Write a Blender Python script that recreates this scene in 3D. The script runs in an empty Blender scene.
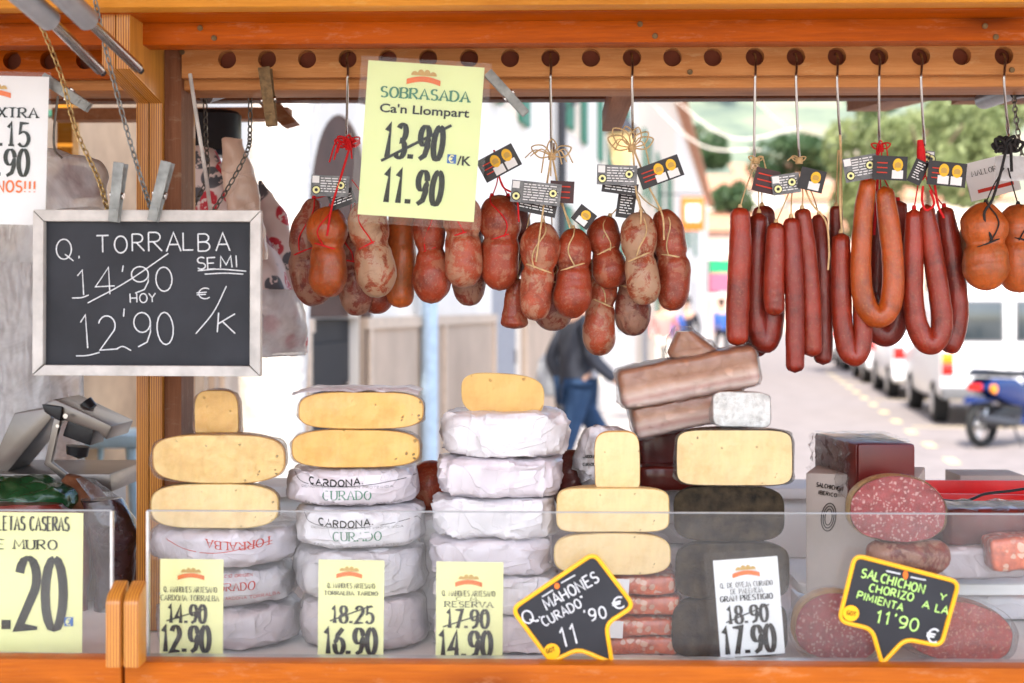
import bpy, bmesh, math, random
from mathutils import Vector, Matrix, noise
from mathutils.bvhtree import BVHTree
random.seed(7)
SC = bpy.context.scene
COL = SC.collection
R = math.radians
# ------------------------------------------------ camera, sky, sun, exposure
F = 1422.0; CH = 1.55; YAW = R(1.6); HY = 308.0
cd = bpy.data.cameras.new('camera'); cam = bpy.data.objects.new('camera', cd); COL.objects.link(cam)
cam.location = (0, 0, CH); cam.rotation_euler = (R(90), 0, YAW)
cd.sensor_width = 36; cd.lens = 36*F/1024; cd.shift_y = -(341.5-HY)/1024
cd.clip_start = .05; cd.clip_end = 2000
cd.dof.use_dof = True; cd.dof.focus_distance = 2.08; cd.dof.aperture_fstop = 4.5
SC.camera = cam
SUN_EL = R(52); SUN_AZ = R(184)          # azimuth clockwise from +Y: behind the camera
w = bpy.data.worlds.new('World'); SC.world = w; w.use_nodes = True
nt = w.node_tree; bg = nt.nodes['Background']; sky = nt.nodes.new('ShaderNodeTexSky')
sky.sky_type = 'NISHITA'; sky.sun_disc = False; sky.sun_elevation = SUN_EL; sky.sun_rotation = SUN_AZ
sky.dust_density = 2.5
nt.links.new(sky.outputs[0], bg.inputs[0]); bg.inputs[1].default_value = .15
sd = bpy.data.lights.new('sun', 'SUN'); sd.energy = 2.0; sd.angle = R(.5); sd.color = (1, .95, .87)
so = bpy.data.objects.new('sun', sd); COL.objects.link(so)
sdir = Vector((math.sin(SUN_AZ)*math.cos(SUN_EL), math.cos(SUN_AZ)*math.cos(SUN_EL), math.sin(SUN_EL)))
so.rotation_euler = sdir.to_track_quat('Z', 'Y').to_euler()
SC.view_settings.view_transform = 'Standard'; SC.view_settings.look = 'None'
SC.view_settings.exposure = 2.0; SC.view_settings.gamma = 1
SC.cycles.transparent_max_bounces = 24

# ------------------------------------------------ pixel <-> place
cs, sn = math.cos(YAW), math.sin(YAW)
def P(px, py, Y):
    x = (px-512)/F; z = -(py-HY)/F
    dx, dy = x*cs-sn, x*sn+cs
    t = Y/dy
    return Vector((dx*t, Y, CH+z*t))
def K(Y): return Y/F

# ------------------------------------------------ object helpers
def link(name, data=None): o = bpy.data.objects.new(name, data); COL.objects.link(o); return o
def tag(o, label=None, cat=None, group=None, kind=None):
    if label: o['label'] = label
    if cat: o['category'] = cat
    if group: o['group'] = group
    if kind: o['kind'] = kind
    return o
def thing(name, loc, label, cat, group=None, rz=0):
    o = link(name); o.location = loc; o.rotation_euler = (0, 0, rz); o.empty_display_size = .05
    return tag(o, label, cat, group)
class MB:
    def __init__(s): s.v = []; s.f = []; s.m = []; s.cur = 0
    def add(s, vs, fs):
        b = len(s.v); s.v += [Vector(a) for a in vs]; s.f += [tuple(i+b for i in f) for f in fs]; s.m += [s.cur]*len(fs); return s
    def box(s, x0, x1, y0, y1, z0, z1, M=None):
        vs = [Vector((x, y, z)) for z in (z0, z1) for y in (y0, y1) for x in (x0, x1)]
        if M is not None: vs = [M @ v for v in vs]
        return s.add(vs, [(0,2,3,1),(4,5,7,6),(0,1,5,4),(2,6,7,3),(0,4,6,2),(1,3,7,5)])
    def prism(s, poly, off):            # poly: list of Vectors in a plane, off: extrusion vector
        n = len(poly); off = Vector(off); p = [Vector(a) for a in poly]
        return s.add(p+[a+off for a in p], [tuple(range(n)), tuple(range(2*n-1, n-1, -1))]+[(i, i+n, (i+1) % n+n, (i+1) % n) for i in range(n)])
    def tube(s, pts, rad, seg=10, cap=True, flat=None):
        pts = [Vector(p) for p in pts]; n = len(pts)
        if not hasattr(rad, '__len__'): rad = [rad]*n
        T = [(pts[min(i+1, n-1)]-pts[max(i-1, 0)]).normalized() for i in range(n)]
        a = Vector((0, 1, 0)) if abs(T[0].y) < .9 else Vector((1, 0, 0))
        N = (a-T[0]*a.dot(T[0])).normalized(); vs = []
        for i in range(n):
            N = (N-T[i]*N.dot(T[i])).normalized(); B = T[i].cross(N)
            fl = flat if flat else 1
            for k in range(seg):
                q = 2*math.pi*k/seg
                vs.append(pts[i]+(N*math.cos(q)*fl+B*math.sin(q))*rad[i])
        fs = [(i*seg+k, i*seg+(k+1) % seg, (i+1)*seg+(k+1) % seg, (i+1)*seg+k) for i in range(n-1) for k in range(seg)]
        if cap:
            vs += [pts[0], pts[-1]]; c0 = n*seg; c1 = c0+1
            fs += [(c0, (k+1) % seg, k) for k in range(seg)]+[(c1, (n-1)*seg+k, (n-1)*seg+(k+1) % seg) for k in range(seg)]
        return s.add(vs, fs)
    def loop(s, pts, rad, seg=8):       # closed tube
        pts = [Vector(p) for p in pts]; n = len(pts); vs = []
        c = sum(pts, Vector())/n
        T = [(pts[(i+1) % n]-pts[i-1]).normalized() for i in range(n)]
        N = (pts[0]-c).normalized()
        for i in range(n):
            N = (pts[i]-c).normalized(); N = (N-T[i]*N.dot(T[i])).normalized(); B = T[i].cross(N)
            for k in range(seg):
                q = 2*math.pi*k/seg; vs.append(pts[i]+(N*math.cos(q)+B*math.sin(q))*rad)
        return s.add(vs, [(i*seg+k, i*seg+(k+1) % seg, ((i+1) % n)*seg+(k+1) % seg, ((i+1) % n)*seg+k) for i in range(n) for k in range(seg)])
    def disc(s, c, ax, r, th, seg=24):  # solid disc about axis ax
        c = Vector(c); ax = Vector(ax).normalized(); 
        return s.tube([c-ax*th/2, c-ax*th/2*.999, c+ax*th/2*.999, c+ax*th/2], [r*.97, r, r, r*.97], seg)
    def disp(s, amp, sc, seed=0, ridge=0, only=None):
        o = Vector((seed*7.3, seed*3.1, seed*1.7))
        for i, p in enumerate(s.v):
            q = p*sc+o
            d = Vector((noise.noise(q), noise.noise(q+Vector((31, 0, 7))), noise.noise(q+Vector((0, 17, 53)))))
            if ridge:
                r1 = 1-abs(noise.noise(q*1.7+Vector((5, 9, 2))))*4
                d = d+Vector((0, -1, 0))*max(0, r1)*ridge
            s.v[i] = p+d*amp
        return s
def obj(name, mb, mat, parent=None, local=False, smooth=40, bevel=0, kind=None, label=None, cat=None, group=None):
    me = bpy.data.meshes.new(name)
    if parent is not None:
        off = Vector((0, 0, 0)) if local else Vector(parent.location)
        if parent.parent: off = Vector((0, 0, 0)) if local else Vector(parent.location)+Vector(parent.parent.location)
    elif local: off = Vector((0, 0, 0))
    else:
        xs = [v.x for v in mb.v]; ys = [v.y for v in mb.v]; zs = [v.z for v in mb.v]
        off = Vector(((min(xs)+max(xs))/2, (min(ys)+max(ys))/2, min(zs)))
    me.from_pydata([v-off for v in mb.v], [], mb.f)
    mats = mat if isinstance(mat, (list, tuple)) else [mat]
    for m in mats: me.materials.append(m)
    if len(mats) > 1: me.polygons.foreach_set('material_index', mb.m)
    bm = bmesh.new(); bm.from_mesh(me)
    bmesh.ops.recalc_face_normals(bm, faces=bm.faces)
    if bevel:
        es = [e for e in bm.edges if len(e.link_faces) == 2 and e.calc_face_angle(0) > .6]
        bmesh.ops.bevel(bm, geom=es, offset=bevel, segments=2, profile=.6, affect='EDGES')
    bm.to_mesh(me); bm.free()
    if smooth:
        me.polygons.foreach_set('use_smooth', [True]*len(me.polygons))
        me.set_sharp_from_angle(angle=R(smooth))
    o = link(name, me)
    if parent is not None: o.parent = parent
    elif not local: o.location = off
    tag(o, label, cat, group, kind)
    return o
def catmull(pts, n):
    pts = [Vector(p) for p in pts]; q = [pts[0]*2-pts[1]]+pts+[pts[-1]*2-pts[-2]]; out = []; m = len(pts)-1
    for i in range(n+1):
        t = i/n*m; k = min(int(t), m-1); t -= k; a, b, c, d = q[k:k+4]
        out.append(.5*((2*b)+(c-a)*t+(2*a-5*b+4*c-d)*t*t+(3*b-a-3*c+d)*t**3))
    return out

# ------------------------------------------------ materials
def base(name):
    m = bpy.data.materials.new(name); m.use_nodes = True
    return m, m.node_tree, m.node_tree.nodes['Principled BSDF']
def c4(c): return (c[0], c[1], c[2], 1)
def sc_(c, k): return tuple(min(1, x*k) for x in c)
def mix(nt, fac, a, b):
    n = nt.nodes.new('ShaderNodeMix'); n.data_type = 'RGBA'
    for i, s in ((0, fac), (6, a), (7, b)):
        if hasattr(s, 'is_linked') or hasattr(s, 'links'): nt.links.new(s, n.inputs[i])
        elif i == 0: n.inputs[0].default_value = s
        else: n.inputs[i].default_value = c4(s)
    return n.outputs[2]
def coords(nt, sc=(1, 1, 1), rot=(0, 0, 0)):
    t = nt.nodes.new('ShaderNodeTexCoord'); mp = nt.nodes.new('ShaderNodeMapping')
    mp.inputs['Scale'].default_value = sc; mp.inputs['Rotation'].default_value = rot
    nt.links.new(t.outputs['Object'], mp.inputs[0]); return mp.outputs[0]
def nz(nt, vec, scale, detail=4, rough=.55, dist=0):
    n = nt.nodes.new('ShaderNodeTexNoise'); n.inputs['Scale'].default_value = scale; n.inputs['Detail'].default_value = detail
    n.inputs['Roughness'].default_value = rough; n.inputs['Distortion'].default_value = dist
    nt.links.new(vec, n.inputs['Vector']); return n.outputs[0]
def ramp(nt, fac, stops):
    n = nt.nodes.new('ShaderNodeValToRGB'); cr = n.color_ramp
    while len(cr.elements) < len(stops): cr.elements.new(.5)
    for e, (p, c) in zip(cr.elements, stops): e.position = p; e.color = c4(c) if hasattr(c, '__len__') else (c, c, c, 1)
    nt.links.new(fac, n.inputs[0]); return n.outputs[0]
def bump(nt, b, h, strength=.3, dist=.002):
    n = nt.nodes.new('ShaderNodeBump'); n.inputs['Strength'].default_value = strength; n.inputs['Distance'].default_value = dist
    nt.links.new(h, n.inputs['Height']); nt.links.new(n.outputs[0], b.inputs['Normal'])
def mat(name, c, rough=.5, metal=0, var=.12, scale=20, bs=.15, bd=.001, sss=0, coat=0, spec=.3, emit=0):
    m, nt, b = base(name); v = coords(nt); n = nz(nt, v, scale)
    col = ramp(nt, n, [(.3, sc_(c, 1-var)), (.7, sc_(c, 1+var))])
    nt.links.new(col, b.inputs['Base Color']); b.inputs['Roughness'].default_value = rough; b.inputs['Metallic'].default_value = metal
    if bs: bump(nt, b, nz(nt, v, scale*4), bs, bd)
    if sss:
        b.inputs['Subsurface Weight'].default_value = sss; b.inputs['Subsurface Radius'].default_value = (1, .5, .25); b.inputs['Subsurface Scale'].default_value = .006
    b.inputs['Coat Weight'].default_value = coat; b.inputs['Coat Roughness'].default_value = .15; b.inputs['Specular IOR Level'].default_value = spec
    if emit: b.inputs['Emission Color'].default_value = c4(c); b.inputs['Emission Strength'].default_value = emit
    return m
def wood(name, dark, light, axis='x', rough=.35, coat=.25):
    m, nt, b = base(name); s = {'x': (1.2, 22, 22), 'y': (22, 1.2, 22), 'z': (22, 22, 1.2)}[axis]
    v = coords(nt, s); n = nz(nt, v, 2.2, 8, .6, .6); f = nz(nt, v, 14, 4, .7)
    col = ramp(nt, n, [(.25, dark), (.5, sc_(light, .85)), (.75, light)])
    col = mix(nt, ramp(nt, f, [(.35, .45), (.6, 0)]), col, dark)
    kn = nz(nt, coords(nt, (1, 1, 1)), 3.1, 3); col = mix(nt, ramp(nt, kn, [(.45, 0), (.75, .5)]), col, sc_(light, 1.15))
    ks = {'x': (.45, 1, 1), 'y': (1, .45, 1), 'z': (1, 1, .45)}[axis]; vo = nt.nodes.new('ShaderNodeTexVoronoi'); vo.inputs['Scale'].default_value = 7
    nt.links.new(coords(nt, ks), vo.inputs['Vector']); kd = ramp(nt, vo.outputs['Distance'], [(.10, .9), (.16, .4), (.28, 0)]); col = mix(nt, kd, col, sc_(dark, .7))
    wr = ramp(nt, nz(nt, coords(nt, (2, 6, 6)), 9, 8, .75), [(.56, 0), (.70, .55)]); col = mix(nt, wr, col, (light[0]*.9+.08, light[1]*1.1+.10, light[2]+.09))
    nt.links.new(col, b.inputs['Base Color']); b.inputs['Roughness'].default_value = rough; b.inputs['Coat Weight'].default_value = coat*.1; b.inputs['Specular IOR Level'].default_value = .10
    b.inputs['Coat Roughness'].default_value = .2; bump(nt, b, f, .35, .0015); return m
def plyedge(name):                      # stacked veneers seen end on, layers across x
    m, nt, b = base(name); v = coords(nt, (1, .3, .3))
    wv = nt.nodes.new('ShaderNodeTexWave'); wv.bands_direction = 'X'; wv.inputs['Scale'].default_value = 95; wv.inputs['Distortion'].default_value = .6
    wv.inputs['Detail'].default_value = 2; nt.links.new(v, wv.inputs['Vector'])
    col = ramp(nt, wv.outputs[1], [(.15, (.20, .055, .006)), (.45, (.46, .17, .02)), (.9, (.60, .27, .04))])
    st = nz(nt, coords(nt, (60, 60, 4)), 1.5, 5); col = mix(nt, ramp(nt, st, [(.4, .5), (.6, 0)]), col, (.36, .13, .02))
    nt.links.new(col, b.inputs['Base Color']); b.inputs['Roughness'].default_value = .4; b.inputs['Coat Weight'].default_value = .2
    bump(nt, b, wv.outputs[1], .3, .0006); return m
def clear(name, tint=(1, 1, 1), film=.12, gloss=.10, rough=.12, bs=.0, scale=60, bd=.002):
    m, nt, b = base(name); nt.nodes.remove(b); out = nt.nodes['Material Output']
    tr = nt.nodes.new('ShaderNodeBsdfTransparent'); tr.inputs[0].default_value = c4(tint)
    gl = nt.nodes.new('ShaderNodeBsdfGlossy'); gl.inputs['Roughness'].default_value = rough
    df = nt.nodes.new('ShaderNodeBsdfDiffuse'); df.inputs[0].default_value = (.9, .9, .92, 1)
    tl = nt.nodes.new('ShaderNodeBsdfTranslucent'); tl.inputs[0].default_value = (.9, .9, .92, 1); dm = nt.nodes.new('ShaderNodeMixShader'); dm.inputs[0].default_value = .5
    nt.links.new(df.outputs[0], dm.inputs[1]); nt.links.new(tl.outputs[0], dm.inputs[2])
    lw = nt.nodes.new('ShaderNodeFresnel'); lw.inputs[0].default_value = 1.3
    v = coords(nt)
    if bs:
        bn = nt.nodes.new('ShaderNodeBump'); bn.inputs['Strength'].default_value = bs; bn.inputs['Distance'].default_value = bd
        nt.links.new(nz(nt, v, scale, 5, .6, 1.0), bn.inputs['Height'])
        for q in (gl, df, lw): nt.links.new(bn.outputs[0], q.inputs['Normal'])
    m1 = nt.nodes.new('ShaderNodeMixShader'); ad = nt.nodes.new('ShaderNodeMath'); ad.operation = 'MULTIPLY_ADD'
    ad.inputs[1].default_value = .7; ad.inputs[2].default_value = gloss; ad.use_clamp = True
    nt.links.new(lw.outputs[0], ad.inputs[0]); nt.links.new(ad.outputs[0], m1.inputs[0])
    m0 = nt.nodes.new('ShaderNodeMixShader')
    fr = ramp(nt, nz(nt, v, 9, 5, .6, .8), [(.35, film*.4), (.7, min(1, film*1.8))])
    nt.links.new(fr, m0.inputs[0]); nt.links.new(tr.outputs[0], m0.inputs[1]); nt.links.new(dm.outputs[0], m0.inputs[2])
    nt.links.new(m0.outputs[0], m1.inputs[1]); nt.links.new(gl.outputs[0], m1.inputs[2]); nt.links.new(m1.outputs[0], out.inputs[0]); return m
def cheese(name, c, rind=None, holes=1.0, rough=.45):
    m, nt, b = base(name); v = coords(nt)
    col = ramp(nt, nz(nt, v, 16, 6, .65), [(.3, (c[0]*.84, c[1]*.74, c[2]*.6)), (.5, c), (.7, sc_(c, 1.08))])
    fine = nz(nt, coords(nt, (1, 1, .12)), 160, 3); col = mix(nt, ramp(nt, fine, [(.4, .10), (.6, 0)]), col, sc_(c, .6))
    vo = nt.nodes.new('ShaderNodeTexVoronoi'); vo.inputs['Scale'].default_value = 85; vo.inputs['Randomness'].default_value = 1
    wv = nt.nodes.new('ShaderNodeVectorMath'); wv.operation = 'ADD'; dn = nt.nodes.new('ShaderNodeTexNoise'); dn.inputs['Scale'].default_value = 30
    sc2 = nt.nodes.new('ShaderNodeVectorMath'); sc2.operation = 'SCALE'; sc2.inputs['Scale'].default_value = .02
    nt.links.new(v, dn.inputs['Vector']); nt.links.new(dn.outputs[1], sc2.inputs[0]); nt.links.new(v, wv.inputs[0]); nt.links.new(sc2.outputs[0], wv.inputs[1])
    nt.links.new(wv.outputs[0], vo.inputs['Vector'])
    h = ramp(nt, vo.outputs['Distance'], [(.10*holes, 1), (.17*holes, 0)]); g = ramp(nt, nz(nt, v, 21, 2), [(.53, 0), (.6, 1)])
    mm = nt.nodes.new('ShaderNodeMath'); mm.operation = 'MULTIPLY'; nt.links.new(h, mm.inputs[0]); nt.links.new(g, mm.inputs[1])
    col = mix(nt, mm.outputs[0], col, sc_(c, .32))
    nt.links.new(col, b.inputs['Base Color']); b.inputs['Roughness'].default_value = rough
    b.inputs['Subsurface Weight'].default_value = .25; b.inputs['Subsurface Radius'].default_value = (1, .6, .25); b.inputs['Subsurface Scale'].default_value = .008
    inv = nt.nodes.new('ShaderNodeMath'); inv.operation = 'SUBTRACT'; inv.inputs[0].default_value = 1; nt.links.new(mm.outputs[0], inv.inputs[1])
    ad3 = nt.nodes.new('ShaderNodeMath'); ad3.operation = 'MULTIPLY_ADD'; ad3.inputs[1].default_value = .5; nt.links.new(nz(nt, v, 55, 6, .7), ad3.inputs[0]); nt.links.new(inv.outputs[0], ad3.inputs[2]); bump(nt, b, ad3.outputs[0], .7, .002); b.inputs['Coat Weight'].default_value = .2; return m
def skinmat(name, c, mould, amt=.5, rough=.38, scale=28, dark=None):   # sausage casing
    m, nt, b = base(name); v = coords(nt)
    info = nt.nodes.new('ShaderNodeObjectInfo'); va = nt.nodes.new('ShaderNodeVectorMath'); va.operation = 'ADD'; mu = nt.nodes.new('ShaderNodeMath'); mu.operation = 'MULTIPLY'; mu.inputs[1].default_value = 9
    nt.links.new(info.outputs['Random'], mu.inputs[0]); nt.links.new(v, va.inputs[0]); nt.links.new(mu.outputs[0], va.inputs[1]); v = va.outputs[0]
    a = nz(nt, v, scale, 5, .62, .3)
    col = ramp(nt, a, [(.28, dark or sc_(c, .5)), (.48, c), (.72, sc_(c, 1.45))])
    mo = nz(nt, v, scale*1.3, 9, .72, .5); mf = ramp(nt, mo, [(.60-.18*amt, 0), (.68-.20*amt, .8*min(1, amt*1.6))])
    col = mix(nt, mf, col, mould)
    sp = nz(nt, v, scale*11, 3, .6); col = mix(nt, ramp(nt, sp, [(.56, 0), (.66, .5)]), col, sc_(mould, .9)); d_ = nz(nt, v, scale*.8, 6, .7, .8); col = mix(nt, ramp(nt, d_, [(.30, .6), (.45, 0)]), col, sc_(c, .35))
    nt.links.new(col, b.inputs['Base Color'])
    nt.links.new(ramp(nt, mo, [(.3, rough), (.75, min(1, rough+.35))]), b.inputs['Roughness'])
    bump(nt, b, nz(nt, coords(nt, (1, 1, .35)), scale*6, 7, .7, .6), .8, .0022); b.inputs['Coat Weight'].default_value = .35; b.inputs['Coat Roughness'].default_value = .22
    b.inputs['Subsurface Weight'].default_value = .08; b.inputs['Subsurface Scale'].default_value = .004; b.inputs['Subsurface Radius'].default_value = (1, .3, .15)
    return m
def meat(name, c, fat, scale=150, thr=.42):
    m, nt, b = base(name); v = coords(nt)
    dn = nt.nodes.new('ShaderNodeTexNoise'); dn.inputs['Scale'].default_value = 60; sc2 = nt.nodes.new('ShaderNodeVectorMath'); sc2.operation = 'SCALE'; sc2.inputs['Scale'].default_value = .012
    ad = nt.nodes.new('ShaderNodeVectorMath'); ad.operation = 'ADD'
    nt.links.new(v, dn.inputs['Vector']); nt.links.new(dn.outputs[1], sc2.inputs[0]); nt.links.new(v, ad.inputs[0]); nt.links.new(sc2.outputs[0], ad.inputs[1])
    vo = nt.nodes.new('ShaderNodeTexVoronoi'); vo.inputs['Scale'].default_value = scale; nt.links.new(ad.outputs[0], vo.inputs['Vector'])
    sep = nt.nodes.new('ShaderNodeSeparateColor'); nt.links.new(vo.outputs['Color'], sep.inputs[0])
    f1 = ramp(nt, sep.outputs[0], [(.55, 0), (.66, 1)]); f2 = ramp(nt, vo.outputs['Distance'], [(thr, 1), (thr+.12, 0)])
    mm = nt.nodes.new('ShaderNodeMath'); mm.operation = 'MULTIPLY'; nt.links.new(f1, mm.inputs[0]); nt.links.new(f2, mm.inputs[1])
    col = ramp(nt, nz(nt, v, 70, 5, .7), [(.3, sc_(c, .55)), (.5, c), (.75, sc_(c, 1.5))]); col = mix(nt, mm.outputs[0], col, fat)
    nt.links.new(col, b.inputs['Base Color']); b.inputs['Roughness'].default_value = .3; b.inputs['Coat Weight'].default_value = .3
    b.inputs['Subsurface Weight'].default_value = .1; b.inputs['Subsurface Scale'].default_value = .004
    bump(nt, b, nz(nt, v, 200, 4), .3, .0008); return m

def creased(name, c):
    m, nt, b = base(name); v = coords(nt); n = nz(nt, v, 11, 4, .6)
    col = ramp(nt, n, [(.3, sc_(c, .86)), (.6, c)]); w_ = nz(nt, coords(nt, (1, 1, 1.6)), 9, 5, .6, 1.2); col = mix(nt, ramp(nt, w_, [(.60, 0), (.72, .35)]), col, (.70, .50, .38))
    h1 = ramp(nt, nz(nt, coords(nt, (1, 1, 1.8)), 8, 2, .45, .7), [(.44, 0), (.495, 1), (.50, .25), (.56, 0)]); h2 = ramp(nt, nz(nt, coords(nt, (1.4, 1, 1)), 22, 2, .5, 1.0), [(.45, 0), (.5, .7), (.505, .2), (.55, 0)])
    ad = nt.nodes.new('ShaderNodeMath'); ad.operation = 'ADD'; nt.links.new(h1, ad.inputs[0]); ad.operation = 'MULTIPLY_ADD'; nt.links.new(h2, ad.inputs[0]); ad.inputs[1].default_value = .35; nt.links.new(h1, ad.inputs[2])
    nt.links.new(col, b.inputs['Base Color']); b.inputs['Roughness'].default_value = .42; b.inputs['Coat Weight'].default_value = .5; b.inputs['Coat Roughness'].default_value = .18
    bump(nt, b, ad.outputs[0], .6, .003); return m
M = {}
M['orange'] = wood('stained_orange_wood', (.17, .026, .000), (.46, .088, .001), coat=.05)
M['rail'] = wood('pale_orange_wood', (.34, .115, .028), (.58, .25, .085), rough=.5, coat=.03)
M['honey'] = wood('honey_wood', (.40, .13, .012), (.66, .28, .035))
M['brownwood'] = wood('brown_wood', (.12, .04, .018), (.24, .10, .05), 'z', .5, .05)
M['raft'] = wood('rafter_wood', (.28, .10, .04), (.50, .22, .10), 'y', .55, 0)
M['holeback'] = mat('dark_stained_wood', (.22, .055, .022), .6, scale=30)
M['ply'] = plyedge('plywood_edge')
M['counter'] = wood('counter_wood', (.22, .04, .002), (.44, .11, .006), rough=.35, coat=.15)
M['alu'] = mat('brushed_aluminium', (.55, .55, .55), .35, .8, scale=60)
M['steel'] = mat('steel_wire', (.5, .48, .46), .25, 1, scale=80)
M['galv'] = mat('galvanised_steel', (.24, .25, .24), .5, .5, .3, 60)
M['rusty'] = mat('tarnished_brass', (.16, .10, .045), .55, .4, .4, 120)
M['brass'] = mat('brass_chain', (.42, .30, .13), .4, .8, .3, 90)
M['darkchain'] = mat('dark_chain', (.18, .17, .15), .45, .7, .3, 90)
M['grey_metal'] = mat('grey_metal', (.30, .31, .33), .35, .4, .1, 30)
M['black'] = mat('black_plastic', (.015, .015, .018), .35, scale=30)
M['slate'] = mat('chalkboard_slate', (.022, .024, .030), .62, var=.35, scale=9, bs=.1)
M['chalk'] = mat('white_chalk', (.62, .64, .66), .95, var=.15, scale=300)
M['gchalk'] = mat('green_chalk', (.50, .80, .22), .9, var=.15, scale=300)
M['yframe'] = mat('yellow_plastic', (.85, .42, .01), .3, scale=20)
M['frame'] = mat('worn_pale_wood_frame', (.50, .48, .45), .55, 0, .18, 40)
M['glass'] = clear('acrylic_pane', (.97, .98, .98), .03, .006, .02)
M['sleeve'] = clear('plastic_sleeve', (.99, .99, .99), .008, .0, .1, .3, 25)
M['wrap'] = clear('cling_wrap', (.98, .98, .98), .012, .0, .14, 1.0, 45, .006)
M['wrapc'] = clear('crumpled_wrap', (.98, .98, .98), .05, .01, .14, 1.0, 70, .008)
M['sheet'] = clear('cloudy_plastic', (.98, .97, .96), .62, .04, .3, .5, 18, .006)
M['ticket'] = mat('yellow_ticket_paper', (.86, .84, .40), .6, var=.04, scale=8, bs=.05)
M['ticketg'] = mat('lime_ticket_paper', (.76, .86, .42), .6, var=.05, scale=6, bs=.05)
M['white'] = mat('white_paper', (.80, .80, .80), .6, var=.03, scale=8, bs=.05)
M['ink'] = mat('black_ink', (.012, .014, .012), .8, var=.2, spec=.05)
M['redink'] = mat('red_ink', (.60, .04, .02), .6)
M['orink'] = mat('orange_ink', (.75, .16, .02), .6)
M['greenink'] = mat('green_ink', (.05, .22, .12), .6)
M['blueink'] = mat('blue_ink', (.03, .14, .45), .6)
M['tan'] = mat('tan_ink', (.55, .34, .08), .6)
M['s_orange'] = skinmat('casing_orange', (.40, .07, .006), (.36, .17, .05), .35, .3)
M['s_red'] = skinmat('casing_red', (.29, .034, .006), (.42, .19, .10), .42)
M['s_mould'] = skinmat('casing_mouldy', (.20, .030, .013), (.36, .19, .12), .8, .5)
M['s_pale'] = skinmat('casing_pale_mould', (.30, .05, .012), (.46, .30, .18), .85, .45)
M['s_dark'] = skinmat('casing_dark', (.12, .016, .008), (.22, .09, .05), .35)
M['s_flesh'] = skinmat('casing_clay_red', (.34, .050, .012), (.46, .24, .14), .6, .42)
M['c_red'] = skinmat('chorizo_red', (.22, .013, .003), (.30, .07, .03), .14, .26, 22)
M['c_brick'] = skinmat('chorizo_brick', (.27, .020, .004), (.36, .10, .04), .14, .26, 22)
M['c_or'] = skinmat('chorizo_orange', (.42, .070, .005), (.52, .19, .04), .15, .24, 22)
M['c_dark'] = skinmat('chorizo_dark', (.17, .012, .004), (.24, .06, .03), .1, .28, 22)
M['b_or'] = skinmat('casing_bright_orange', (.46, .095, .012), (.30, .12, .03), .3, .35, 24)
M['red_str'] = mat('red_string', (.62, .012, .015), .7, scale=300)
M['raffia'] = mat('raffia', (.58, .40, .20), .7, var=.25, scale=120)
M['black_str'] = mat('black_string', (.02, .018, .018), .7)
M['paste'] = cheese('cheese_paste', (.88, .62, .24))
M['pasted'] = cheese('aged_cheese_paste', (.86, .52, .14), holes=1.2)
M['pastel'] = cheese('ivory_cheese_paste', (.88, .66, .33), holes=.8)
M['pastey'] = cheese('golden_cheese_paste', (.74, .44, .12), holes=1.4)
M['rind'] = mat('orange_rind', (.55, .27, .06), .4, scale=25, coat=.2, sss=.1)
M['rindp'] = mat('pale_rind', (.68, .46, .18), .5, var=.2, scale=40, sss=.1)
M['rindd'] = mat('dark_brown_rind', (.075, .050, .028), .7, spec=.15, var=.5, scale=60, bs=.5)
M['rindb'] = mat('black_rind', (.030, .021, .011), .7, spec=.2, var=.95, scale=55, bs=.6, bd=.002)
M['mould'] = mat('white_mould_rind', (.85, .85, .80), .7, var=.2, scale=110, bs=.8, bd=.002)
M['paper'] = creased('lilac_white_wrapping', (.72, .66, .70))
M['paperw'] = creased('white_wrapping', (.76, .73, .75))
M['bacon'] = None
M['salami'] = meat('salami_face', (.36, .05, .05), (.62, .34, .30), 260, .36)
M['salami2'] = meat('chorizo_face', (.42, .04, .022), (.60, .22, .13), 300, .36)
M['salmon'] = meat('salmon_red_meat', (.70, .16, .07), (.8, .5, .35), 110)
M['cured'] = mat('cured_meat', (.16, .022, .016), .3, var=.4, scale=18, coat=.25)
M['redblock'] = mat('dark_red_paste_block', (.10, .006, .005), .3, var=.3, scale=12, coat=.12)
M['card'] = mat('printed_pale_card', (.52, .45, .40), .7, scale=12)
M['redtray'] = mat('red_tray_plastic', (.75, .008, .01), .3)
M['cream'] = mat('warm_white_board', (.86, .85, .82), .5, scale=6)
M['net'] = mat('purple_netting', (.12, .02, .06), .6, var=.4, scale=60)
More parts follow.
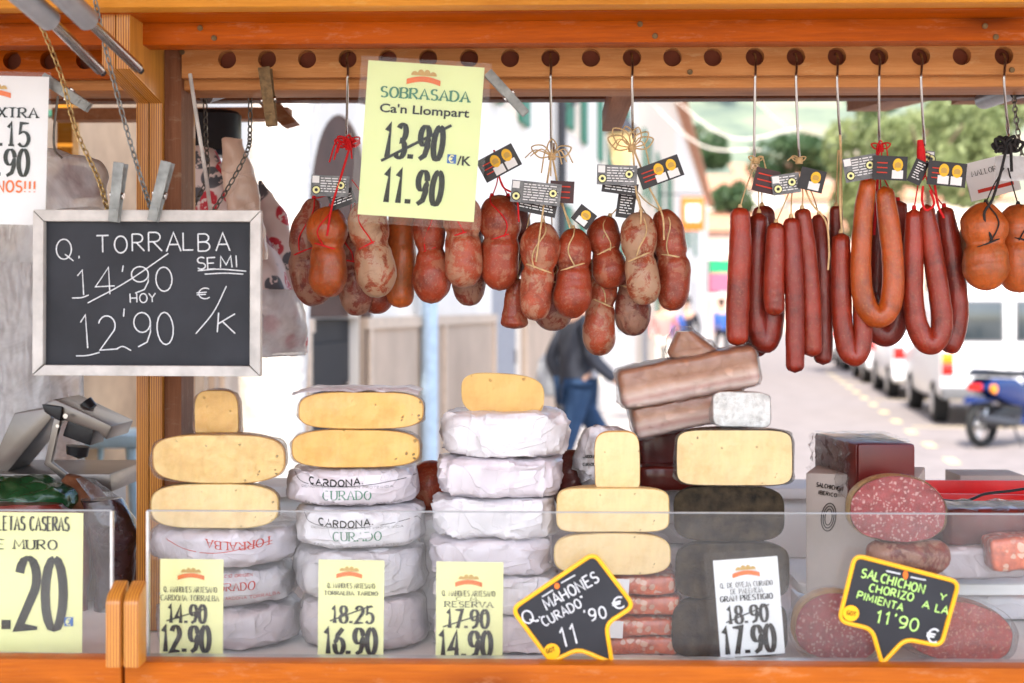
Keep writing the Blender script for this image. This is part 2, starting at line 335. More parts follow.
# ------------------------------------------------ stroke lettering
def arc(cx, cy, rx, ry, a0, a1, n=None):
    n = n or max(4, int(abs(a1-a0)/22))
    return [(cx+rx*math.cos(R(a0+(a1-a0)*i/n)), cy+ry*math.sin(R(a0+(a1-a0)*i/n))) for i in range(n+1)]
G = {
'0': (.62, [arc(.3, .5, .28, .5, 90, 450)]), '1': (.42, [[(.04, .78), (.22, 1), (.22, 0)]]),
'2': (.62, [arc(.3, .72, .27, .28, 165, -35)+[(.02, .02), (.6, .02)]]),
'3': (.6, [arc(.27, .75, .25, .25, 150, -85)+arc(.27, .26, .29, .26, 85, -150)]),
'4': (.64, [[(.46, 0), (.46, 1), (.02, .3), (.62, .3)]]),
'5': (.6, [[(.55, .98), (.12, .98), (.07, .56)]+arc(.26, .31, .3, .31, 120, -145)]),
'6': (.6, [[(.52, .98), (.2, .72)]+arc(.3, .3, .28, .3, 165, -195)]),
'7': (.6, [[(.02, .98), (.58, .98), (.22, 0)]]),
'8': (.6, [arc(.3, .76, .23, .24, -90, 270)+arc(.3, .26, .28, .26, 90, -270)]),
'9': (.6, [arc(.3, .7, .27, .29, 0, 360)+[(.55, .4), (.42, .12), (.12, .0)]]),
'.': (.25, [[(.08, .0), (.08, .13)]]), "'": (.2, [[(.1, 1.05), (.06, .82)]]), '"': (.3, [[(.06, 1.05), (.05, .85)], [(.2, 1.05), (.18, .85)]]),
',': (.2, [[(.1, .08), (.04, -.12)]]), '!': (.25, [[(.1, 1), (.1, .3)], [(.1, .0), (.1, .08)]]), '/': (.5, [[(0, -.1), (.5, 1.1)]]), ' ': (.36, []),
'€': (.7, [arc(.42, .5, .32, .48, 50, 310), [(0, .6), (.5, .6)], [(0, .42), (.45, .42)]]),
'A': (.72, [[(0, 0), (.35, 1), (.7, 0)], [(.13, .36), (.57, .36)]]),
'B': (.62, [[(0, 0), (0, 1)], [(0, 1), (.3, 1)]+arc(.32, .77, .23, .23, 80, -85)+[(.0, .53)], [(.3, .53)]+arc(.32, .27, .28, .26, 80, -85)+[(0, .01)]]),
'C': (.68, [arc(.36, .5, .34, .5, 50, 310)]), 'D': (.68, [[(0, 0), (0, 1)], [(0, 1), (.2, 1)]+arc(.22, .5, .44, .49, 80, -80)+[(0, 0)]]),
'E': (.58, [[(.55, 1), (0, 1), (0, 0), (.56, 0)], [(0, .52), (.45, .52)]]), 'F': (.55, [[(.55, 1), (0, 1), (0, 0)], [(0, .52), (.45, .52)]]),
'G': (.72, [arc(.36, .5, .34, .5, 50, 345)+[(.69, .42), (.42, .42)]]), 'H': (.66, [[(0, 0), (0, 1)], [(.62, 0), (.62, 1)], [(0, .5), (.62, .5)]]),
'I': (.2, [[(.08, 0), (.08, 1)]]), 'J': (.5, [[(.4, 1), (.4, .3)]+arc(.2, .25, .2, .25, 0, -170)]), 'K': (.62, [[(0, 0), (0, 1)], [(.55, 1), (0, .42)], [(.16, .55), (.6, 0)]]),
'L': (.55, [[(0, 1), (0, 0), (.52, 0)]]), 'M': (.82, [[(0, 0), (.06, 1), (.4, .25), (.74, 1), (.8, 0)]]), 'N': (.7, [[(0, 0), (0, 1), (.64, 0), (.64, 1)]]),
'O': (.72, [arc(.35, .5, .34, .5, 90, 450)]), 'P': (.6, [[(0, 0), (0, 1)], [(0, 1), (.3, 1)]+arc(.3, .74, .28, .26, 80, -85)+[(0, .48)]]),
'Q': (.8, [arc(.35, .5, .34, .5, 90, 450), [(.4, .25), (.78, -.08)]]), 'R': (.66, [[(0, 0), (0, 1)], [(0, 1), (.3, 1)]+arc(.3, .75, .26, .25, 80, -85)+[(.02, .5)], [(.22, .5), (.64, 0)]]),
'S': (.58, [arc(.3, .75, .25, .25, 35, 250)+arc(.28, .26, .28, .26, 70, -145)]), 'T': (.66, [[(0, 1), (.66, 1)], [(.33, 1), (.33, 0)]]),
'U': (.66, [[(0, 1), (0, .3)]+arc(.31, .3, .31, .3, 180, 360)+[(.62, 1)]]), 'V': (.68, [[(0, 1), (.34, 0), (.68, 1)]]), 'W': (.9, [[(0, 1), (.22, 0), (.44, .8), (.66, 0), (.88, 1)]]),
'X': (.62, [[(0, 0), (.6, 1)], [(0, 1), (.6, 0)]]), 'Y': (.62, [[(0, 1), (.3, .5)], [(.62, 1), (.3, .5), (.3, 0)]]), 'Z': (.6, [[(0, 1), (.58, 1), (0, 0), (.6, 0)]]),
'y': (.5, [[(0, .6), (.22, .1)], [(.5, .62), (.08, -.32)]]), 'o': (.45, [arc(.2, .28, .2, .28, 90, 450)]), 'k': (.5, [[(0, 0), (0, .9)], [(.4, .55), (0, .25), (.45, 0)]]),
}
def ribbon(pts, wfun):
    n = len(pts); L = []; Rr = []
    for i in range(n):
        a = Vector(pts[max(i-1, 0)]); b = Vector(pts[i]); c = Vector(pts[min(i+1, n-1)])
        d1 = (b-a); d2 = (c-b)
        d1 = d1.normalized() if d1.length > 1e-9 else d2.normalized(); d2 = d2.normalized() if d2.length > 1e-9 else d1
        t = d1+d2
        if t.length < .3: t = d1
        t.normalize(); nn = Vector((-t.y, t.x)); k = 1/max(.55, abs(nn.dot(Vector((-d1.y, d1.x)))))
        w_ = wfun((d1+d2)/2)*k*.5
        L.append(b+nn*w_); Rr.append(b-nn*w_)
    return L, Rr
def write(mb, text, M2, h, width=None, wt=.1, mode='mono', gap=.2, jit=0, cx=1.0):
    """M2(lx,ly,k)->world point; lx right, ly up, same unit as h. width: fit to it."""
    tot = sum(G.get(ch, G[' '])[0]+gap for ch in text)-gap
    sx = (width/tot) if width else h*cx
    x = 0; k = 0
    for ch in text:
        gw, strokes = G.get(ch, G[' '])
        jx, jy, js = (random.uniform(-jit, jit), random.uniform(-jit, jit), 1+random.uniform(-jit, jit)) if jit else (0, 0, 1)
        for st in strokes:
            pts = [((x+p[0]*js+jx)*sx, (p[1]*js+jy)*h) for p in st]
            if mode == 'mono': wf = lambda d: wt*h
            else: wf = lambda d: wt*h*(.38+.72*abs(d.y)/max(1e-9, d.length))
            L, Rr = ribbon([Vector(p) for p in pts], wf); n = len(L); b = []
            for i in range(n):
                k += 1; b += [M2(L[i].x, L[i].y, k), M2(Rr[i].x, Rr[i].y, k)]
            mb.add(b, [(2*i, 2*i+1, 2*i+3, 2*i+2) for i in range(n-1)])
            if mode == 'serif' and ch not in '0.!,/€\'8369S':
                for e, q in ((0, 1), (-1, -2)):
                    p = pts[e]; d = (pts[q][0]-p[0], pts[q][1]-p[1])
                    if abs(d[1]) > abs(d[0])*1.1 and (abs(p[1]) < .06*h or abs(p[1]-h) < .06*h):
                        s = .16*sx; t = wt*h*.28; yy = p[1]+(t if p[1] < h*.5 else -t); k += 1
                        mb.add([M2(p[0]-s, yy-t, k), M2(p[0]+s, yy-t, k), M2(p[0]+s, yy+t, k), M2(p[0]-s, yy+t, k)], [(0, 1, 2, 3)])
        x += gw+gap
    return mb
class Card:
    """flat upright sheet: centre pixel, size in pixels, angle (deg, clockwise), depth Y"""
    def __init__(s, cx, cy, w_, h_, ang, Y, yaw=0, face=None):
        s.cx, s.cy, s.w, s.h, s.a, s.Y, s.yaw = cx, cy, w_, h_, R(ang), Y, R(yaw); s.c = P(cx, cy, Y); s.k = K(Y)
    def pt(s, x, y, off=0, arch=0):     # x,y pixels from the top left corner of the unrotated sheet; off metres toward the viewer
        dx, dy = (x-s.w/2), (y-s.h/2)
        rx = dx*math.cos(s.a)-dy*math.sin(s.a); ry = dx*math.sin(s.a)+dy*math.cos(s.a)
        v = Vector((rx*s.k, -off, -ry*s.k))
        if s.yaw: v = Matrix.Rotation(s.yaw, 3, 'Z') @ v
        return s.c+v
    def poly(s, mb, pts, th=.0008, off=0):
        return mb.prism([s.pt(x, y, off) for x, y in pts], (s.pt(0, 0, -th)-s.pt(0, 0, 0)))
    def sheet(s, mb, th=.0008, off=0, m=0): return s.poly(mb, [(-m, -m), (s.w+m, -m), (s.w+m, s.h+m), (-m, s.h+m)], th, off)
    def text(s, mb, t, x, y, h, width=None, wt=.12, mode='mono', ang=0, off=.001, **kw):   # x,y baseline left
        ca, sa = math.cos(R(ang)), math.sin(R(ang))
        return write(mb, t, lambda lx, ly, k: s.pt(x+lx*ca+ly*sa, y+lx*sa-ly*ca, off+k*4e-6), h, width, wt, mode, **kw)
    def line(s, mb, x0, y0, x1, y1, w_, off=.0012):
        d = Vector((x1-x0, y1-y0)).normalized(); n = Vector((-d.y, d.x))*w_/2
        return mb.add([s.pt(x0+n.x, y0+n.y, off), s.pt(x1+n.x, y1+n.y, off), s.pt(x1-n.x, y1-n.y, off), s.pt(x0-n.x, y0-n.y, off)], [(0, 1, 2, 3)])
    def blob(s, mb, cx, cy, rx, ry, off=.001, n=16, a0=0, a1=360):
        pts = [s.pt(cx+rx*math.cos(R(a0+(a1-a0)*i/n)), cy-ry*math.sin(R(a0+(a1-a0)*i/n)), off) for i in range(n if a1-a0 == 360 else n+1)]
        return mb.add(pts, [tuple(range(len(pts)))])
def bfont(text, card, x, y, h, width, off=.001, bold=.02):   # built-in sans, fitted to a width
    cu = bpy.data.curves.new('lettering', 'FONT'); cu.body = text; cu.size = 1; cu.offset = bold; cu.resolution_u = 3
    o = bpy.data.objects.new('lettering', cu); COL.objects.link(o)
    dg = bpy.context.evaluated_depsgraph_get(); me = bpy.data.meshes.new_from_object(o.evaluated_get(dg))
    xs = [v.co.x for v in me.vertices]; x0, x1 = min(xs), max(xs); mb = MB()
    ch = .70
    mb.add([card.pt(x+(v.co.x-x0)/(x1-x0)*width, y-v.co.y/ch*h, off) for v in me.vertices], [tuple(p.vertices) for p in me.polygons])
    bpy.data.objects.remove(o); bpy.data.curves.remove(cu); bpy.data.meshes.remove(me)
    return mb

# ------------------------------------------------ the stall's woodwork
XL, XR = -1.9, 1.75
def zpx(py, Y, px=512): return P(px, py, Y).z
sY = Vector(P(148, 60, 2.0))
t = thing('market_stall', (0, 2.0, 0), 'orange timber market stall frame with roof, drilled hanging rail and counter that carries the cheeses', 'market stall')
def part(name, mb, m, par=None, **kw): return obj(name, mb, m, par or t, **kw)
fas = MB().box(XL, XR, 1.80, 1.835, zpx(8.5, 1.82), zpx(8.5, 1.82)+.10); part('front_fascia', fas, M['honey'], bevel=.003)
part('header_beam', MB().box(XL, XR, 1.90, 1.94, zpx(43, 1.9), zpx(43, 1.9)+.085), M['orange'], bevel=.002)
part('shade_board', MB().box(XL, XR, 1.836, 1.899, zpx(12, 1.84), zpx(12, 1.84)+.02), M['orange'])
# drilled rail
zr1, zr0 = zpx(44.0, 2.0), zpx(76.5, 2.0)
hx = [227, 267, 307, 347.5, 387.5, 428, 469, 510, 550.5, 591, 632, 672.5, 713, 755, 796, 837, 879, 921, 962, 1004]
hxl = [-28, 12, 49, 85]
hr = 9.2*K(2)
def rail(x0, x1, holes, name, m):
    mb = MB(); cz = P(512, 58, 2.0).z; edges = [x0]
    cen = [P(h, 58, 2.0).x for h in holes]
    for i, c in enumerate(cen):
        a = (cen[i-1]+c)/2 if i else x0; b = (c+cen[i+1])/2 if i < len(cen)-1 else x1
        n = 32; ring = []; sq = []
        for q in range(n):
            an = 2*math.pi*(q+.5)/n-math.pi/4; d = Vector((math.cos(an), math.sin(an))); ring.append((c+d.x*hr, cz+d.y*hr))
            tx = ((b-c) if d.x > 0 else (c-a))/max(1e-6, abs(d.x)); tz = ((zr1-cz) if d.y > 0 else (cz-zr0))/max(1e-6, abs(d.y)); s_ = min(tx, tz)
            sq.append([c+d.x*s_, cz+d.y*s_])
        for (X_, Z_) in ((b, zr1), (a, zr1), (a, zr0), (b, zr0)):
            j = min(range(n), key=lambda q: (sq[q][0]-X_)**2+(sq[q][1]-Z_)**2); sq[j] = [X_, Z_]
        vs = [(x, 2.0, z) for x, z in ring]+[(x, 2.0, z) for x, z in sq]+[(x, 2.018, z) for x, z in ring]+[(x, 2.018, z) for x, z in sq]
        fs = []
        for q in range(n):
            r = (q+1) % n
            fs += [(q, r, n+r, n+q), (2*n+q, 3*n+q, 3*n+r, 2*n+r), (q, 2*n+q, 2*n+r, r)]
            if abs(sq[q][1]-zr1) < 1e-6 and abs(sq[r][1]-zr1) < 1e-6 or abs(sq[q][1]-zr0) < 1e-6 and abs(sq[r][1]-zr0) < 1e-6: fs.append((n+q, n+r, 3*n+r, 3*n+q))
        mb.add(vs, fs)
    return part(name, mb, m, smooth=30)
XP0, XP1 = P(137, 300, 2.0).x, P(162, 300, 2.0).x
rail(XP1+.028, XR, hx, 'drilled_rail', M['rail'])
rail(XL, XP0-.002, hxl, 'drilled_rail', M['orange'])
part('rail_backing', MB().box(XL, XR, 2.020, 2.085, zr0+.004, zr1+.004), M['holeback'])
part('under_board', MB().box(XL, XR, 2.022, 2.10, zr0-.014, zr0+.002), M['rail'], bevel=.002)
part('rear_beam', MB().box(XL, XR, 2.62, 2.66, zpx(99.5, 2.62), zpx(99.5, 2.62)+.12), M['brownwood'])
part('rear_beam', MB().box(XL, XR, 3.30, 3.34, zpx(86, 3.30), zpx(86, 3.30)+.12), M['raft'])
# profiled plywood uprights: upper part overhangs to the front
zb = zpx(656, 1.87)+.001
for x0, x1 in ((P(137, 300, 2.0).x, P(149.3, 300, 2.0).x), (P(150, 300, 2.0).x, P(163, 300, 2.0).x)):
    prof = [(1.842, 2.12), (1.842, zpx(67, 1.842)), (2.0-.004, zpx(101, 1.99)), (2.0-.004, zb), (2.185, zb), (2.185, 2.12)]
    part('plywood_upright', MB().prism([(x0, y, z) for y, z in prof], (x1-x0, 0, 0)), M['ply'], bevel=.0015)
part('side_panel', MB().box(XP1+.002, XP1+.026, 2.006, 2.075, zb, 2.1), M['brownwood'])
x0 = P(1110, 300, 2.0).x
for dx in (0, .02): part('plywood_upright', MB().box(x0+dx, x0+dx+.0185, 1.99, 2.18, zb, 2.12), M['ply'], bevel=.0015)
part('side_beam', MB().box(P(52, 110, 2.9).x, P(288, 110, 2.9).x, 2.9, 2.95, zpx(118, 2.9), zpx(106, 2.9)), M['raft'])
part('side_beam', MB().box(P(958, 95, 2.9).x, P(1120, 95, 2.9).x, 2.9, 2.95, zpx(103, 2.9), zpx(86, 2.9)), M['raft'])
part('brace', MB().prism([P(238, 84, 2.7), P(262, 84, 2.7), P(296, 122, 2.7), P(282, 126, 2.7)], (0, .05, 0)), M['raft'])
# rafters, ties and roof
for px in (624,): part('tie_block', MB().box(P(613, 80, 2.1).x, P(636, 80, 2.1).x, 2.101, 2.55, zpx(95, 2.11), zpx(70, 2.11)), M['raft'], bevel=.002)
for (xa, ya, xb, yb) in ((-.72, 2.2, -.30, 3.28), (.98, 2.2, .72, 3.28), (-1.5, 2.2, -1.5, 3.28), (1.35, 2.2, 1.45, 3.28)):
    zt = 2.03; wv_ = .045
    part('rafter', MB().prism([(xa-wv_, ya, zt-.055), (xa+wv_, ya, zt-.055), (xb+wv_, yb, zt-.03), (xb-wv_, yb, zt-.03)], (0, 0, .085)), M['raft'], bevel=.002)
part('roof', MB().box(-3.2, 3.2, .70, 3.5, 2.13, 2.16), M['raft'])
for x in (-3.0, 3.0):
    for y in (1.9, 3.3): part('leg', MB().box(x, x+.07, y, y+.07, .004, 2.13), M['honey'])
# counter
zc = zpx(664.5, 1.61)
FZ = zpx(656, 1.87)
part('counter_front', MB().box(P(124, 670, 1.61).x, XR, 1.61, 1.64, .45, zc), M['counter'], bevel=.004)
part('counter_front', MB().box(XL, P(121.5, 670, 1.61).x, 1.61, 1.64, .45, zc+.003), M['counter'], bevel=.004)
part('display_floor', MB().box(XL, XR, 1.641, 2.66, FZ-.03, FZ-.001), M['cream'])
part('counter_base', MB().box(XL, XR, 1.65, 2.64, .06, FZ-.031), M['orange'])
zl = zpx(486, 2.60)
part('display_back', MB().box(-.55, XR, 2.62, 2.645, FZ, zl-.02), M['cream'], bevel=.003)
part('display_ledge', MB().box(-.55, XR, 2.58, 2.72, zl-.0195, zl), M['cream'], bevel=.004)
# hinge blocks either side of the joint
for x0_, x1_ in ((106.5, 121.8), (124.5, 140)):
    a, b = P(x0_, 620, 1.57).x, P(x1_, 620, 1.57).x
    pr = [(1.565, zc+.004), (1.565, zpx(604, 1.57)), (1.572, zpx(597, 1.57)), (1.598, zpx(583, 1.59)), (1.598, zc+.004)]
    part('hinge_block', MB().prism([(a, y, z) for y, z in pr], (b-a, 0, 0)), M['ply'], bevel=.003)
# glass front
def glass_front(x0, x1, label, lead):
    a, b = P(x0, 600, 1.664).x, P(x1, 600, 1.664).x; z0, z1 = zpx(658.5, 1.664), zpx(512.5, 1.664)
    g = thing('display_screen', ((a+b)/2, 1.664, z0), label, 'display screen', 'clear screens along the counter')
    obj('pane', MB().box(a, b, 1.662, 1.665, z0, z1), M['glass'], g, smooth=0)
    obj('pane_edge', MB().box(a, b, 1.662, 1.665, z1, z1+.0014), M['grey_metal'], g, smooth=0)
    obj('bottom_rail', MB().box(a, b, 1.651, 1.677, z0-.008, z0+.0005), M['alu'], g, bevel=.0015)
    for x in lead: obj('end_rail', MB().box(x, x+.003, 1.660, 1.667, z0+.001, z1), M['alu'], g)
for px_, py_, Y_ in ((200, 28, 1.899), (214, 38, 1.899), (640, 24, 1.899), (655, 36, 1.899), (985, 26, 1.899), (996, 37, 1.899), (60, 30, 1.899), (182, 52, 1.999), (1012, 70, 1.999), (690, 72, 1.999)):
    c_ = P(px_, py_, Y_); part('screw_head', MB().tube([c_+Vector((0, .002, 0)), c_+Vector((0, -.0008, 0)), c_+Vector((0, -.0016, 0))], [.0038, .0038, .003], 12), M['rusty'])
glass_front(147, 1190, 'long clear screen along the front of the cheese and sausage display', [P(147, 600, 1.664).x])
glass_front(-300, 112, 'short clear screen at the left end behind the large sign with .20', [P(111, 600, 1.664).x])

# ------------------------------------------------ hooks, chains, pegs, poles
def hook(px, py1, label, Y=2.03, bend=0, mt='steel'):
    top = P(px, 55, 2.005); bot = P(px+bend, py1, Y); mid = P(px+bend*.2, 84, 2.0)
    pts = [top+Vector((0, .03, -.004)), top+Vector((0, .012, .004)), top+Vector((0, -.006, -.006)), P(px+.5, 70, 1.992), P(px, 82, 1.99), (P(px, 84, 1.99)*.4+bot*.6), bot+Vector((0, -.002, .006)), bot+Vector((.002, .004, -.004)), bot+Vector((.003, .012, .004)), bot+Vector((.003, .014, .014))]
    obj('hook', MB().tube(catmull(pts, 40), .0019, 8), M[mt], label=label, cat='hook', group='steel hooks in the drilled rail')
for px, y1, b, lb in ((347.5, 142, -1, 'steel hook holding the red tied sobrasadas beside the lime price sign'), (550.5, 152, 1, 'steel hook holding the spiky raffia knot between price sign and big raffia bow'),
    (632, 138, 1, 'steel hook holding the large looped raffia bow'), (755, 158, -1, 'steel hook holding the leftmost bunch of thin red sausages'), (796, 160, 3, 'steel hook holding the second bunch of thin red sausages'),
    (837, 140, 3, 'steel hook above the single raffia string between the sausage labels'), (879, 142, 0, 'steel hook holding the orange looped sausages on red string'), (921, 142, 3, 'steel hook with a red bound knot below it'),
    (1004, 132, 4, 'steel hook holding the orange sausages on black string')):
    hook(px, y1, lb, bend=b)
def chain(pts, label, mt, n=None, size=.0052, th=.0011):
    L = 0; q = catmull(pts, 60)
    for i in range(60): L += (q[i+1]-q[i]).length
    n = n or int(L/(size*2-2*th)); q = catmull(pts, n); mb = MB()
    for i in range(n):
        a, b = q[i], q[i+1]; d = (b-a).normalized(); c = (a+b)/2
        u = Vector((0, 1, 0))-d*d.y; u.normalize(); s_ = d.cross(u); w_ = (u if i % 2 else s_)*.8+(s_ if i % 2 else -u)*.6
        hl = (b-a).length*.5+th*1.1
        mb.loop([c+d*math.cos(2*math.pi*k/10)*hl+w_*math.sin(2*math.pi*k/10)*size*.62 for k in range(10)], th, 5)
    obj('chain', mb, M[mt], label=label, cat='chain', smooth=60)
chain([P(38, 18, 1.80), P(60, 72, 1.80), P(76, 130, 1.81), P(98, 178, 1.82), P(108, 212, 1.84)], 'brass chain down to the chalkboard left of the plywood upright, the left of two', 'brass')
chain([P(95, 0, 1.78), P(106, 50, 1.79), P(124, 120, 1.80), P(140, 175, 1.81), P(152, 212, 1.83)], 'pale chain crossing in front of the plywood upright down to the chalkboard', 'galv')
chain([P(250, 84, 2.1), P(250, 130, 2.1), P(247, 152, 2.1), P(228, 188, 2.1), P(206, 222, 2.1)], 'thin dark chain hanging in a slant past the wrapped ham', 'darkchain', size=.006)
chain([P(205, 96, 2.2), P(206, 140, 2.2), P(207, 178, 2.2), P(190, 212, 2.2)], 'short dark chain behind the pale cord near the wrapped ham', 'darkchain', size=.006)
chain([P(1014, 84, 2.1), P(1015, 110, 2.1), P(1021, 150, 2.1), P(1030, 190, 2.1)], 'thin dark chain at the far right end of the rail', 'darkchain', size=.005)
obj('cord', MB().tube(catmull([P(190, 74, 1.98), P(197, 120, 1.97), P(205, 170, 1.96), P(211, 214, 1.88)], 20), .0028, 8), M['frame'], label='pale plain cord hanging right of the upright behind the chalkboard', cat='cord')
obj('cord', MB().tube(catmull([P(58, 96, 2.0), P(54, 130, 2.0), P(55, 150, 2.0), P(62, 158, 2.0)], 14), .0018, 6), M['darkchain'], label='thin dark wire hook hanging between the left sign and the board chain', cat='wire hook')
def pole(x0, y0, x1, y1, xs, ys, Ya, Yb, label):
    a, m_, b = P(x0, y0, Ya), P(xs, ys, (Ya+Yb)/2), P(x1, y1, Yb)
    g = thing('telescopic_strut', tuple(b), label, 'strut', 'grey telescopic struts at the top left')
    obj('outer_tube', MB().tube([a, m_, m_+(b-m_).normalized()*.003], [.0135, .0135, .010], 20), M['grey_metal'], g)
    obj('inner_rod', MB().tube([m_, b, b+(b-m_).normalized()*.004], [.0065, .0065, .004], 16), M['steel'], g)
    mb = MB().tube([b, b+(b-m_).normalized()*.008], .0042, 12); obj('end_stud', mb, M['black'], g)
pole(-6, -28, 100, 70, 50, 20, 1.52, 1.72, 'left one of the two grey telescopic struts crossing the top corner')
pole(40, -26, 138, 68, 88, 20, 1.54, 1.74, 'right one of the two grey telescopic struts, nearest the plywood upright')
def peg(x0, y0, x1, y1, wd, Y, mt, label):
    a, b = P(x0, y0, Y), P(x1, y1, Y); d = (b-a); L = d.length; d.normalize(); s_ = Vector((0, 1, 0)).cross(d).normalized()*wd/2*K(Y)
    g = thing('clothes_peg', tuple((a+b)/2), label, 'peg', 'metal pegs holding signs')
    for k, (off, y0_, y1_) in enumerate((( -1, -.010, -.002), (1, .010, .003))):
        pr = [a-s_, a+s_, b+s_*.9, b-s_*.9]; nn = Vector((0, off*.004, 0))
        pr = [p+nn+Vector((0, off*(.004 if i < 2 else 0), 0)) for i, p in enumerate(pr)]
        obj('jaw', MB().prism(pr, (0, off*.0022, 0)), M[mt], g, bevel=.0007)
        for f_ in (.25, .42, .8):
            c = a+d*L*f_+Vector((0, off*.0085, 0)); obj('rib', MB().prism([c-s_*.6-d*.0014, c+s_*.6-d*.0014, c+s_*.6+d*.0014, c-s_*.6+d*.0014], (0, off*.0008, 0)), M[mt], g)
    c = a+d*L*.55
    obj('spring', MB().tube([c-s_*1.25, c+s_*1.25], .0045, 10), M['steel'], g)
peg(488, 73, 526, 114, 9.5, 1.90, 'galv', 'grey metal peg tilted at the top right corner of the lime sobrasada sign')
peg(265, 68, 272, 126, 12, 1.975, 'rusty', 'rusty peg dangling from the second hole right of the upright')
peg(44, 78, 89, 108, 11, 1.86, 'galv', 'grey peg tilted over the top corner of the left white sign')
peg(121, 163, 114, 222, 11, 1.80, 'galv', 'left of the two pegs clipped to the top of the chalkboard')
peg(168, 162, 153, 221, 11, 1.80, 'galv', 'right of the two pegs clipped to the top of the chalkboard')
cl = thing('pole_joint', tuple(P(232, 90, 2.25)), 'grey tube with a black end joint behind the rail at the left', 'pole')
obj('tube', MB().tube([P(206, 96, 2.2), P(238, 86, 2.3), P(268, 82, 2.4)], .012, 16), M['grey_metal'], cl)
obj('end_cap', MB().tube([P(238, 86, 2.26), P(246, 84, 2.28)], .0145, 16), M['black'], cl)
cl = thing('pole_joint', tuple(P(1000, 88, 2.25)), 'grey tube with a black end joint behind the rail at the far right', 'pole')
obj('tube', MB().tube([P(984, 100, 2.5), P(1012, 90, 2.3), P(1040, 84, 2.2)], .016, 16), M['grey_metal'], cl)
obj('end_cap', MB().tube([P(1012, 88, 2.22), P(1022, 86, 2.21)], .0165, 16), M['black'], cl)

# ------------------------------------------------ price signs
def logo(c, g, x, y, w_):               # little arched emblem over a red ribbon
    mb = MB(); n = 8
    for i in range(n):
        u0, u1 = i/n, (i+1)/n; f_ = lambda u: (x+u*w_, y+w_*.42-math.sin(u*math.pi)*w_*.10)
        (xa, ya), (xb, yb) = f_(u0), f_(u1); mb.add([c.pt(xa, ya, .0013), c.pt(xb, yb, .0013), c.pt(xb, yb+w_*.16, .0013), c.pt(xa, ya+w_*.16, .0013)], [(0, 1, 2, 3)])
    obj('emblem_ribbon', mb, M['orink'], g, smooth=0)
    mb = MB()
    for k in range(4): c.blob(mb, x+w_*(.23+.18*k), y+w_*.30, w_*.11, w_*(.18 if k in (1, 2) else .12), .0012+k*1e-5, 8, 0, 180)
    obj('emblem', mb, M['tan'], g, smooth=0)
def sign(name, c, label, sheet_m, lines, group=None, sleeve=None, strike=None, logo_at=None, cat='price sign', extra=None):
    g = thing(name, tuple(c.pt(c.w/2, c.h, -.001)), label, cat, group)
    obj('sheet', c.sheet(MB()), sheet_m, g, smooth=0)
    for L in lines:
        mb = MB(); txt, x, y, h, wd, wt, mode = L[:7]; c.text(mb, txt, x, y, h, wd, wt, mode, off=.0010)
        obj('lettering', mb, M[L[7]] if len(L) > 7 else M['ink'], g, smooth=0)
    if strike: mb = MB(); c.line(mb, *strike, off=.0016); obj('strike_line', mb, M['ink'], g, smooth=0)
    if logo_at: logo(c, g, *logo_at)
    if sleeve:
        l, tp, r, b = sleeve; mb = MB(); c.poly(mb, [(-l, -tp), (c.w+r, -tp), (c.w+r, c.h+b), (-l, c.h+b)], .0004, .0026); obj('sleeve', mb, M['sleeve'], g, smooth=0)
    if extra: extra(c, g)
    return g
tk = 'small price tickets behind the screen'
c = Card(191.5, 607, 64, 96, .4, 1.715)
sign('price_ticket', c, 'pale yellow ticket reading 14.90 struck out and 12.90, leftmost behind the screen', M['ticket'],
     [('Q. MAHONES ARTESANO', 4, 33, 5.5, 54, .12, 'serif'), ('CARDONA TORRALBA', 1, 41.5, 5.5, 59, .12, 'serif'), ('14.90', 9, 64, 18.5, 38, .18, 'serif'), ('12.90', 3, 93, 26, 48, .18, 'serif')], tk,
     (2, 2, 5, 2), (7, 62, 48, 49, 1.3), (18, 5, 27))
c = Card(351, 608, 66, 96, .6, 1.715)
sign('price_ticket', c, 'pale yellow ticket reading 18.25 struck out and 16.90, second from the left', M['ticket'],
     [('Q. MAHONES ARTESANO', 9, 28, 5, 48, .12, 'serif'), ('TORRALBA TARDIO', 6, 35, 4, 54, .2, 'serif'), ('18.25', 14, 63, 17, 42, .18, 'serif'), ('16.90', 7, 94, 26, 52, .18, 'serif')], tk,
     (2, 2, 5, 2), (12, 61, 54, 45, 1.3), (18, 3, 26))
c = Card(469.5, 610, 67, 96, .5, 1.715)
sign('price_ticket', c, 'pale yellow ticket reading RESERVA 17.90 struck out and 14.90', M['ticket'],
     [('Q. MAHONES ARTESANO', 6, 34, 5.5, 53, .12, 'serif'), ('C. M.', 20, 38.5, 3.5, 24, .2, 'serif'), ('RESERVA', 9, 45, 5.5, 48, .2, 'serif'), ('17.90', 11, 66, 18.5, 42, .18, 'serif'), ('14.90', 4, 95, 26, 52, .18, 'serif')], tk,
     (2, 2, 5, 2), (7, 65, 52, 50, 1.3), (19, 9, 27))
c = Card(749, 607, 64, 97, -4.5, 1.71)
sign('price_ticket', c, 'white tilted ticket reading GRAN PRESTIGIO 18.90 struck out and 17.90', M['white'],
     [('Q. DE OVEJA CURADO', 5, 28, 5, 52, .12, 'serif'), ('DE PALENCIA', 15, 34.5, 5, 32, .12, 'serif'), ('GRAN PRESTIGIO', 4, 41.5, 5.5, 52, .2, 'serif'), ('18.90', 10, 64, 17.5, 40, .18, 'serif'), ('17.90', 4, 94, 27, 51, .18, 'serif')], tk,
     (9, 8, 7, 3), (8, 62, 52, 47, 1.3), (18, 3, 27))
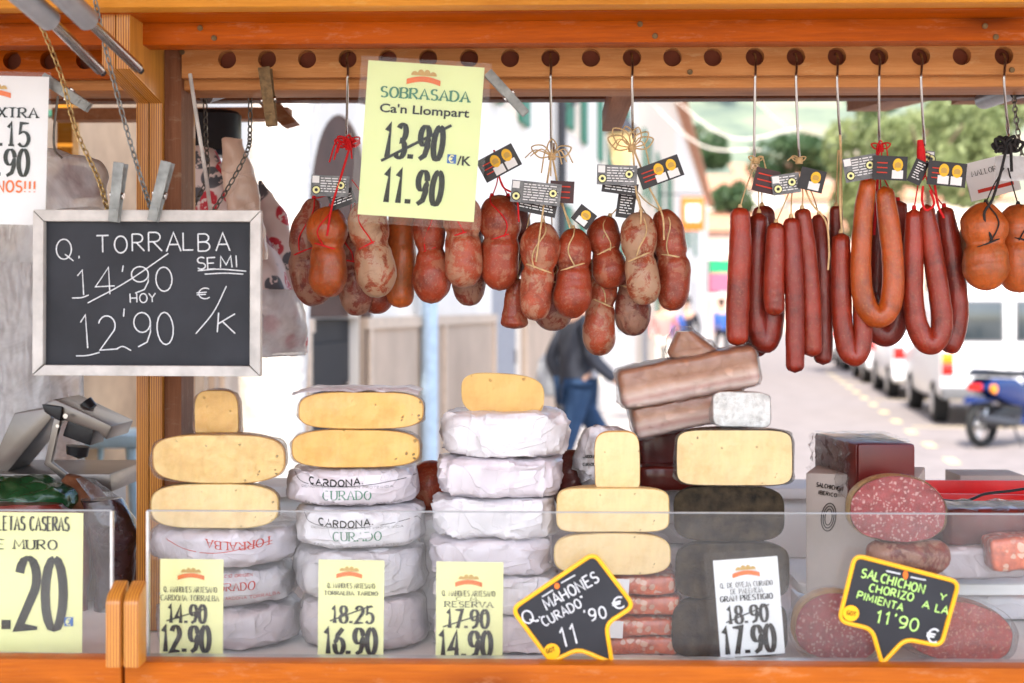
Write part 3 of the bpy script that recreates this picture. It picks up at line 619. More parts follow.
# large lime sign
c = Card(421, 141, 117, 155, 4.0, 1.90)
def ex(c, g):
    obj('lettering', bfont("Ca'n Llompart", c, 15, 51, 8.5, 90, .001, .018), M['ink'], g, smooth=0)
    obj('lettering', bfont("/K", c, 96, 99, 9, 14, .001, .022), M['ink'], g, smooth=0)
    mb = MB(); c.poly(mb, [(86, 89), (95, 89), (95, 98), (86, 98)], .0003, .0012); obj('euro_badge', mb, M['blueink'], g, smooth=0)
    mb = MB(); c.text(mb, '€', 87.5, 97, 7, 5.5, .16, 'mono', off=.0016); obj('lettering', mb, M['ticket'], g, smooth=0)
sign('price_sign', c, 'large lime paper sign reading SOBRASADA with 13.90 struck out and 11.90', M['ticketg'],
     [('SOBRASADA', 15, 36, 10.5, 89, .2, 'serif', 'greenink'), ], None, (7, 4, 7, 8), None, (40, 2, 34), extra=None)
g_ = bpy.data.objects['price_sign']; ex(c, g_)
for tx, x, y, h, wd in (('13.90', 22, 96, 34, 58), ('11.90', 24, 141, 34, 58)):
    mb = MB(); pp = c; 
    write(mb, tx, lambda lx, ly, k: pp.pt(x+lx+ly*.06, y-ly, .001+k*4e-6), h, wd, .155, 'pen', gap=.3); obj('lettering', mb, M['ink'], g_, smooth=0)
mb = MB(); c.line(mb, 20, 100, 88, 60, 2.8, .0018); obj('strike_line', mb, M['ink'], g_, smooth=0)
# left white sign, cut by the frame
c = Card(0, 150, 96, 150, 1.5, 1.84)
def ex2(c, g): logo(c, g, 26, -4+8, 32)
sign('price_sign', c, 'white paper sign with EXTRA, .15, .90 and orange NOS!!! hanging at the top left edge', M['white'],
     [('EXTRA', 36, 42, 10, 50, .2, 'serif'), ('0.15', 32, 71, 24, 46, .15, 'serif'), ('7.90', 32, 101, 27, 46, .15, 'serif'), ('NOS!!!', 46, 117, 11, 40, .18, 'mono', 'orink')], None, (5, 4, 3, 5), None, None, extra=ex2)
# left yellow sign behind the short screen
c = Card(10, 582, 148, 141, .5, 1.71)
def ex3(c, g):
    mb = MB(); c.poly(mb, [(130, 105), (139, 105), (139, 114), (130, 114)], .0003, .0012); obj('euro_badge', mb, M['blueink'], g, smooth=0)
    mb = MB(); c.text(mb, '€', 131.5, 113, 7, 5.5, .16, 'mono', off=.0016); obj('lettering', mb, M['ticket'], g, smooth=0)
sign('price_sign', c, 'large pale yellow sign reading GALLETAS CASERAS DE MURO and .20 at the bottom left', M['ticket'],
     [('GALLETAS CASERAS', 44, 18, 14, 90, .14, 'serif'), ('DE MURO', 50, 37, 9.5, 72, .2, 'serif'), ('.20', 68, 118, 72, 62, .12, 'serif')], None, (2, 2, 28, 3), extra=ex3)

# chalkboard
c = Card(148, 293, 224, 162, .2, 1.82)
g = thing('chalkboard', tuple(P(148, 374, 1.82)), 'grey framed chalkboard handwritten Q. TORRALBA SEMI 12\'90, hung from two pegs', 'chalkboard')
obj('board', c.sheet(MB(), .006, 0, -8), M['slate'], g)
Wb, Hb, fw = 231, 167, 11.5
c2 = Card(147.5, 293, Wb, Hb, .25, 1.815)
def bar(pts): mb = MB(); c2.poly(mb, pts, .014, .006); obj('frame_bar', mb, M['frame'], g, bevel=.0015)
bar([(0, 0), (Wb, 0), (Wb-fw, fw), (fw, fw)]); bar([(0, Hb), (fw+1, Hb-fw+1), (Wb-fw, Hb-fw+1), (Wb, Hb)])
bar([(0, 0.6), (fw-.5, fw+.5), (fw-.5, Hb-fw), (0, Hb-.6)]); bar([(Wb, .6), (Wb, Hb-.6), (Wb-fw+.5, Hb-fw), (Wb-fw+.5, fw+.5)])
c3 = Card(147.5, 293, Wb, Hb, 0, 1.815)
def chk(txt, x0, y0, h, wd, wt=.06, ang=0, mt='chalk', jit=.06):
    mb = MB(); x0 -= 147.5-Wb/2; y0 -= 293-Hb/2; c3.text(mb, txt, x0, y0, h, wd, wt, 'mono', ang=ang, off=-.0035, jit=jit); return mb
def chalk_line(pts, w_=1.1):
    mb = MB(); q = catmull([Vector((x-147.5+Wb/2, y-293+Hb/2, 0)) for x, y in pts], 14); L, Rr = ribbon([Vector((p.x, p.y)) for p in q], lambda d: w_)
    vs = []
    for i, (a, b) in enumerate(zip(L, Rr)): vs += [c3.pt(a.x, a.y, -.0030+i*3e-6), c3.pt(b.x, b.y, -.0030+i*3e-6)]
    return mb.add(vs, [(2*i, 2*i+1, 2*i+3, 2*i+2) for i in range(len(L)-1)])
for a in (('Q.', 54, 258, 20, 28, .06, 0), ('TORRALBA', 96, 252, 18, 134, .075, -1), ('SEMI', 197, 269, 12, 42, .10, -3), ("14'90", 74, 296, 26, 102, .045, -3), ('HOY', 129, 303, 9, 26, .12, -2), ("12'90", 78, 351, 34, 100, .036, -4), ('€', 198, 299, 11, 14, .09, -4), ('K', 219, 332, 20, 19, .06, 4)):
    obj('chalk_lettering', chk(*a), M['chalk'], g, smooth=0)
for q in ([(86, 303), (125, 282), (168, 253)], [(198, 270.5), (220, 269), (247, 271)], [(205, 274), (225, 273), (244, 274)], [(227, 286), (214, 312), (196, 334)], [(70, 298), (80, 297.5), (87, 295)], [(74, 356.5), (86, 356), (98, 353)], [(116, 349), (122, 347), (130, 351)]):
    obj('chalk_stroke', chalk_line(q), M['chalk'], g, smooth=0)

# yellow rimmed hand-written chalk signs
def chalksign(outline, Y, label, lines, cat='chalk sign'):
    c0 = Vector((sum(p[0] for p in outline)/len(outline), sum(p[1] for p in outline)/len(outline)))
    # round the corners
    pts = []; n = len(outline)
    for i in range(n):
        a, b, d = (Vector(outline[i-1]), Vector(outline[i]), Vector(outline[(i+1) % n])); r_ = min(9, (a-b).length*.3, (d-b).length*.3)
        ang_ = (a-b).angle(d-b)
        if ang_ < R(60): r_ = min(r_, 5)
        p0 = b+(a-b).normalized()*r_; p1 = b+(d-b).normalized()*r_
        for k in range(6): t_ = k/5; pts.append((p0*(1-t_)**2+b*2*t_*(1-t_)+p1*t_*t_))
    W3 = lambda p, off: P(p.x, p.y, Y)+Vector((0, -off, 0))
    g = thing('chalk_sign', tuple(P(c0.x, max(p[1] for p in outline), Y)), label, cat, 'yellow rimmed chalk signs')
    obj('board', MB().prism([W3(p, 0) for p in pts], (0, .002, 0)), M['slate'], g, smooth=0)
    ring = MB().loop([W3(p, .0002) for p in pts], .0026, 8); obj('rim', ring, M['yframe'], g)
    cc = Card(c0.x, c0.y, 0, 0, 0, Y)
    for (tx, x, y, h, wd, wt, ang, mt) in lines:
        mb = MB(); cc.text(mb, tx, x-c0.x, y-c0.y, h, wd, wt, 'mono', ang=ang, off=.0012, jit=.03); obj('chalk_lettering', mb, M[mt], g, smooth=0)
    return g, cc, c0
g, cc, c0 = chalksign([(512, 609), (594, 553), (634, 606), (606, 624), (612, 663), (578, 649), (551, 662)], 1.637, 'star shaped chalk sign with a yellow rim handwritten Q. MAHONES CURADO',
    [('Q.', 525, 625, 13, 19, .11, -24, 'chalk'), ('MAHONES', 547, 610, 11, 60, .13, -29, 'chalk'), ('"CURADO"', 541, 629, 9.5, 52, .13, -29, 'chalk'), ('11', 563, 647, 19, 18, .09, -14, 'chalk'), ("'90", 586, 622, 12, 22, .12, -14, 'chalk'), ('€', 613, 610, 12, 13, .13, -15, 'chalk')])
mb = MB(); cc.blob(mb, 552-c0.x, 651-c0.y, 8, 8, .0031, 20); obj('round_sticker', mb, M['yframe'], g, smooth=0)
mb = MB(); cc.text(mb, 'GOT', 547-c0.x, 653-c0.y, 4, 9, .2, 'mono', ang=-20, off=.0036); obj('lettering', mb, M['ink'], g, smooth=0)
mb = MB(); cc.blob(mb, 557-c0.x, 586-c0.y, 2.6, 3, .0014, 12); obj('emblem', mb, M['orink'], g, smooth=0)
mb = MB(); cc.line(mb, 542-c0.x, 597-c0.y, 553-c0.x, 590-c0.y, 1.2, .0014); cc.line(mb, 561-c0.x, 583-c0.y, 575-c0.x, 575-c0.y, 1.2, .0014); obj('printed_line', mb, M['chalk'], g, smooth=0)
g, cc, c0 = chalksign([(855, 555), (959, 582), (941, 646), (905, 639), (882, 664), (872, 629), (839, 621)], 1.637, 'speech bubble shaped chalk sign with a yellow rim reading SALCHICHON Y CHORIZO',
    [('SALCHICHON', 861, 577, 8.5, 64, .15, 15, 'gchalk'), ('Y', 938, 599, 6, 6, .16, 15, 'gchalk'), ('CHORIZO', 869, 591, 7.5, 44, .16, 13, 'gchalk'), ('A', 921, 607, 7, 7, .15, 14, 'gchalk'), ('LA', 934, 611, 7.5, 13, .15, 14, 'gchalk'), ('PIMIENTA', 857, 598, 7, 47, .16, 16, 'gchalk'),
     ("11'90", 875, 622, 12, 43, .12, 12, 'gchalk'), ('€', 925, 641, 14, 12, .13, 10, 'chalk')])
mb = MB(); cc.blob(mb, 851-c0.x, 613-c0.y, 8, 8, .0031, 20); obj('round_sticker', mb, M['yframe'], g, smooth=0)
mb = MB(); cc.text(mb, 'GOT', 846.5-c0.x, 614-c0.y, 4, 9, .2, 'mono', ang=12, off=.0036); obj('lettering', mb, M['ink'], g, smooth=0)
mb = MB(); cc.blob(mb, 905-c0.x, 575-c0.y, 2.6, 4.5, .0014, 12); obj('emblem', mb, M['orink'], g, smooth=0)
mb = MB(); cc.line(mb, 886-c0.x, 571-c0.y, 900-c0.x, 574-c0.y, 1.4, .0014); cc.line(mb, 910-c0.x, 577-c0.y, 925-c0.x, 580-c0.y, 1.2, .0014); obj('printed_line', mb, M['chalk'], g, smooth=0)
# ------------------------------------------------ hanging sausages
def casing(pts, widths, pinch=(), n=44, seg=22, amp=.0012, seed=0, blunt=.5, pd=.15):
    """pts: control points; widths: diameters (m) along the path; pinch: positions 0-1 of tied waists"""
    q = catmull(pts, n); cum = [0]
    for i in range(n): cum.append(cum[-1]+(q[i+1]-q[i]).length)
    L = cum[-1]; rad = []
    m = len(widths)-1
    for i in range(n+1):
        s = cum[i]/L; k = min(int(s*m), m-1); tt = s*m-k; tt = tt*tt*(3-2*tt); r = (widths[k]*(1-tt)+widths[k+1]*tt)/2
        for p in pinch: r *= 1-pd*math.exp(-((cum[i]-p*L)/(r*.26))**2)
        e = min(cum[i], L-cum[i])/(r*blunt*2)
        if e < 1: r *= math.sqrt(max(.0, 1-(1-e)**2))
        rad.append(max(r, .0004))
    # denser rings at the ends
    mb = MB().tube(q, rad, seg)
    ph = seed*1.37
    for i, v in enumerate(mb.v):
        qv = v*22+Vector((ph*9, ph*5, 0)); f_ = noise.noise(qv)*amp*1.4+noise.noise(v*60+Vector((0, ph, 3)))*amp*.6
        a = q[min(i//seg, n)]; d = (v-a)
        if d.length > 1e-5:
            ri = min(i//seg, n); al = cum[ri]; fold = 0
            for pz in list(pinch)+[0, 1]: fold = max(fold, math.exp(-abs(al-pz*L)/(rad[n//2]*.8)))
            an = 2*math.pi*(i % seg)/seg; pl_ = (math.cos(7*an+ph*3)+.6*math.cos(11*an+ph*5+al*60))*fold*.00075*min(1, rad[ri]/.008)
            wr_ = noise.noise(Vector((an*1.2, al*210, ph)))*.0004
            mb.v[i] = v+d.normalized()*(f_+pl_+wr_)
    return mb, q, rad, cum
def ring_at(q, rad, cum, s, th, tilt=.25, grow=1.0):
    L = cum[-1]; i = min(range(len(cum)), key=lambda k: abs(cum[k]-s*L)); i = max(1, min(len(q)-2, i))
    T = (q[i+1]-q[i-1]).normalized(); T = (T+Vector((tilt, 0, 0))).normalized(); a = Vector((0, 1, 0)); N = (a-T*a.dot(T)).normalized(); B = T.cross(N); r = rad[i]*1.02*grow+th*.3
    return MB().loop([q[i]+(N*math.cos(2*math.pi*k/24)+B*math.sin(2*math.pi*k/24))*r for k in range(24)], th, 6)
def px_pts(lst, Y): return [P(p[0], p[1], p[2] if len(p) > 2 else Y) for p in lst]
SEED = 0
def sausage(kind, path, Y, widths, mt, label, pinch=(), tie=None, hang=None, group=None, blunt=.5, amp=.0018, seg=34, n=64, strmat=None, pd=.15):
    global SEED; SEED += 1
    mb, q, rad, cum = casing(px_pts(path, Y), [w_*K(Y) for w_ in widths], pinch, n, seg, amp, SEED, blunt, pd)
    g = thing(kind, tuple(q[0]), label, 'sausage', group)
    obj('casing', mb, M[mt], g, smooth=60)
    sm = M[strmat or tie or 'raffia']
    if tie:
        for k, p in enumerate(pinch): obj('string_tie', ring_at(q, rad, cum, p, .0013, .35 if (SEED+k) % 2 else -.3), sm, g, smooth=60)
        # a string running down the front from the top to the first tie
        if pinch:
            i1 = min(range(len(cum)), key=lambda k: abs(cum[k]-pinch[0]*cum[-1])); pts = []
            for k in range(6):
                i = int(1+(i1-1)*k/5); sidex = math.sin(k*.8+SEED)*.35
                pts.append(q[i]+Vector((sidex*rad[i], -math.sqrt(1-sidex**2)*rad[i]-.0006, 0)))
            obj('string_tie', MB().tube(catmull(pts, 16), .0011, 6), sm, g, smooth=60)
    if hang:
        h = P(hang[0], hang[1], hang[2] if len(hang) > 2 else 2.03); t0 = q[0]+(q[1]-q[0])*.3
        mid = (h+t0)/2+Vector((random.uniform(-.004, .004), 0, random.uniform(-.002, .002)))
        obj('hanging_string', MB().tube(catmull([h, mid, t0], 12), .0010, 6), sm, g, smooth=60)
        e = MB().tube([q[0]+Vector((0, 0, .004)), q[0]+Vector((0, 0, .0)), q[0]-Vector((0, 0, .004))], [.0022, .0034, .003], 8); obj('knotted_end', e, sm, g)
    return g
SG = 'sobrasadas hanging from the rail'; H1 = (347, 190, 2.03); H2 = (352, 200, 2.05); H3 = (551, 190, 2.03); H4 = (632, 190, 2.03); HM = (498, 175, 2.04)
S = sausage
S('sobrasada', [(314, 198), (307, 240), (311, 280), (322, 304)], 2.10, [18, 34, 40, 34], 's_mould', 'dull brown sobrasada at the far left, half behind the bright orange one', (.5,), 'red_str', H1, SG)
S('sobrasada', [(331, 206), (328, 228), (328, 247), (328, 272), (327, 298)], 2.03, [34, 43, 36, 39, 36], 's_orange', 'bright orange mottled sobrasada with a crossed red string, left of the lime sign', (.44,), 'red_str', H1, SG)
S('sobrasada', [(366, 200), (368, 222), (372, 246), (376, 272), (378, 298)], 2.02, [32, 40, 37, 41, 34], 's_pale', 'sobrasada with the whitest mould, below the left corner of the lime sign', (.46,), 'red_str', (352, 180, 2.04), SG)
S('sobrasada', [(348, 225), (350, 260), (356, 292), (358, 316)], 2.11, [26, 34, 36, 32], 's_mould', 'brownish sobrasada behind, its end showing between the orange and the whitest one', (.4,), 'red_str', H2, SG)
S('sobrasada', [(372, 225), (378, 262), (378, 290), (374, 314)], 2.13, [26, 32, 34, 30], 's_red', 'dark red sobrasada behind the whitest one, only its lower end showing', (.4,), 'red_str', H2, SG)
S('sobrasada', [(402, 205), (401, 240), (401, 275), (400, 308)], 2.09, [26, 29, 30, 29], 'b_or', 'smooth narrow orange sobrasada under the lime sign without a visible tie', (), None, None, SG)
S('sobrasada', [(429, 195), (429, 225), (430, 247), (432, 275), (431, 304)], 2.05, [28, 32, 29, 40, 34], 's_red', 'brown red sobrasada widening below a red tie under the middle of the lime sign', (.5,), 'red_str', None, SG)
S('sobrasada', [(470, 222), (468, 255), (469, 282), (470, 306)], 2.11, [28, 34, 35, 28], 's_mould', 'mouldy sobrasada end showing low behind the one at the lime sign\'s right corner', (.4,), 'red_str', None, SG)
S('sobrasada', [(468, 196), (464, 215), (463, 234), (463, 260), (465, 288)], 2.03, [30, 41, 37, 38, 31], 's_flesh', 'rosy sobrasada with a red tie right under the lime sign\'s right corner', (.42,), 'red_str', None, SG)
S('sobrasada', [(508, 196), (513, 232), (508, 264), (502, 286)], 2.10, [30, 36, 34, 26], 's_dark', 'dark sobrasada behind the big one with red string right of the lime sign', (.5,), 'red_str', HM, SG)
S('sobrasada', [(492, 196), (499, 215), (501, 236), (500, 262), (499, 291)], 2.04, [34, 42, 38, 38, 30], 's_red', 'large red sobrasada netted in red string just right of the lime sign', (.45,), 'red_str', HM, SG)
S('sobrasada', [(517, 278), (515, 300), (514, 329)], 2.08, [16, 22, 27], 's_red', 'small red cone shaped sobrasada hanging low left of the first raffia bunch', (), 'raffia', (533, 200), SG, .25)
S('sobrasada', [(553, 262), (552, 296), (556, 331)], 2.11, [30, 40, 40], 's_mould', 'greyish sobrasada end peeping out below the first raffia pair', (.3,), 'raffia', H3, SG)
S('sobrasada', [(543, 222), (540, 245), (538, 270), (536, 295), (536, 321)], 2.03, [30, 40, 34, 31, 28], 's_flesh', 'dusty clay red sobrasada on raffia, left one of the first raffia pair', (.47,), 'raffia', (548, 190, 2.02), SG)
S('sobrasada', [(573, 228), (574, 248), (574, 268), (573, 292), (570, 319)], 2.04, [28, 35, 34, 39, 30], 's_red', 'shiny red sobrasada with pale streaks, right one of the first raffia pair', (.43,), 'raffia', (554, 190, 2.02), SG)
S('sobrasada', [(592, 262), (602, 285), (600, 310), (599, 330), (600, 356)], 2.09, [26, 30, 29, 33, 27], 's_flesh', 'long sobrasada with a pale end hanging lowest below the two raffia bunches', (.45,), 'raffia', (604, 235), SG)
S('sobrasada', [(610, 216), (604, 234), (606, 252), (609, 268), (612, 289)], 2.06, [22, 33, 31, 36, 30], 's_red', 'plump dark red sobrasada at the left side of the big raffia bow bunch', (.48,), 'raffia', H4, SG)
S('sobrasada', [(632, 262), (631, 290), (633, 312), (634, 336)], 2.10, [24, 28, 36, 32], 's_mould', 'mouldy brown sobrasada end hanging below the big raffia bow bunch', (.35,), 'raffia', H4, SG)
S('sobrasada', [(641, 212), (639, 236), (640, 258), (643, 280), (647, 305)], 2.02, [26, 37, 32, 34, 30], 's_pale', 'pale mouldy bent sobrasada in the centre of the big raffia bow bunch', (.48,), 'raffia', (633, 188, 2.01), SG)
S('sobrasada', [(660, 210), (668, 232), (672, 258), (674, 284), (670, 311)], 2.05, [24, 33, 32, 33, 26], 's_red', 'red sobrasada at the right side of the big raffia bow bunch', (.47,), 'raffia', (636, 190, 2.02), SG)
S('sobrasada', [(652, 222), (660, 260), (664, 292)], 2.09, [24, 30, 26], 's_dark', 'darkest sobrasada hidden between the pale and the red one of the bow bunch', (), 'raffia', H4, SG)
CG = 'thin red sausages hanging from the rail'
a = dict(blunt=.45, amp=.0007, group=CG)
S('chorizo', [(740, 207), (740, 250), (738, 300), (737, 346)], 2.02, [20, 23, 23, 22], 'c_brick', 'straight red sausage at the very left of the thin sausages', hang=(755, 165), strmat='raffia', **a)
S('chorizo', [(759, 212), (757, 262), (756, 305), (758, 330), (766, 342), (772, 325), (773, 290), (770, 240)], 2.05, [18, 21, 22, 22, 23, 22, 20, 16], 'c_red', 'looped red sausage second from the left, its bend at the level of the bacon', hang=(756, 165), strmat='raffia', n=70, **a)
S('chorizo', [(762, 205, 2.09), (766, 250, 2.10), (757, 325, 2.10), (756, 357, 2.09)], 2.1, [22, 26, 26, 24], 'c_dark', 'dark red sausage behind the leftmost loop with its end showing lowest', hang=(756, 168), strmat='raffia', **a)
S('chorizo', [(776, 222), (775, 255), (774, 290), (775, 316)], 2.02, [17, 20, 21, 20], 'c_brick', 'shortest straight red sausage, third from the left', hang=(796, 172), strmat='raffia', **a)
S('chorizo', [(791, 217), (793, 262), (795, 318), (795, 373)], 2.02, [16, 19, 19, 19], 'c_red', 'longest straight red sausage reaching the lowest of all', hang=(797, 172), strmat='raffia', **a)
S('chorizo', [(802, 208), (807, 250), (811, 305), (812, 357)], 2.03, [16, 19, 20, 20], 'c_brick', 'straight red sausage right beside the longest one', hang=(798, 172), strmat='raffia', **a)
S('chorizo', [(819, 214, 2.07), (822, 262), (824, 312), (823, 365)], 2.06, [16, 18, 18, 19], 'c_dark', 'dark straight sausage left of the lone raffia string\'s loop', hang=(800, 172), strmat='raffia', **a)
S('chorizo', [(836, 205, 2.08), (836, 260, 2.09), (834, 300, 2.09)], 2.09, [12, 15, 15], 'c_dark', 'short dark sausage behind the string of the loop under the lone raffia string', hang=(838, 150), strmat='raffia', **a)
S('chorizo', [(841, 232), (841, 280), (842, 320), (847, 349), (856, 356), (862, 340), (862, 300), (858, 262)], 2.04, [17, 20, 20, 20, 20, 19, 18, 14], 'c_brick', 'narrow looped sausage hanging from the lone raffia string', hang=(839, 150), strmat='raffia', n=70, **a)
S('chorizo', [(882, 200, 2.10), (879, 250, 2.10), (876, 305, 2.10)], 2.10, [16, 20, 22], 'c_dark', 'short dark sausage seen through the orange loop', hang=(880, 172), strmat='red_str', **a)
S('chorizo', [(898, 200, 2.09), (900, 260), (900, 305), (889, 334), (872, 325), (868, 290)], 2.08, [16, 21, 22, 24, 23, 20], 'c_dark', 'dark looped sausage behind the thick orange loop', hang=(881, 172), strmat='red_str', n=70, **a)
S('chorizo', [(869, 176), (863, 220), (861, 275), (866, 306), (879, 317), (891, 303), (893, 265), (889, 225), (884, 186)], 2.02, [16, 19, 20, 21, 22, 22, 21, 21, 18], 'c_or', 'thick orange looped sausage, the only one with a lighter orange side', hang=(879, 165), strmat='red_str', n=80, **a)
S('chorizo', [(944, 206, 2.07), (952, 262), (957, 310), (953, 336), (945, 352)], 2.07, [17, 22, 22, 23, 22], 'c_red', 'rightmost dark red sausage, curving down behind the right hand loop', hang=(924, 172), strmat='red_str', n=60, **a)
S('chorizo', [(914, 208), (913, 260), (914, 310), (922, 337), (933, 343), (942, 326), (938, 285), (931, 240), (926, 204)], 2.03, [16, 19, 20, 21, 22, 21, 20, 19, 15], 'c_brick', 'right hand looped sausage below the red bound knot', hang=(921, 168), strmat='red_str', n=80, **a)
BG = 'orange sausages on black string at the right edge'
S('sobrasada', [(974, 222, 2.10), (972, 250, 2.1), (975, 276, 2.1)], 2.1, [24, 30, 26], 's_pale', 'pale brown sausage end showing behind the big orange one on black string', group=BG)
S('sobrasada', [(986, 202), (984, 222), (985, 246), (986, 266), (987, 291)], 2.03, [36, 45, 42, 46, 36], 'b_or', 'big orange sausage with a black string round its waist, left of the edge pair', (.46,), 'black_str', (1004, 168), BG)
S('sobrasada', [(1018, 204), (1019, 232), (1019, 262), (1020, 293)], 2.06, [34, 44, 44, 38], 'b_or', 'big orange sausage cut by the right edge of the picture', (.42,), 'black_str', (1008, 168), BG)

# ------------------------------------------------ knots and bows
def bow(px, py, mt, label, loops=4, ends=5, sz=30, Y=2.015, th=.0011, cat='bow'):
    c = P(px, py, Y); k = K(Y); mb = MB(); kname = 'string_bow'
    for i in range(loops):
        a0 = R(150-i*120/max(1, loops-1)); s = sz*random.uniform(.75, 1.1)*k
        d = Vector((math.cos(a0), random.uniform(-.3, .1), abs(math.sin(a0))*.7)); e = Vector((-d.z, 0, d.x))*.28
        mb.tube(catmull([c, c+d*s*.5+e*s, c+d*s, c+d*s*.55-e*s, c+Vector((0, -.002, 0))], 24), th, 6)
    for i in range(ends):
        s = sz*random.uniform(.8, 1.6)*k; dx = random.uniform(-1, 1)
        mb.tube(catmull([c, c+Vector((dx*s*.6, -.006, s*.2)), c+Vector((dx*s, -.004, -s*random.uniform(-.2, .9)))], 12), th*.9, 6)
    for z in range(4): 
        q = c+Vector((0, 0, (-2+z)*.0022)); mb.loop([q+Vector((math.cos(2*math.pi*j/12)*.0045, math.sin(2*math.pi*j/12)*.0045, 0)) for j in range(12)], .0013, 5)
    return obj(kname, mb, M[mt], label=label, cat=cat, smooth=60, group='string bows on the hooks')
bow(349, 146, 'red_str', 'bushy red string knot left of the lime price sign', 7, 5, 15, th=.0014)
bow(552, 156, 'raffia', 'spiky raffia knot with long loose ends', 3, 9, 26)
bow(632, 148, 'raffia', 'large raffia bow with wide loops', 6, 3, 30)
bow(756, 160, 'raffia', 'plain raffia knot above the leftmost thin sausages', 2, 2, 10)
bow(799, 160, 'raffia', 'plain raffia knot above the second bunch of thin sausages', 2, 2, 10)
bow(880, 148, 'red_str', 'small red string knot above the thick orange loop', 3, 3, 13)
bow(1006, 150, 'black_str', 'thick black string bow at the right edge', 7, 3, 19, th=.0024)
def rope(pts, Y, mt, label, th=.0014, cat='string'):
    obj('string', MB().tube(catmull(px_pts(pts, Y), 20), th, 7), M[mt], label=label, cat=cat, smooth=60, group='strings below the hooks')
rope([(840, 135), (841, 160), (840, 200), (842, 232)], 2.02, 'raffia', 'lone raffia string above the narrow looped sausage', .0018)
rope([(551, 158), (546, 190), (541, 225), (536, 262)], 2.0, 'raffia', 'raffia string running down over the left sausage of the first pair')
rope([(553, 160), (560, 195), (570, 228)], 2.01, 'raffia', 'raffia string from the spiky knot to the shiny red sobrasada')
rope([(633, 150), (636, 190), (641, 214), (638, 250)], 1.998, 'raffia', 'raffia string from the large bow over the pale bent sobrasada')
rope([(634, 150), (648, 185), (662, 214), (664, 240)], 2.01, 'raffia', 'raffia string from the large bow to the red sobrasada at its right')
rope([(349, 150), (340, 180), (332, 206), (327, 236)], 2.0, 'red_str', 'red string from the bushy knot to the bright orange sobrasada', .0017)
rope([(494, 150), (502, 185), (516, 196), (519, 222)], 2.0, 'red_str', 'red string over the large netted sobrasada')
rope([(804, 186), (812, 204), (826, 222), (829, 250), (828, 270)], 1.995, 'raffia', 'loose raffia end curling over the dark straight sausage')
rope([(880, 150), (872, 165), (866, 180)], 2.01, 'red_str', 'red string from the small knot to the left arm of the orange loop', .0022)
rope([(878, 150), (877, 190), (874, 235)], 2.06, 'red_str', 'red string hanging inside the thick orange loop', .0022)
rope([(923, 186), (922, 200), (926, 210), (934, 204), (930, 190)], 2.0, 'red_str', 'red string ring over the right hand looped sausage', .0018)
rope([(934, 180), (938, 205), (944, 218)], 2.01, 'red_str', 'red string to the rightmost dark red sausage', .0018)
rope([(1006, 150), (1000, 175), (992, 200), (984, 215), (992, 240)], 2.0, 'black_str', 'black string running down to the big orange sausage', .0020)
k_ = MB().tube(catmull(px_pts([(920, 140), (921, 152), (922, 172), (921, 180)], 2.01), 12), [.004, .0045, .005, .0055, .006, .0062, .006, .006, .0058, .0055, .005, .004, .003], 12); obj('bound_knot', k_, M['red_str'], label='red string wound thick round the stems above the right hand loop', cat='knot')

# ------------------------------------------------ small printed sausage labels
LN = 0
def label_card(cx, cy, w_, h_, ang, Y, style, lab, yaw=0):
    global LN; LN += 1
    c = Card(cx, cy, w_, h_, ang, Y, yaw); g = thing('sausage_label', tuple(c.pt(w_/2, h_, 0)), lab, 'label', 'small printed labels on the sausages')
    mt = {'grey': 'lab_grey', 'dark': 'lab_dark', 'yellow': 'lab_dark', 'red': 'lab_red', 'pale': 'card'}[style]
    obj('sheet', c.sheet(MB(), .0006), M[mt], g, smooth=0)
    mb = MB(); rnd = random.Random(LN)
    if style in ('grey', 'dark', 'pale'):
        y = 3; 
        while y < h_-3:
            x = w_*.25 if style == 'grey' else 3
            while x < w_-5:
                l = rnd.uniform(2, 7); c.line(mb, x, y, min(x+l, w_-3), y, 1.0, .0008); x += l+1.2
            y += 2.6
        obj('fine_print', mb, M['white' if style != 'pale' else 'ink'], g, smooth=0)
    if style in ('grey',):
        for k, (bx, by) in enumerate(((5.5, h_-6), (w_-8, h_*.45))):
            m1 = MB(); c.blob(m1, bx, by, 4.6, 4.6, .0011, 16); obj('badge', m1, M['black'], g, smooth=0)
            m1 = MB(); c.blob(m1, bx, by, 3.7, 3.7, .0014, 16); obj('badge', m1, M['ticket'], g, smooth=0)
            m1 = MB(); c.blob(m1, bx, by, 1.7, 1.7, .0017, 10); obj('badge', m1, M['black'], g, smooth=0)
        m1 = MB(); c.poly(m1, [(1, 1), (8, 1), (8, 8), (1, 8)], .0002, .0009); obj('stamp', m1, M['white'], g, smooth=0)
    if style == 'yellow':
        nb = 2 if w_ > 34 else 1
        for k in range(nb):
            x0 = w_-2-(k+1)*13
            m1 = MB(); c.poly(m1, [(x0, h_*.58), (x0+11, h_*.58), (x0+11, h_*.93), (x0, h_*.93)], .0002, .0009); obj('badge', m1, M['white'], g, smooth=0)
            m1 = MB(); c.blob(m1, x0+5.5, h_*.36, 5.0, h_*.27, .0012, 16); obj('badge', m1, M['lab_yel'], g, smooth=0)
            m1 = MB(); c.blob(m1, x0+5.5, h_*.36, 3.4, h_*.12, .0015, 8); obj('badge', m1, M['tan'], g, smooth=0); m1 = MB(); c.line(m1, x0+2, h_*.46, x0+9, h_*.46, .8, .0016); obj('badge', m1, M['tan'], g, smooth=0)
        if w_ > 28:
            for yy in (h_*.3, h_*.5, h_*.7): c.line(mb, 4, yy, w_*.42, yy, 1.1, .0008)
            obj('fine_print', mb, M['redink'], g, smooth=0)
    if style == 'red':
        for yy in (h_*.25, h_*.5, h_*.75): c.line(mb, 3, yy, w_-4, yy, 1.3, .0008)
        obj('fine_print', mb, M['redink'], g, smooth=0)
    return g
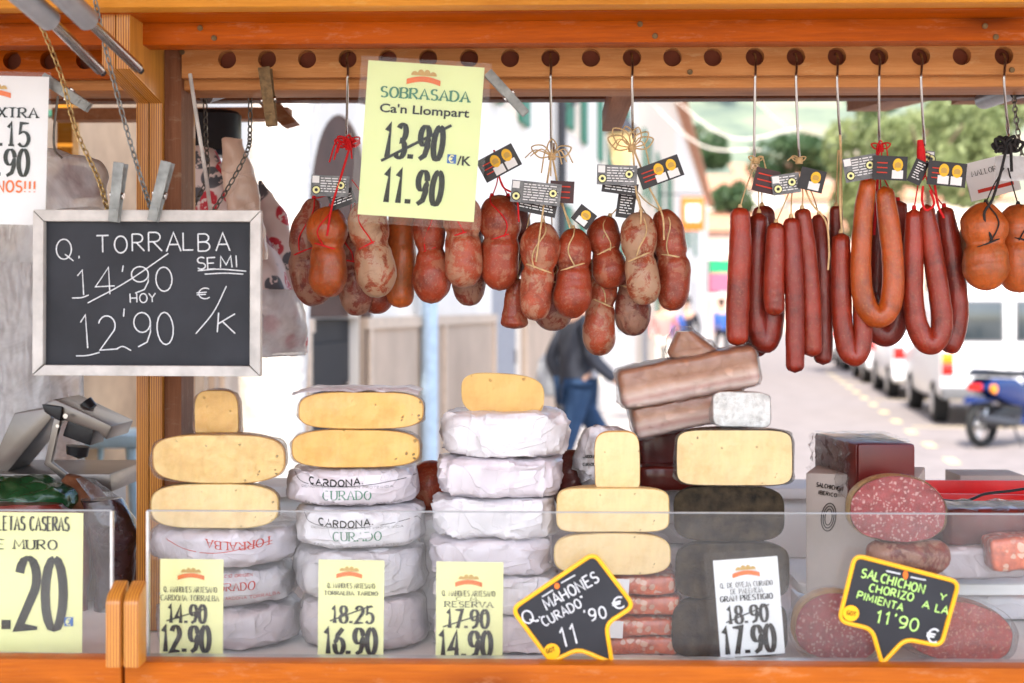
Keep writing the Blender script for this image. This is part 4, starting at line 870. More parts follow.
M['lab_grey'] = mat('label_grey_print', (.16, .165, .17), .35, var=.5, scale=90)
M['lab_dark'] = mat('label_black_print', (.018, .012, .014), .3, var=.3, scale=60)
M['lab_red'] = mat('label_dark_red_print', (.05, .012, .014), .35, var=.4, scale=60)
M['lab_yel'] = mat('label_yellow', (.85, .48, .02), .4)
label_card(330, 186, 38, 21, 3, 2.00, 'grey', 'grey printed label with round badges left of the lime sign')
label_card(342, 199, 26, 16, -20, 2.01, 'dark', 'black label half under the grey one left of the lime sign')
label_card(499, 163, 40, 24, -28, 1.99, 'yellow', 'black label with two yellow badges touching the lime sign\'s right edge')
label_card(536, 193, 50, 22, 6, 1.985, 'grey', 'grey printed label below the spiky raffia knot')
label_card(537, 205, 40, 18, 12, 2.0, 'dark', 'black text label just below the grey one under the spiky knot')
label_card(562, 192, 24, 22, 3, 1.995, 'red', 'dark red label right of the grey one under the spiky knot')
label_card(584, 217, 20, 18, 38, 2.0, 'yellow', 'tilted black label with a yellow badge low between the raffia bunches')
label_card(617, 175, 40, 20, 2, 1.985, 'grey', 'grey printed label below the large raffia bow')
label_card(620, 188, 36, 12, 8, 2.0, 'dark', 'black strip label under the grey one of the large bow')
label_card(660, 172, 44, 22, -20, 2.0, 'yellow', 'dark label with yellow badges right of the large bow')
label_card(626, 205, 18, 26, 8, 2.03, 'dark', 'small upright grey label hanging behind the bow bunch strings')
label_card(766, 181, 24, 24, 14, 1.995, 'red', 'dark red square label on the leftmost thin sausages')
label_card(786, 184, 28, 20, -8, 1.99, 'grey', 'small grey label between two dark red ones over the thin sausages')
label_card(812, 180, 25, 22, 14, 1.985, 'yellow', 'dark label with a yellow edge badge over the longest sausage')
label_card(861, 168, 34, 24, -10, 1.985, 'grey', 'grey printed label left of the orange loop\'s arms')
label_card(890, 168, 34, 24, 3, 1.98, 'yellow', 'black label with one yellow badge in front of the orange loop')
label_card(918, 172, 14, 24, 24, 2.0, 'dark', 'narrow dark label at the left of the red bound knot')
label_card(930, 158, 9, 14, 5, 2.02, 'grey', 'tiny grey tag right beside the red bound knot')
label_card(947, 174, 38, 24, 6, 1.99, 'yellow', 'black label with two yellow badges right of the red bound knot')
c = Card(992, 177, 50, 38, -14, 2.16); g = thing('hanging_packet', tuple(c.pt(25, 38)), 'pale packet with fine black lettering and a red stripe behind the black string', 'packet')
obj('sheet', c.sheet(MB(), .004), M['white'], g, smooth=0); mb = MB()
c.text(mb, 'MALLORCA', 6, 14, 5, 34, .12, 'serif'); obj('lettering', mb, M['ink'], g, smooth=0); mb = MB(); c.poly(mb, [(8, 28), (44, 28), (44, 31.5), (8, 31.5)], .0003, .0009); obj('stripe', mb, M['redink'], g, smooth=0)
c = Card(1013, 168, 34, 22, 0, 2.04); g = thing('hanging_packet', tuple(c.pt(17, 22)), 'small cloudy white tag in plastic in front of the right hand packet', 'packet'); obj('sheet', c.sheet(MB(), .002), M['card'], g, smooth=0)
c.poly(mb := MB(), [(-1, -1), (36, -1), (36, 24), (-1, 24)], .0004, .003); obj('sleeve', mb, M['sheet'], g, smooth=0)

# ------------------------------------------------ cheeses
YF = 1.87
def zz(py, Y=YF): return P(512, py, Y).z
def sup(c, e): return math.copysign(abs(c)**e, c)
def half_wheel(x0, x1, y0, y1, Y, label, paste, rind, wrap='wrap', e=.55, bulge=.0, group=None, name='cut_cheese', full=False, depth=None, tilt=0, wrapm=1.012, seed=1, rough=.0015, flat=False):
    """cut wheel with its flat face to the front: x0,x1,y0,y1 are pixels of that face"""
    xa, xb = P(x0, y1, Y).x, P(x1, y1, Y).x; z0, z1 = zz(y1, Y), zz(y0, Y); cx, cz = (xa+xb)/2, (z0+z1)/2; W = (xb-xa)/2; H = (z1-z0)/2
    D = depth or W; n = 28; m_ = 18
    g = thing(name, (cx, Y, z0), label, 'cheese', group)
    def prof(t):
        q = .16 if (flat and t < 0) else e
        return (abs(math.cos(t))**q, sup(math.sin(t), q))   # t -90..90
    def outer(s, lift=0):
        mb = MB(); vs = []
        for j in range(m_+1):
            ph = math.pi*j/m_
            for i in range(n+1):
                t = -math.pi/2+math.pi*i/n; r, h = prof(t)
                vs.append(Vector((cx+math.cos(ph)*r*W*s, Y+lift+math.sin(ph)*r*D*s, cz+h*H*s)))
        fs = [(j*(n+1)+i, j*(n+1)+i+1, (j+1)*(n+1)+i+1, (j+1)*(n+1)+i) for j in range(m_) for i in range(n)]
        return mb.add(vs, fs)
    def face(s, yoff, cells=26):
        mb = MB(); vs = []
        for j in range(cells+1):
            u = -1+2*j/cells
            for i in range(n+1):
                t = -math.pi/2+math.pi*i/n; r, h = prof(t)
                vs.append(Vector((cx+u*r*W*s, Y+yoff, cz+h*H*s)))
        return mb.add(vs, [(j*(n+1)+i, j*(n+1)+i+1, (j+1)*(n+1)+i+1, (j+1)*(n+1)+i) for j in range(cells) for i in range(n)])
    bodym = outer(1.0); fc = face(1.0, 0)
    for mb in (bodym, fc):
        for i, v in enumerate(mb.v):
            nn = noise.noise(v*30+Vector((seed*5, 0, 0))); n2 = noise.noise(v*12+Vector((seed*9, 3, 0)))
            mb.v[i] = v+Vector((nn*.001+n2*.0015, nn*rough, n2*.0016+(v.x-cx)*math.tan(R(tilt))))
    obj('rind', bodym, M[rind], g, smooth=50); 
    for i, v in enumerate(fc.v): fc.v[i] = Vector((cx+(v.x-cx)*.98, v.y-.0012, cz+(v.z-cz)*.965))
    obj('rind_edge', face_ring(fc, bodym, n, 26, cx, cz, Y), M[rind], g, smooth=50)
    obj('cut_face', fc, M[paste], g, smooth=50)
    if wrap:
        wm = outer(wrapm, -.002); wf = face(wrapm, -.0045)
        b = len(wm.v); wm.add(wf.v, wf.f); wm.disp(.0022, 26, seed+3)
        for i, v in enumerate(wm.v):
            if v.x < cx-W*.8 or v.x > cx+W*.8: wm.v[i] = v+Vector((math.copysign(1, v.x-cx)*abs(noise.noise(v*45+Vector((seed, 4, 4))))*.008, 0, 0))
        obj('plastic_wrap', wm, M[wrap], g, smooth=60)
    return g
def face_ring(fc, body, n, cells, cx, cz, Y):   # the thin rind seen edge-on round the cut face
    mb = MB(); per = [i for i in range(n+1)]+[j*(n+1)+n for j in range(1, cells+1)]+[cells*(n+1)+i for i in range(n-1, -1, -1)]+[j*(n+1) for j in range(cells-1, 0, -1)]
    inn = [fc.v[k] for k in per]; out = [Vector((cx+(v.x-cx)/.98, v.y+.0012, cz+(v.z-cz)/.965)) for v in inn]; m_ = len(per)
    return mb.add([v+Vector((0, .0004, 0)) for v in inn]+out, [(i, (i+1) % m_, m_+(i+1) % m_, m_+i) for i in range(m_)])
def wrapped(x0, x1, y0, y1, Y, label, mt='paper', plan=1.0, e=.4, group=None, seed=1, wrap=None, texts=(), name='wrapped_cheese', folds=1, tilt=0, depth=None):
    """whole wheel in paper; plan: <1 squarer in plan; Y is its front"""
    z0, z1 = zz(y1, Y), zz(y0, Y); Ym = Y+.05; xa, xb = P(x0, 500, Ym).x, P(x1, 500, Ym).x
    W = (xb-xa)/2; cx = (xa+xb)/2; cz = (z0+z1)/2; H = (z1-z0)/2; cy = Y+(depth or W); D = depth or W
    nu, nv = 112, 40; vs = []
    for j in range(nv+1):
        t = -math.pi/2+math.pi*j/nv; r = abs(math.cos(t))**e; h = sup(math.sin(t), e)
        for i in range(nu):
            ph = 2*math.pi*i/nu; vs.append(Vector((cx+sup(math.cos(ph), plan)*r*W, cy+sup(math.sin(ph), plan)*r*D, cz+h*H)))
    mb = MB().add(vs, [(j*nu+i, j*nu+(i+1) % nu, (j+1)*nu+(i+1) % nu, (j+1)*nu+i) for j in range(nv) for i in range(nu)])
    for i, v in enumerate(mb.v):
        d = Vector((v.x-cx, v.y-cy, (v.z-cz)*1.5)).normalized(); s = Vector((seed*3.3, seed*1.9, 0))
        q = Vector((v.x*14, v.y*14, v.z*26))+s
        f1 = noise.noise(q)*.0045; rd = 1-abs(noise.noise(Vector((v.x*16+v.z*22, v.y*12, v.z*20-v.x*8))+s*2))*7; f2 = max(0, rd)*.0042*folds
        rd2 = 1-abs(noise.noise(Vector((v.x*34-v.z*30, v.y*20, v.z*34+v.x*14))+s*3))*8; f2 += max(0, rd2)*.0024*folds
        edge = abs(v.z-cz)/H
        mb.v[i] = v+d*(f1+f2*(.6 if edge > .9 else 1))+Vector((0, 0, (v.x-cx)*math.tan(R(tilt))))
    g = thing(name, (cx, cy, z0), label, 'cheese', group)
    obj('paper_wrapper', mb, M[mt], g, smooth=35)
    bv = BVHTree.FromPolygons(mb.v, mb.f)
    for tx in texts:
        s, px, py, h, wd, wt, mode, mtt = tx[:8]; up = tx[8] if len(tx) > 8 else 0; curve = tx[9] if len(tx) > 9 else 0
        tb = MB(); o = P(px, py, Y-.02)
        def mp(lx, ly, k):
            if up: lx2, ly2 = wd-lx, h-ly
            else: lx2, ly2 = lx, ly
            yy = py-ly2+curve*4*((lx2/wd)*(1-lx2/wd)); p = P(px+lx2, yy, Y); hit = bv.ray_cast(p-Vector((0, .15, 0)), Vector((0, 1, 0)))[0]
            return (hit if hit else p)+Vector((0, -.0007-k*2e-6, 0))
        if s[0] == '~':
            m1 = MB(); q = catmull([Vector((a, b, 0)) for a, b in tx[9]], 24); L, Rr = ribbon([Vector((p.x, p.y)) for p in q], lambda d: wt); vv = []
            for i, (a, b) in enumerate(zip(L, Rr)):
                for r_ in (a, b):
                    p = P(r_.x, r_.y, Y); hit = bv.ray_cast(p-Vector((0, .15, 0)), Vector((0, 1, 0)))[0]; vv.append((hit if hit else p)+Vector((0, -.0008, 0)))
            m1.add(vv, [(2*i, 2*i+1, 2*i+3, 2*i+2) for i in range(len(L)-1)]); obj('printed_line', m1, M[mtt], g, smooth=0)
        else:
            write(tb, s, mp, h, wd, wt, mode); obj('lettering', tb, M[mtt], g, smooth=0)
    if wrap: 
        m2 = MB(); m2.v = [Vector((cx, cy, cz))+Vector(((v.x-cx)*1.02, (v.y-cy)*1.02, (v.z-cz)*1.0)) for v in mb.v]; m2.f = list(mb.f); m2.m = list(mb.m); m2.disp(.003, 40, seed); obj('plastic_wrap', m2, M[wrap], g, smooth=50)
    return g
HG, WG = 'halved cheeses on the stacks', 'paper wrapped cheeses in the stacks'
# column one
half_wheel(195, 238, 390, 435, 1.905, 'small upright cheese wedge with orange rind on top of the leftmost stack', 'pastey', 'rind', 'wrap', .58, group=HG, depth=.07, seed=2, flat=True)
half_wheel(152, 285, 434.5, 484, YF, 'yellow halved cheese in red printed film, top half wheel of the leftmost stack', 'paste', 'rind', 'wrapc', .62, group=HG, seed=3)
half_wheel(151, 278, 484.5, 530, YF, 'yellow halved cheese in film, lower half wheel of the leftmost stack', 'pastel', 'rindp', 'wrap', .62, group=HG, seed=4)
wrapped(146, 292, 530.5, 572, YF-.012, 'white wrapped cheese with upside down red lettering, under the leftmost half wheels', 'paper', .9, .45, WG, 5, 'wrap', (('TORRALBA', 206, 547, 8, 62, .16, 'serif', 'redink', 1, 4), ('~', 0, 0, 0, 1, .7, '', 'redink', 0, [(162, 541), (185, 550), (220, 553), (268, 544)])))
wrapped(158, 287, 572.5, 612, YF, 'white wrapped cheese with red CURADO lettering, second lowest of the leftmost stack', 'paperw', .9, .45, WG, 6, 'wrap', (('CURADO', 213, 591, 8, 40, .13, 'serif', 'redink'), ('CARDONA TORRALBA', 222, 600, 3, 52, .13, 'mono', 'redink'), ('DENOMINACIO ORIGEN', 200, 578, 2.4, 50, .2, 'mono', 'redink')))
wrapped(154, 293, 612.5, 656, YF, 'white wrapped cheese at the bottom of the leftmost stack', 'paper', .9, .4, WG, 7, 'wrap')
# column two
half_wheel(299, 424, 392, 429, YF, 'rough golden halved cheese under a sheet of paper, top of the CARDONA stack', 'pasted', 'rind', 'wrap', .6, group=HG, seed=8, rough=.005)
mb = MB(); nx, ny = 30, 10; vs = []
for j in range(ny+1):
    for i in range(nx+1):
        u, v_ = i/nx, j/ny; x = P(299+u*123, 390, 1.92).x; r_ = .5*.17; y = YF-.004+v_*.08; z = zz(391.0)+.0015+noise.noise(Vector((u*6, v_*3, 1)))*.002-(max(0, .12-u)+max(0, u-.9))*.05
        if j == 0: z -= .004+.003*noise.noise(Vector((u*9, 0, 4)))
        vs.append(Vector((x, y, z+.002)))
mb.add(vs, [(j*(nx+1)+i, j*(nx+1)+i+1, (j+1)*(nx+1)+i+1, (j+1)*(nx+1)+i) for j in range(ny) for i in range(nx)])
obj('paper_sheet', mb, M['paperw'], label='crinkled white paper lying on the top cheese of the CARDONA stack', cat='paper', smooth=60)
half_wheel(292, 420, 430, 468, YF, 'rough golden halved cheese directly above the CARDONA lettering', 'pasted', 'rind', 'wrap', .6, group=HG, seed=9, rough=.005)
def ctext(y, dx, up, c1='ink'):
    return ((up, 308+dx, y+14.5, 6.5, 56, .20, 'mono', c1, 0, 3), ('CURADO', 323+dx, y+31, 9, 48, .12, 'serif', 'greenink', 0, 0), ('DENOMINACIO DORIGEN PROTEGIDA', 300+dx, y+19, 2.0, 92, .12, 'mono', 'ink', 0, 0), ('FABRICADO A MENORCA ARTESANO', 303+dx, y+35.5, 2.2, 96, .12, 'mono', 'ink', 0, 3),
            ('~', 0, 0, 0, 1, .55, '', 'ink', 0, [(290+dx, y+5), (304+dx, y+15), (350+dx, y+17.5), (412+dx, y+10)]))
wrapped(288, 416, 469, 509, YF, 'white wrapped cheese reading CARDONA and CURADO under the golden half wheels', 'paper', .8, .4, WG, 11, None, ctext(469, 0, 'CARDONA.'))
wrapped(296, 420, 509.5, 551, YF, 'white wrapped cheese reading CURADO at the upper edge of the clear screen', 'paperw', .8, .4, WG, 12, None, ctext(510, 10, 'CARDONA.'))
wrapped(293, 421, 551.5, 602, YF, 'grey white wrapped cheese second from the bottom of the CARDONA stack', 'paperw', .85, .38, WG, 13, 'wrap', (('CURADO', 336, 578, 7, 36, .12, 'serif', 'greenink'),))
wrapped(298, 424, 602.5, 656, YF, 'grey white wrapped cheese at the bottom of the CARDONA stack', 'paper', .85, .38, WG, 14, 'wrap')
# column three
half_wheel(461, 544, 373, 417, 1.9, 'golden halved small cheese with holes on the plain white stack', 'pastey', 'rindp', None, .62, group=HG, seed=15, depth=.06, tilt=-4)
for i, (x0, x1, y0, y1, pl, lab) in enumerate(((443, 566, 413, 459, .6, 'plain white wrapped cheese at the top of the third stack, below the small cut cheese'), (439, 559, 459.5, 499, .6, 'plain white wrapped cheese second from the top of the third stack'),
    (436, 555, 499.5, 541, .6, 'plain lilac white wrapped cheese crossed by the screen edge in the third stack'), (434, 548, 541.5, 578, .6, 'plain white wrapped cheese just behind the top of the RESERVA ticket'),
    (436, 556, 578.5, 617, .6, 'plain white wrapped cheese behind the middle of the RESERVA ticket'), (436, 560, 617.5, 656, .6, 'plain white wrapped cheese at the bottom of the third stack'))):
    wrapped(x0, x1, y0, y1, YF, lab, 'paper' if i % 2 else 'paperw', pl, .33, WG, 20+i*3, None, folds=1.5, depth=.075)
# column four
half_wheel(594, 640, 431, 489, 1.885, 'upright ivory cheese wedge in front of crumpled wrapping, on the fourth stack', 'pastel', 'rind', None, .5, group=HG, depth=.05, seed=31, flat=True)
wrapped(580, 632, 430, 489, 1.94, 'small printed paper wrapped cheese behind the upright ivory wedge', 'paperw', .8, .5, WG, 33, 'wrapc', (('CARDONA', 583, 458, 3, 12, .2, 'mono', 'ink'), ('CURADO', 583, 466, 3, 12, .2, 'mono', 'ink')), folds=2, depth=.03)
half_wheel(556, 669, 488, 532, YF, 'ivory halved cheese crossed by the screen edge in the fourth stack', 'pastel', 'rindp', None, .34, group=HG, seed=34)
half_wheel(554, 671, 532.5, 575, YF, 'ivory halved cheese behind the screen above the salmon red packs', 'pastel', 'rindp', None, .6, group=HG, seed=35)
# column five
half_wheel(713, 770, 392, 427, 1.885, 'small silvery mould covered cheese piece on top of the fifth stack', 'mould', 'mould', 'wrapc', .35, group=HG, depth=.05, seed=41, rough=.003, tilt=-2)
half_wheel(676, 793, 429, 485, YF, 'tall ivory yellow halved cheese with a straight cut face on the black rind wheel', 'pastel', 'rindd', 'wrap', .30, group=HG, seed=42)
half_wheel(673, 784, 486, 541, YF+.0, 'black rind cheese wheel under the tall ivory half, crossed by the screen edge', 'rindb', 'rindb', None, .5, group=HG, seed=43, rough=.006)
half_wheel(676, 790, 541.5, 598, YF+.01, 'black rind cheese wheel left of the GRAN PRESTIGIO ticket, second from the bottom', 'rindb', 'rindb', None, .45, group=HG, seed=44, rough=.006)
half_wheel(672, 788, 598.5, 656, YF+.01, 'black rind cheese wheel at the bottom of the fifth stack', 'rindb', 'rindb', None, .45, group=HG, seed=45, rough=.006)

# ------------------------------------------------ meats
def slab(x0, y0, x1, y1, th, Y, depth, mt, name, label, cat='meat', group=None, wrap=None, bev=.008, seed=0, amp=.0025):
    """rounded slab whose front mid line runs from pixel (x0,y0) to (x1,y1); th in pixels"""
    a, b = P(x0, y0, Y), P(x1, y1, Y); d = (b-a).normalized(); u = Vector((-d.z, 0, d.x)); u = u if u.z > 0 else -u; L = (b-a).length; h = th*K(Y)/2
    n1, n2, n3 = 40, 14, 10
    def shape(s):
        mb = MB(); vs = []
        for i in range(n1+1):
            t = -1+2*i/n1; e = (1-abs(t)**9)**(1/3.) if abs(t) < 1 else 0
            e = max(e, .02)
            for k in range(28):
                q = 2*math.pi*k/28; cxx = sup(math.cos(q), .24); czz = sup(math.sin(q), .24)
                vs.append((a+b)/2+Vector((0, depth/2, 0))+d*t*L/2*s+Vector((0, 1, 0))*cxx*depth/2*(.85+.15*e)*s+u*czz*h*(.75+.25*e)*s)
        c = len(vs); vs += [(a+b)/2+Vector((0, depth/2, 0))-d*L/2*s, (a+b)/2+Vector((0, depth/2, 0))+d*L/2*s]
        fs = [(i*28+k, i*28+(k+1) % 28, (i+1)*28+(k+1) % 28, (i+1)*28+k) for i in range(n1) for k in range(28)]+[(c, (k+1) % 28, k) for k in range(28)]+[(c+1, n1*28+k, n1*28+(k+1) % 28) for k in range(28)]
        mb.add(vs, fs); return mb.disp(amp, 18, seed).disp(amp*.5, 60, seed+1)
    g = thing(name, tuple((a+b)/2-u*h), label, cat, group)
    obj('meat' if cat == 'meat' else 'body', shape(1), M[mt], g, smooth=50)
    if wrap: obj('plastic_wrap', shape(1.035).disp(.004, 55, seed+5), M[wrap], g, smooth=45)
    return g
def baconmat():
    m, nt, b = base('bacon_layers'); v = coords(nt, (.9, 1, 1)); sx = nt.nodes.new('ShaderNodeSeparateXYZ'); nt.links.new(v, sx.inputs[0])
    n = nz(nt, v, 7, 5, .6); ad = nt.nodes.new('ShaderNodeMath'); ad.operation = 'MULTIPLY_ADD'; ad.inputs[1].default_value = .5; nt.links.new(n, ad.inputs[0])
    m2 = nt.nodes.new('ShaderNodeMath'); m2.operation = 'MULTIPLY'; m2.inputs[1].default_value = 20
    m3 = nt.nodes.new('ShaderNodeMath'); m3.operation = 'MULTIPLY_ADD'; m3.inputs[1].default_value = -4.2; nt.links.new(sx.outputs[0], m3.inputs[0]); nt.links.new(sx.outputs[2], m2.inputs[0]); nt.links.new(m2.outputs[0], m3.inputs[2])
    nt.links.new(m3.outputs[0], ad.inputs[2])
    col = ramp(nt, ad.outputs[0], [(.05, (.66, .38, .32)), (.28, (.74, .50, .43)), (.40, (.84, .68, .60)), (.52, (.70, .42, .35)), (.64, (.82, .62, .52)), (.8, (.62, .34, .22)), (.95, (.42, .18, .09))])
    nt.links.new(col, b.inputs['Base Color']); b.inputs['Roughness'].default_value = .35; b.inputs['Coat Weight'].default_value = .4; b.inputs['Subsurface Weight'].default_value = .1; b.inputs['Subsurface Scale'].default_value = .006
    bump(nt, b, nz(nt, v, 60, 5), .5, .002); return m
M['bacon'] = baconmat()
BK = 'vacuum packed bacon slabs'
slab(621, 391, 759, 365, 42, 1.99, .10, 'bacon', 'bacon_slab', 'upper long bacon slab in clear wrap, tilted up to the right behind the cheeses', group=BK, wrap='wrapc', seed=2)
slab(634, 424, 745, 402, 34, 2., .10, 'bacon', 'bacon_slab', 'lower bacon slab in clear wrap under the long tilted one', group=BK, wrap='wrapc', seed=3)
slab(640, 452, 700, 446, 34, 2.09, .08, 'cured', 'cured_meat_piece', 'dark red cured piece between the ivory wedge and the tall half cheese', seed=6, wrap='wrap')
slab(640, 480, 712, 478, 26, 2.05, .10, 'cured', 'cured_meat_piece', 'flat dark red cured piece lying below the bacon, behind the fourth stack', seed=7)
# the bacon pile rests on a wrapped pack standing on the display floor
slab(620, 515, 735, 515, 60, 2.1, .10, 'paperw', 'wrapped_pack', 'pale wrapped pack behind the fourth stack carrying the cured pieces', cat='pack', seed=8, wrap='wrapc')
slab(622, 583, 735, 583, 72, 2.1, .10, 'paperw', 'wrapped_pack', 'pale wrapped pack lowest behind the fourth and fifth stacks', cat='pack', seed=9)
# crumpled bag on top
mb = MB(); c0_ = P(694, 350, 2.03); k = K(2.03); vs = []; nu, nv = 48, 30
for j in range(nv+1):
    t_ = j/nv; yy = 328+t_*44; cxp = 682+t_*22; w_ = (9+22*min(1, t_*1.8))*(1-max(0, t_-.85)*4)
    for i in range(nu):
        ph = 2*math.pi*i/nu; p = P(cxp, yy, 2.03); vs.append(p+Vector((sup(math.cos(ph), .7)*w_*k, sup(math.sin(ph), .7)*.025, 0)))
mb.add(vs, [(j*nu+i, j*nu+(i+1) % nu, (j+1)*nu+(i+1) % nu, (j+1)*nu+i) for j in range(nv) for i in range(nu)]).add([vs[-nu+i] for i in range(nu)], [tuple(range(nu))])
mb.add([vs[i] for i in range(nu)], [tuple(range(nu))])
g = thing('bacon_piece', tuple(P(700, 372, 2.03)), 'small bacon piece in a crumpled twisted bag on top of the long slab', 'meat')
mi = MB(); mi.v = [c0_+(v-c0_)*.86 for v in mb.v]; mi.f = list(mb.f); mi.m = list(mb.m); obj('meat', mi.disp(.002, 30, 4), M['bacon'], g, smooth=50)
obj('plastic_wrap', mb.disp(.006, 38, 5, .5).disp(.003, 110, 8), M['wrapc'], g, smooth=40)
# dark balls and netting between stacks
sausage('round_sausage', [(432, 460, 2.03), (431, 487, 2.03), (432, 514, 2.03)], 2.03, [48, 50, 48], 's_red', 'dark red round sausage seen between the CARDONA stack and the plain white stack')
slab(420, 574, 455, 574, 118, 2., .08, 'paperw', 'wrapped_pack', 'pale wrapped pack behind the gap between the second and third stack', cat='pack', seed=12)
sausage('netted_ham', [(560, 452, 2.03), (574, 480, 2.03), (566, 512, 2.03)], 2.03, [30, 44, 40], 's_dark', 'dark ham end in purple netting right of the plain white stack', amp=.004)
slab(552, 571, 592, 571, 110, 2.03, .06, 'paper', 'wrapped_pack', 'pale wrapped pack behind the gap between the third and fourth stack', cat='pack', seed=13)
SP = 'salmon red vacuum packs behind the screen'
for i, (y, x0, x1, lab) in enumerate(((586, 596, 676, 'uppermost salmon red pack under the ivory halves'), (606, 592, 680, 'second salmon red pack with a white sticker'), (628, 590, 674, 'third salmon red pack behind the star sign'), (647, 594, 678, 'lowest salmon red pack behind the star sign'))):
    g = slab(x0, y, x1, y, 19, YF+.01, .12, 'salmon', 'meat_pack', lab, group=SP, wrap='wrapc', seed=50+i)
    if i in (0, 2):
        cdd = Card(x0+16, y+1, 34, 17, 3, YF-.004); obj('sticker', cdd.sheet(MB(), .0008), M['white'], g, smooth=0)
# column six: box, block, salami
a, b = P(806, 540, 1.97), P(880, 540, 1.97)
bx = thing('cardboard_box', tuple(P(840, 545, 1.97)), 'pale printed cardboard box under the dark red block', 'box')
za, zb_ = FZ+.001, zz(472, 1.97)
Mx = Matrix.Translation((P(806, 500, 1.97).x, 1.97, 0)) @ Matrix.Rotation(R(-18), 4, 'Z')
obj('carton', MB().box(0, .15, 0, .13, za, zb_, Mx), M['card'], bx, bevel=.002)
cb = Card(826, 508, 36, 60, 8, 1.962, yaw=-18); mb = MB(); cb.text(mb, 'SALCHICHON', 6, 10, 4, 26, .2, 'mono', off=.004); cb.text(mb, 'IBERICO', 9, 17, 3.5, 18, .2, 'mono', off=.004)
obj('lettering', mb, M['ink'], bx, smooth=0)
mb = MB(); 
for q in range(3): mb.loop([cb.pt(22+(10-q*2.6)*math.cos(2*math.pi*j/20)*.7, 38+(14-q*3)*math.sin(2*math.pi*j/20), .004) for j in range(20)], .0006, 5)
obj('printed_emblem', mb, M['ink'], bx, smooth=0)
rb = thing('meat_block', tuple(P(865, 480, 1.97)), 'square dark red quince coloured block in vacuum film, standing on the pale box', 'food block')
Mx = Matrix.Translation((P(815, 455, 1.94).x, 1.94, 0)) @ Matrix.Rotation(R(-22), 4, 'Z')
p_ = P(858, 442, 1.91); q_ = P(917, 442, 1.91); z1_, z0_ = zz(443, 1.91), zz(500, 1.91)
Mx = Matrix.Translation((p_.x, 1.91, 0)) @ Matrix.Rotation(R(4), 4, 'Z')
wv_ = (q_-p_).length; mbk = MB().box(0, wv_, 0, .012, z0_, z1_, Mx); obj('smooth_face', mbk, M['redblock'], rb, bevel=.006)
pl_ = [Mx @ Vector((0, .013, 0)), Mx @ Vector((wv_, .013, 0)), P(884, 430, 2.09), P(814, 430, 2.09)]
mb = MB(); pl_ = [Vector((v.x, v.y, 0)) for v in pl_]; n = 10; vs = []
obj('meat', MB().prism([Vector((v.x, v.y, z0_)) for v in pl_], (0, 0, z1_-z0_-.001)), M['cured'], rb, bevel=.006)
ws = MB(); per = [pl_[3]+(pl_[0]-pl_[3])*(i/24) for i in range(25)]; vs = []
nrm = Vector((-(pl_[0]-pl_[3]).y, (pl_[0]-pl_[3]).x, 0)).normalized(); nrm = -nrm if nrm.x > 0 else nrm
for i, p in enumerate(per):
    for j in range(17): vs.append(Vector((p.x, p.y, z0_+(z1_-z0_)*1.02*j/16))+nrm*(.004+abs(noise.noise(Vector((i*.35, j*.3, 2))))*.02))
ws.add(vs, [(i*17+j, i*17+j+1, (i+1)*17+j+1, (i+1)*17+j) for i in range(24) for j in range(16)])
obj('plastic_wrap', ws.disp(.003, 70, 3), M['wrapc'], rb, smooth=40)
tp_ = MB(); vs = []
for i in range(17):
    for j in range(13):
        a_ = pl_[3]+(pl_[2]-pl_[3])*(j/12); b_ = pl_[0]+(pl_[1]-pl_[0])*(j/12); p = a_+(b_-a_)*(i/16); vs.append(Vector((p.x, p.y, z1_+.002+noise.noise(Vector((i*.5, j*.6, 7)))*.003)))
tp_.add(vs, [(i*13+j, i*13+j+1, (i+1)*13+j+1, (i+1)*13+j) for i in range(16) for j in range(12)]); obj('plastic_wrap', tp_, M['wrapc'], rb, smooth=50)
slab(845, 522, 925, 522, 46, 1.99, .1, 'cured', 'cured_meat_piece', 'dark cured piece hidden under the red block behind the big salami', seed=21)
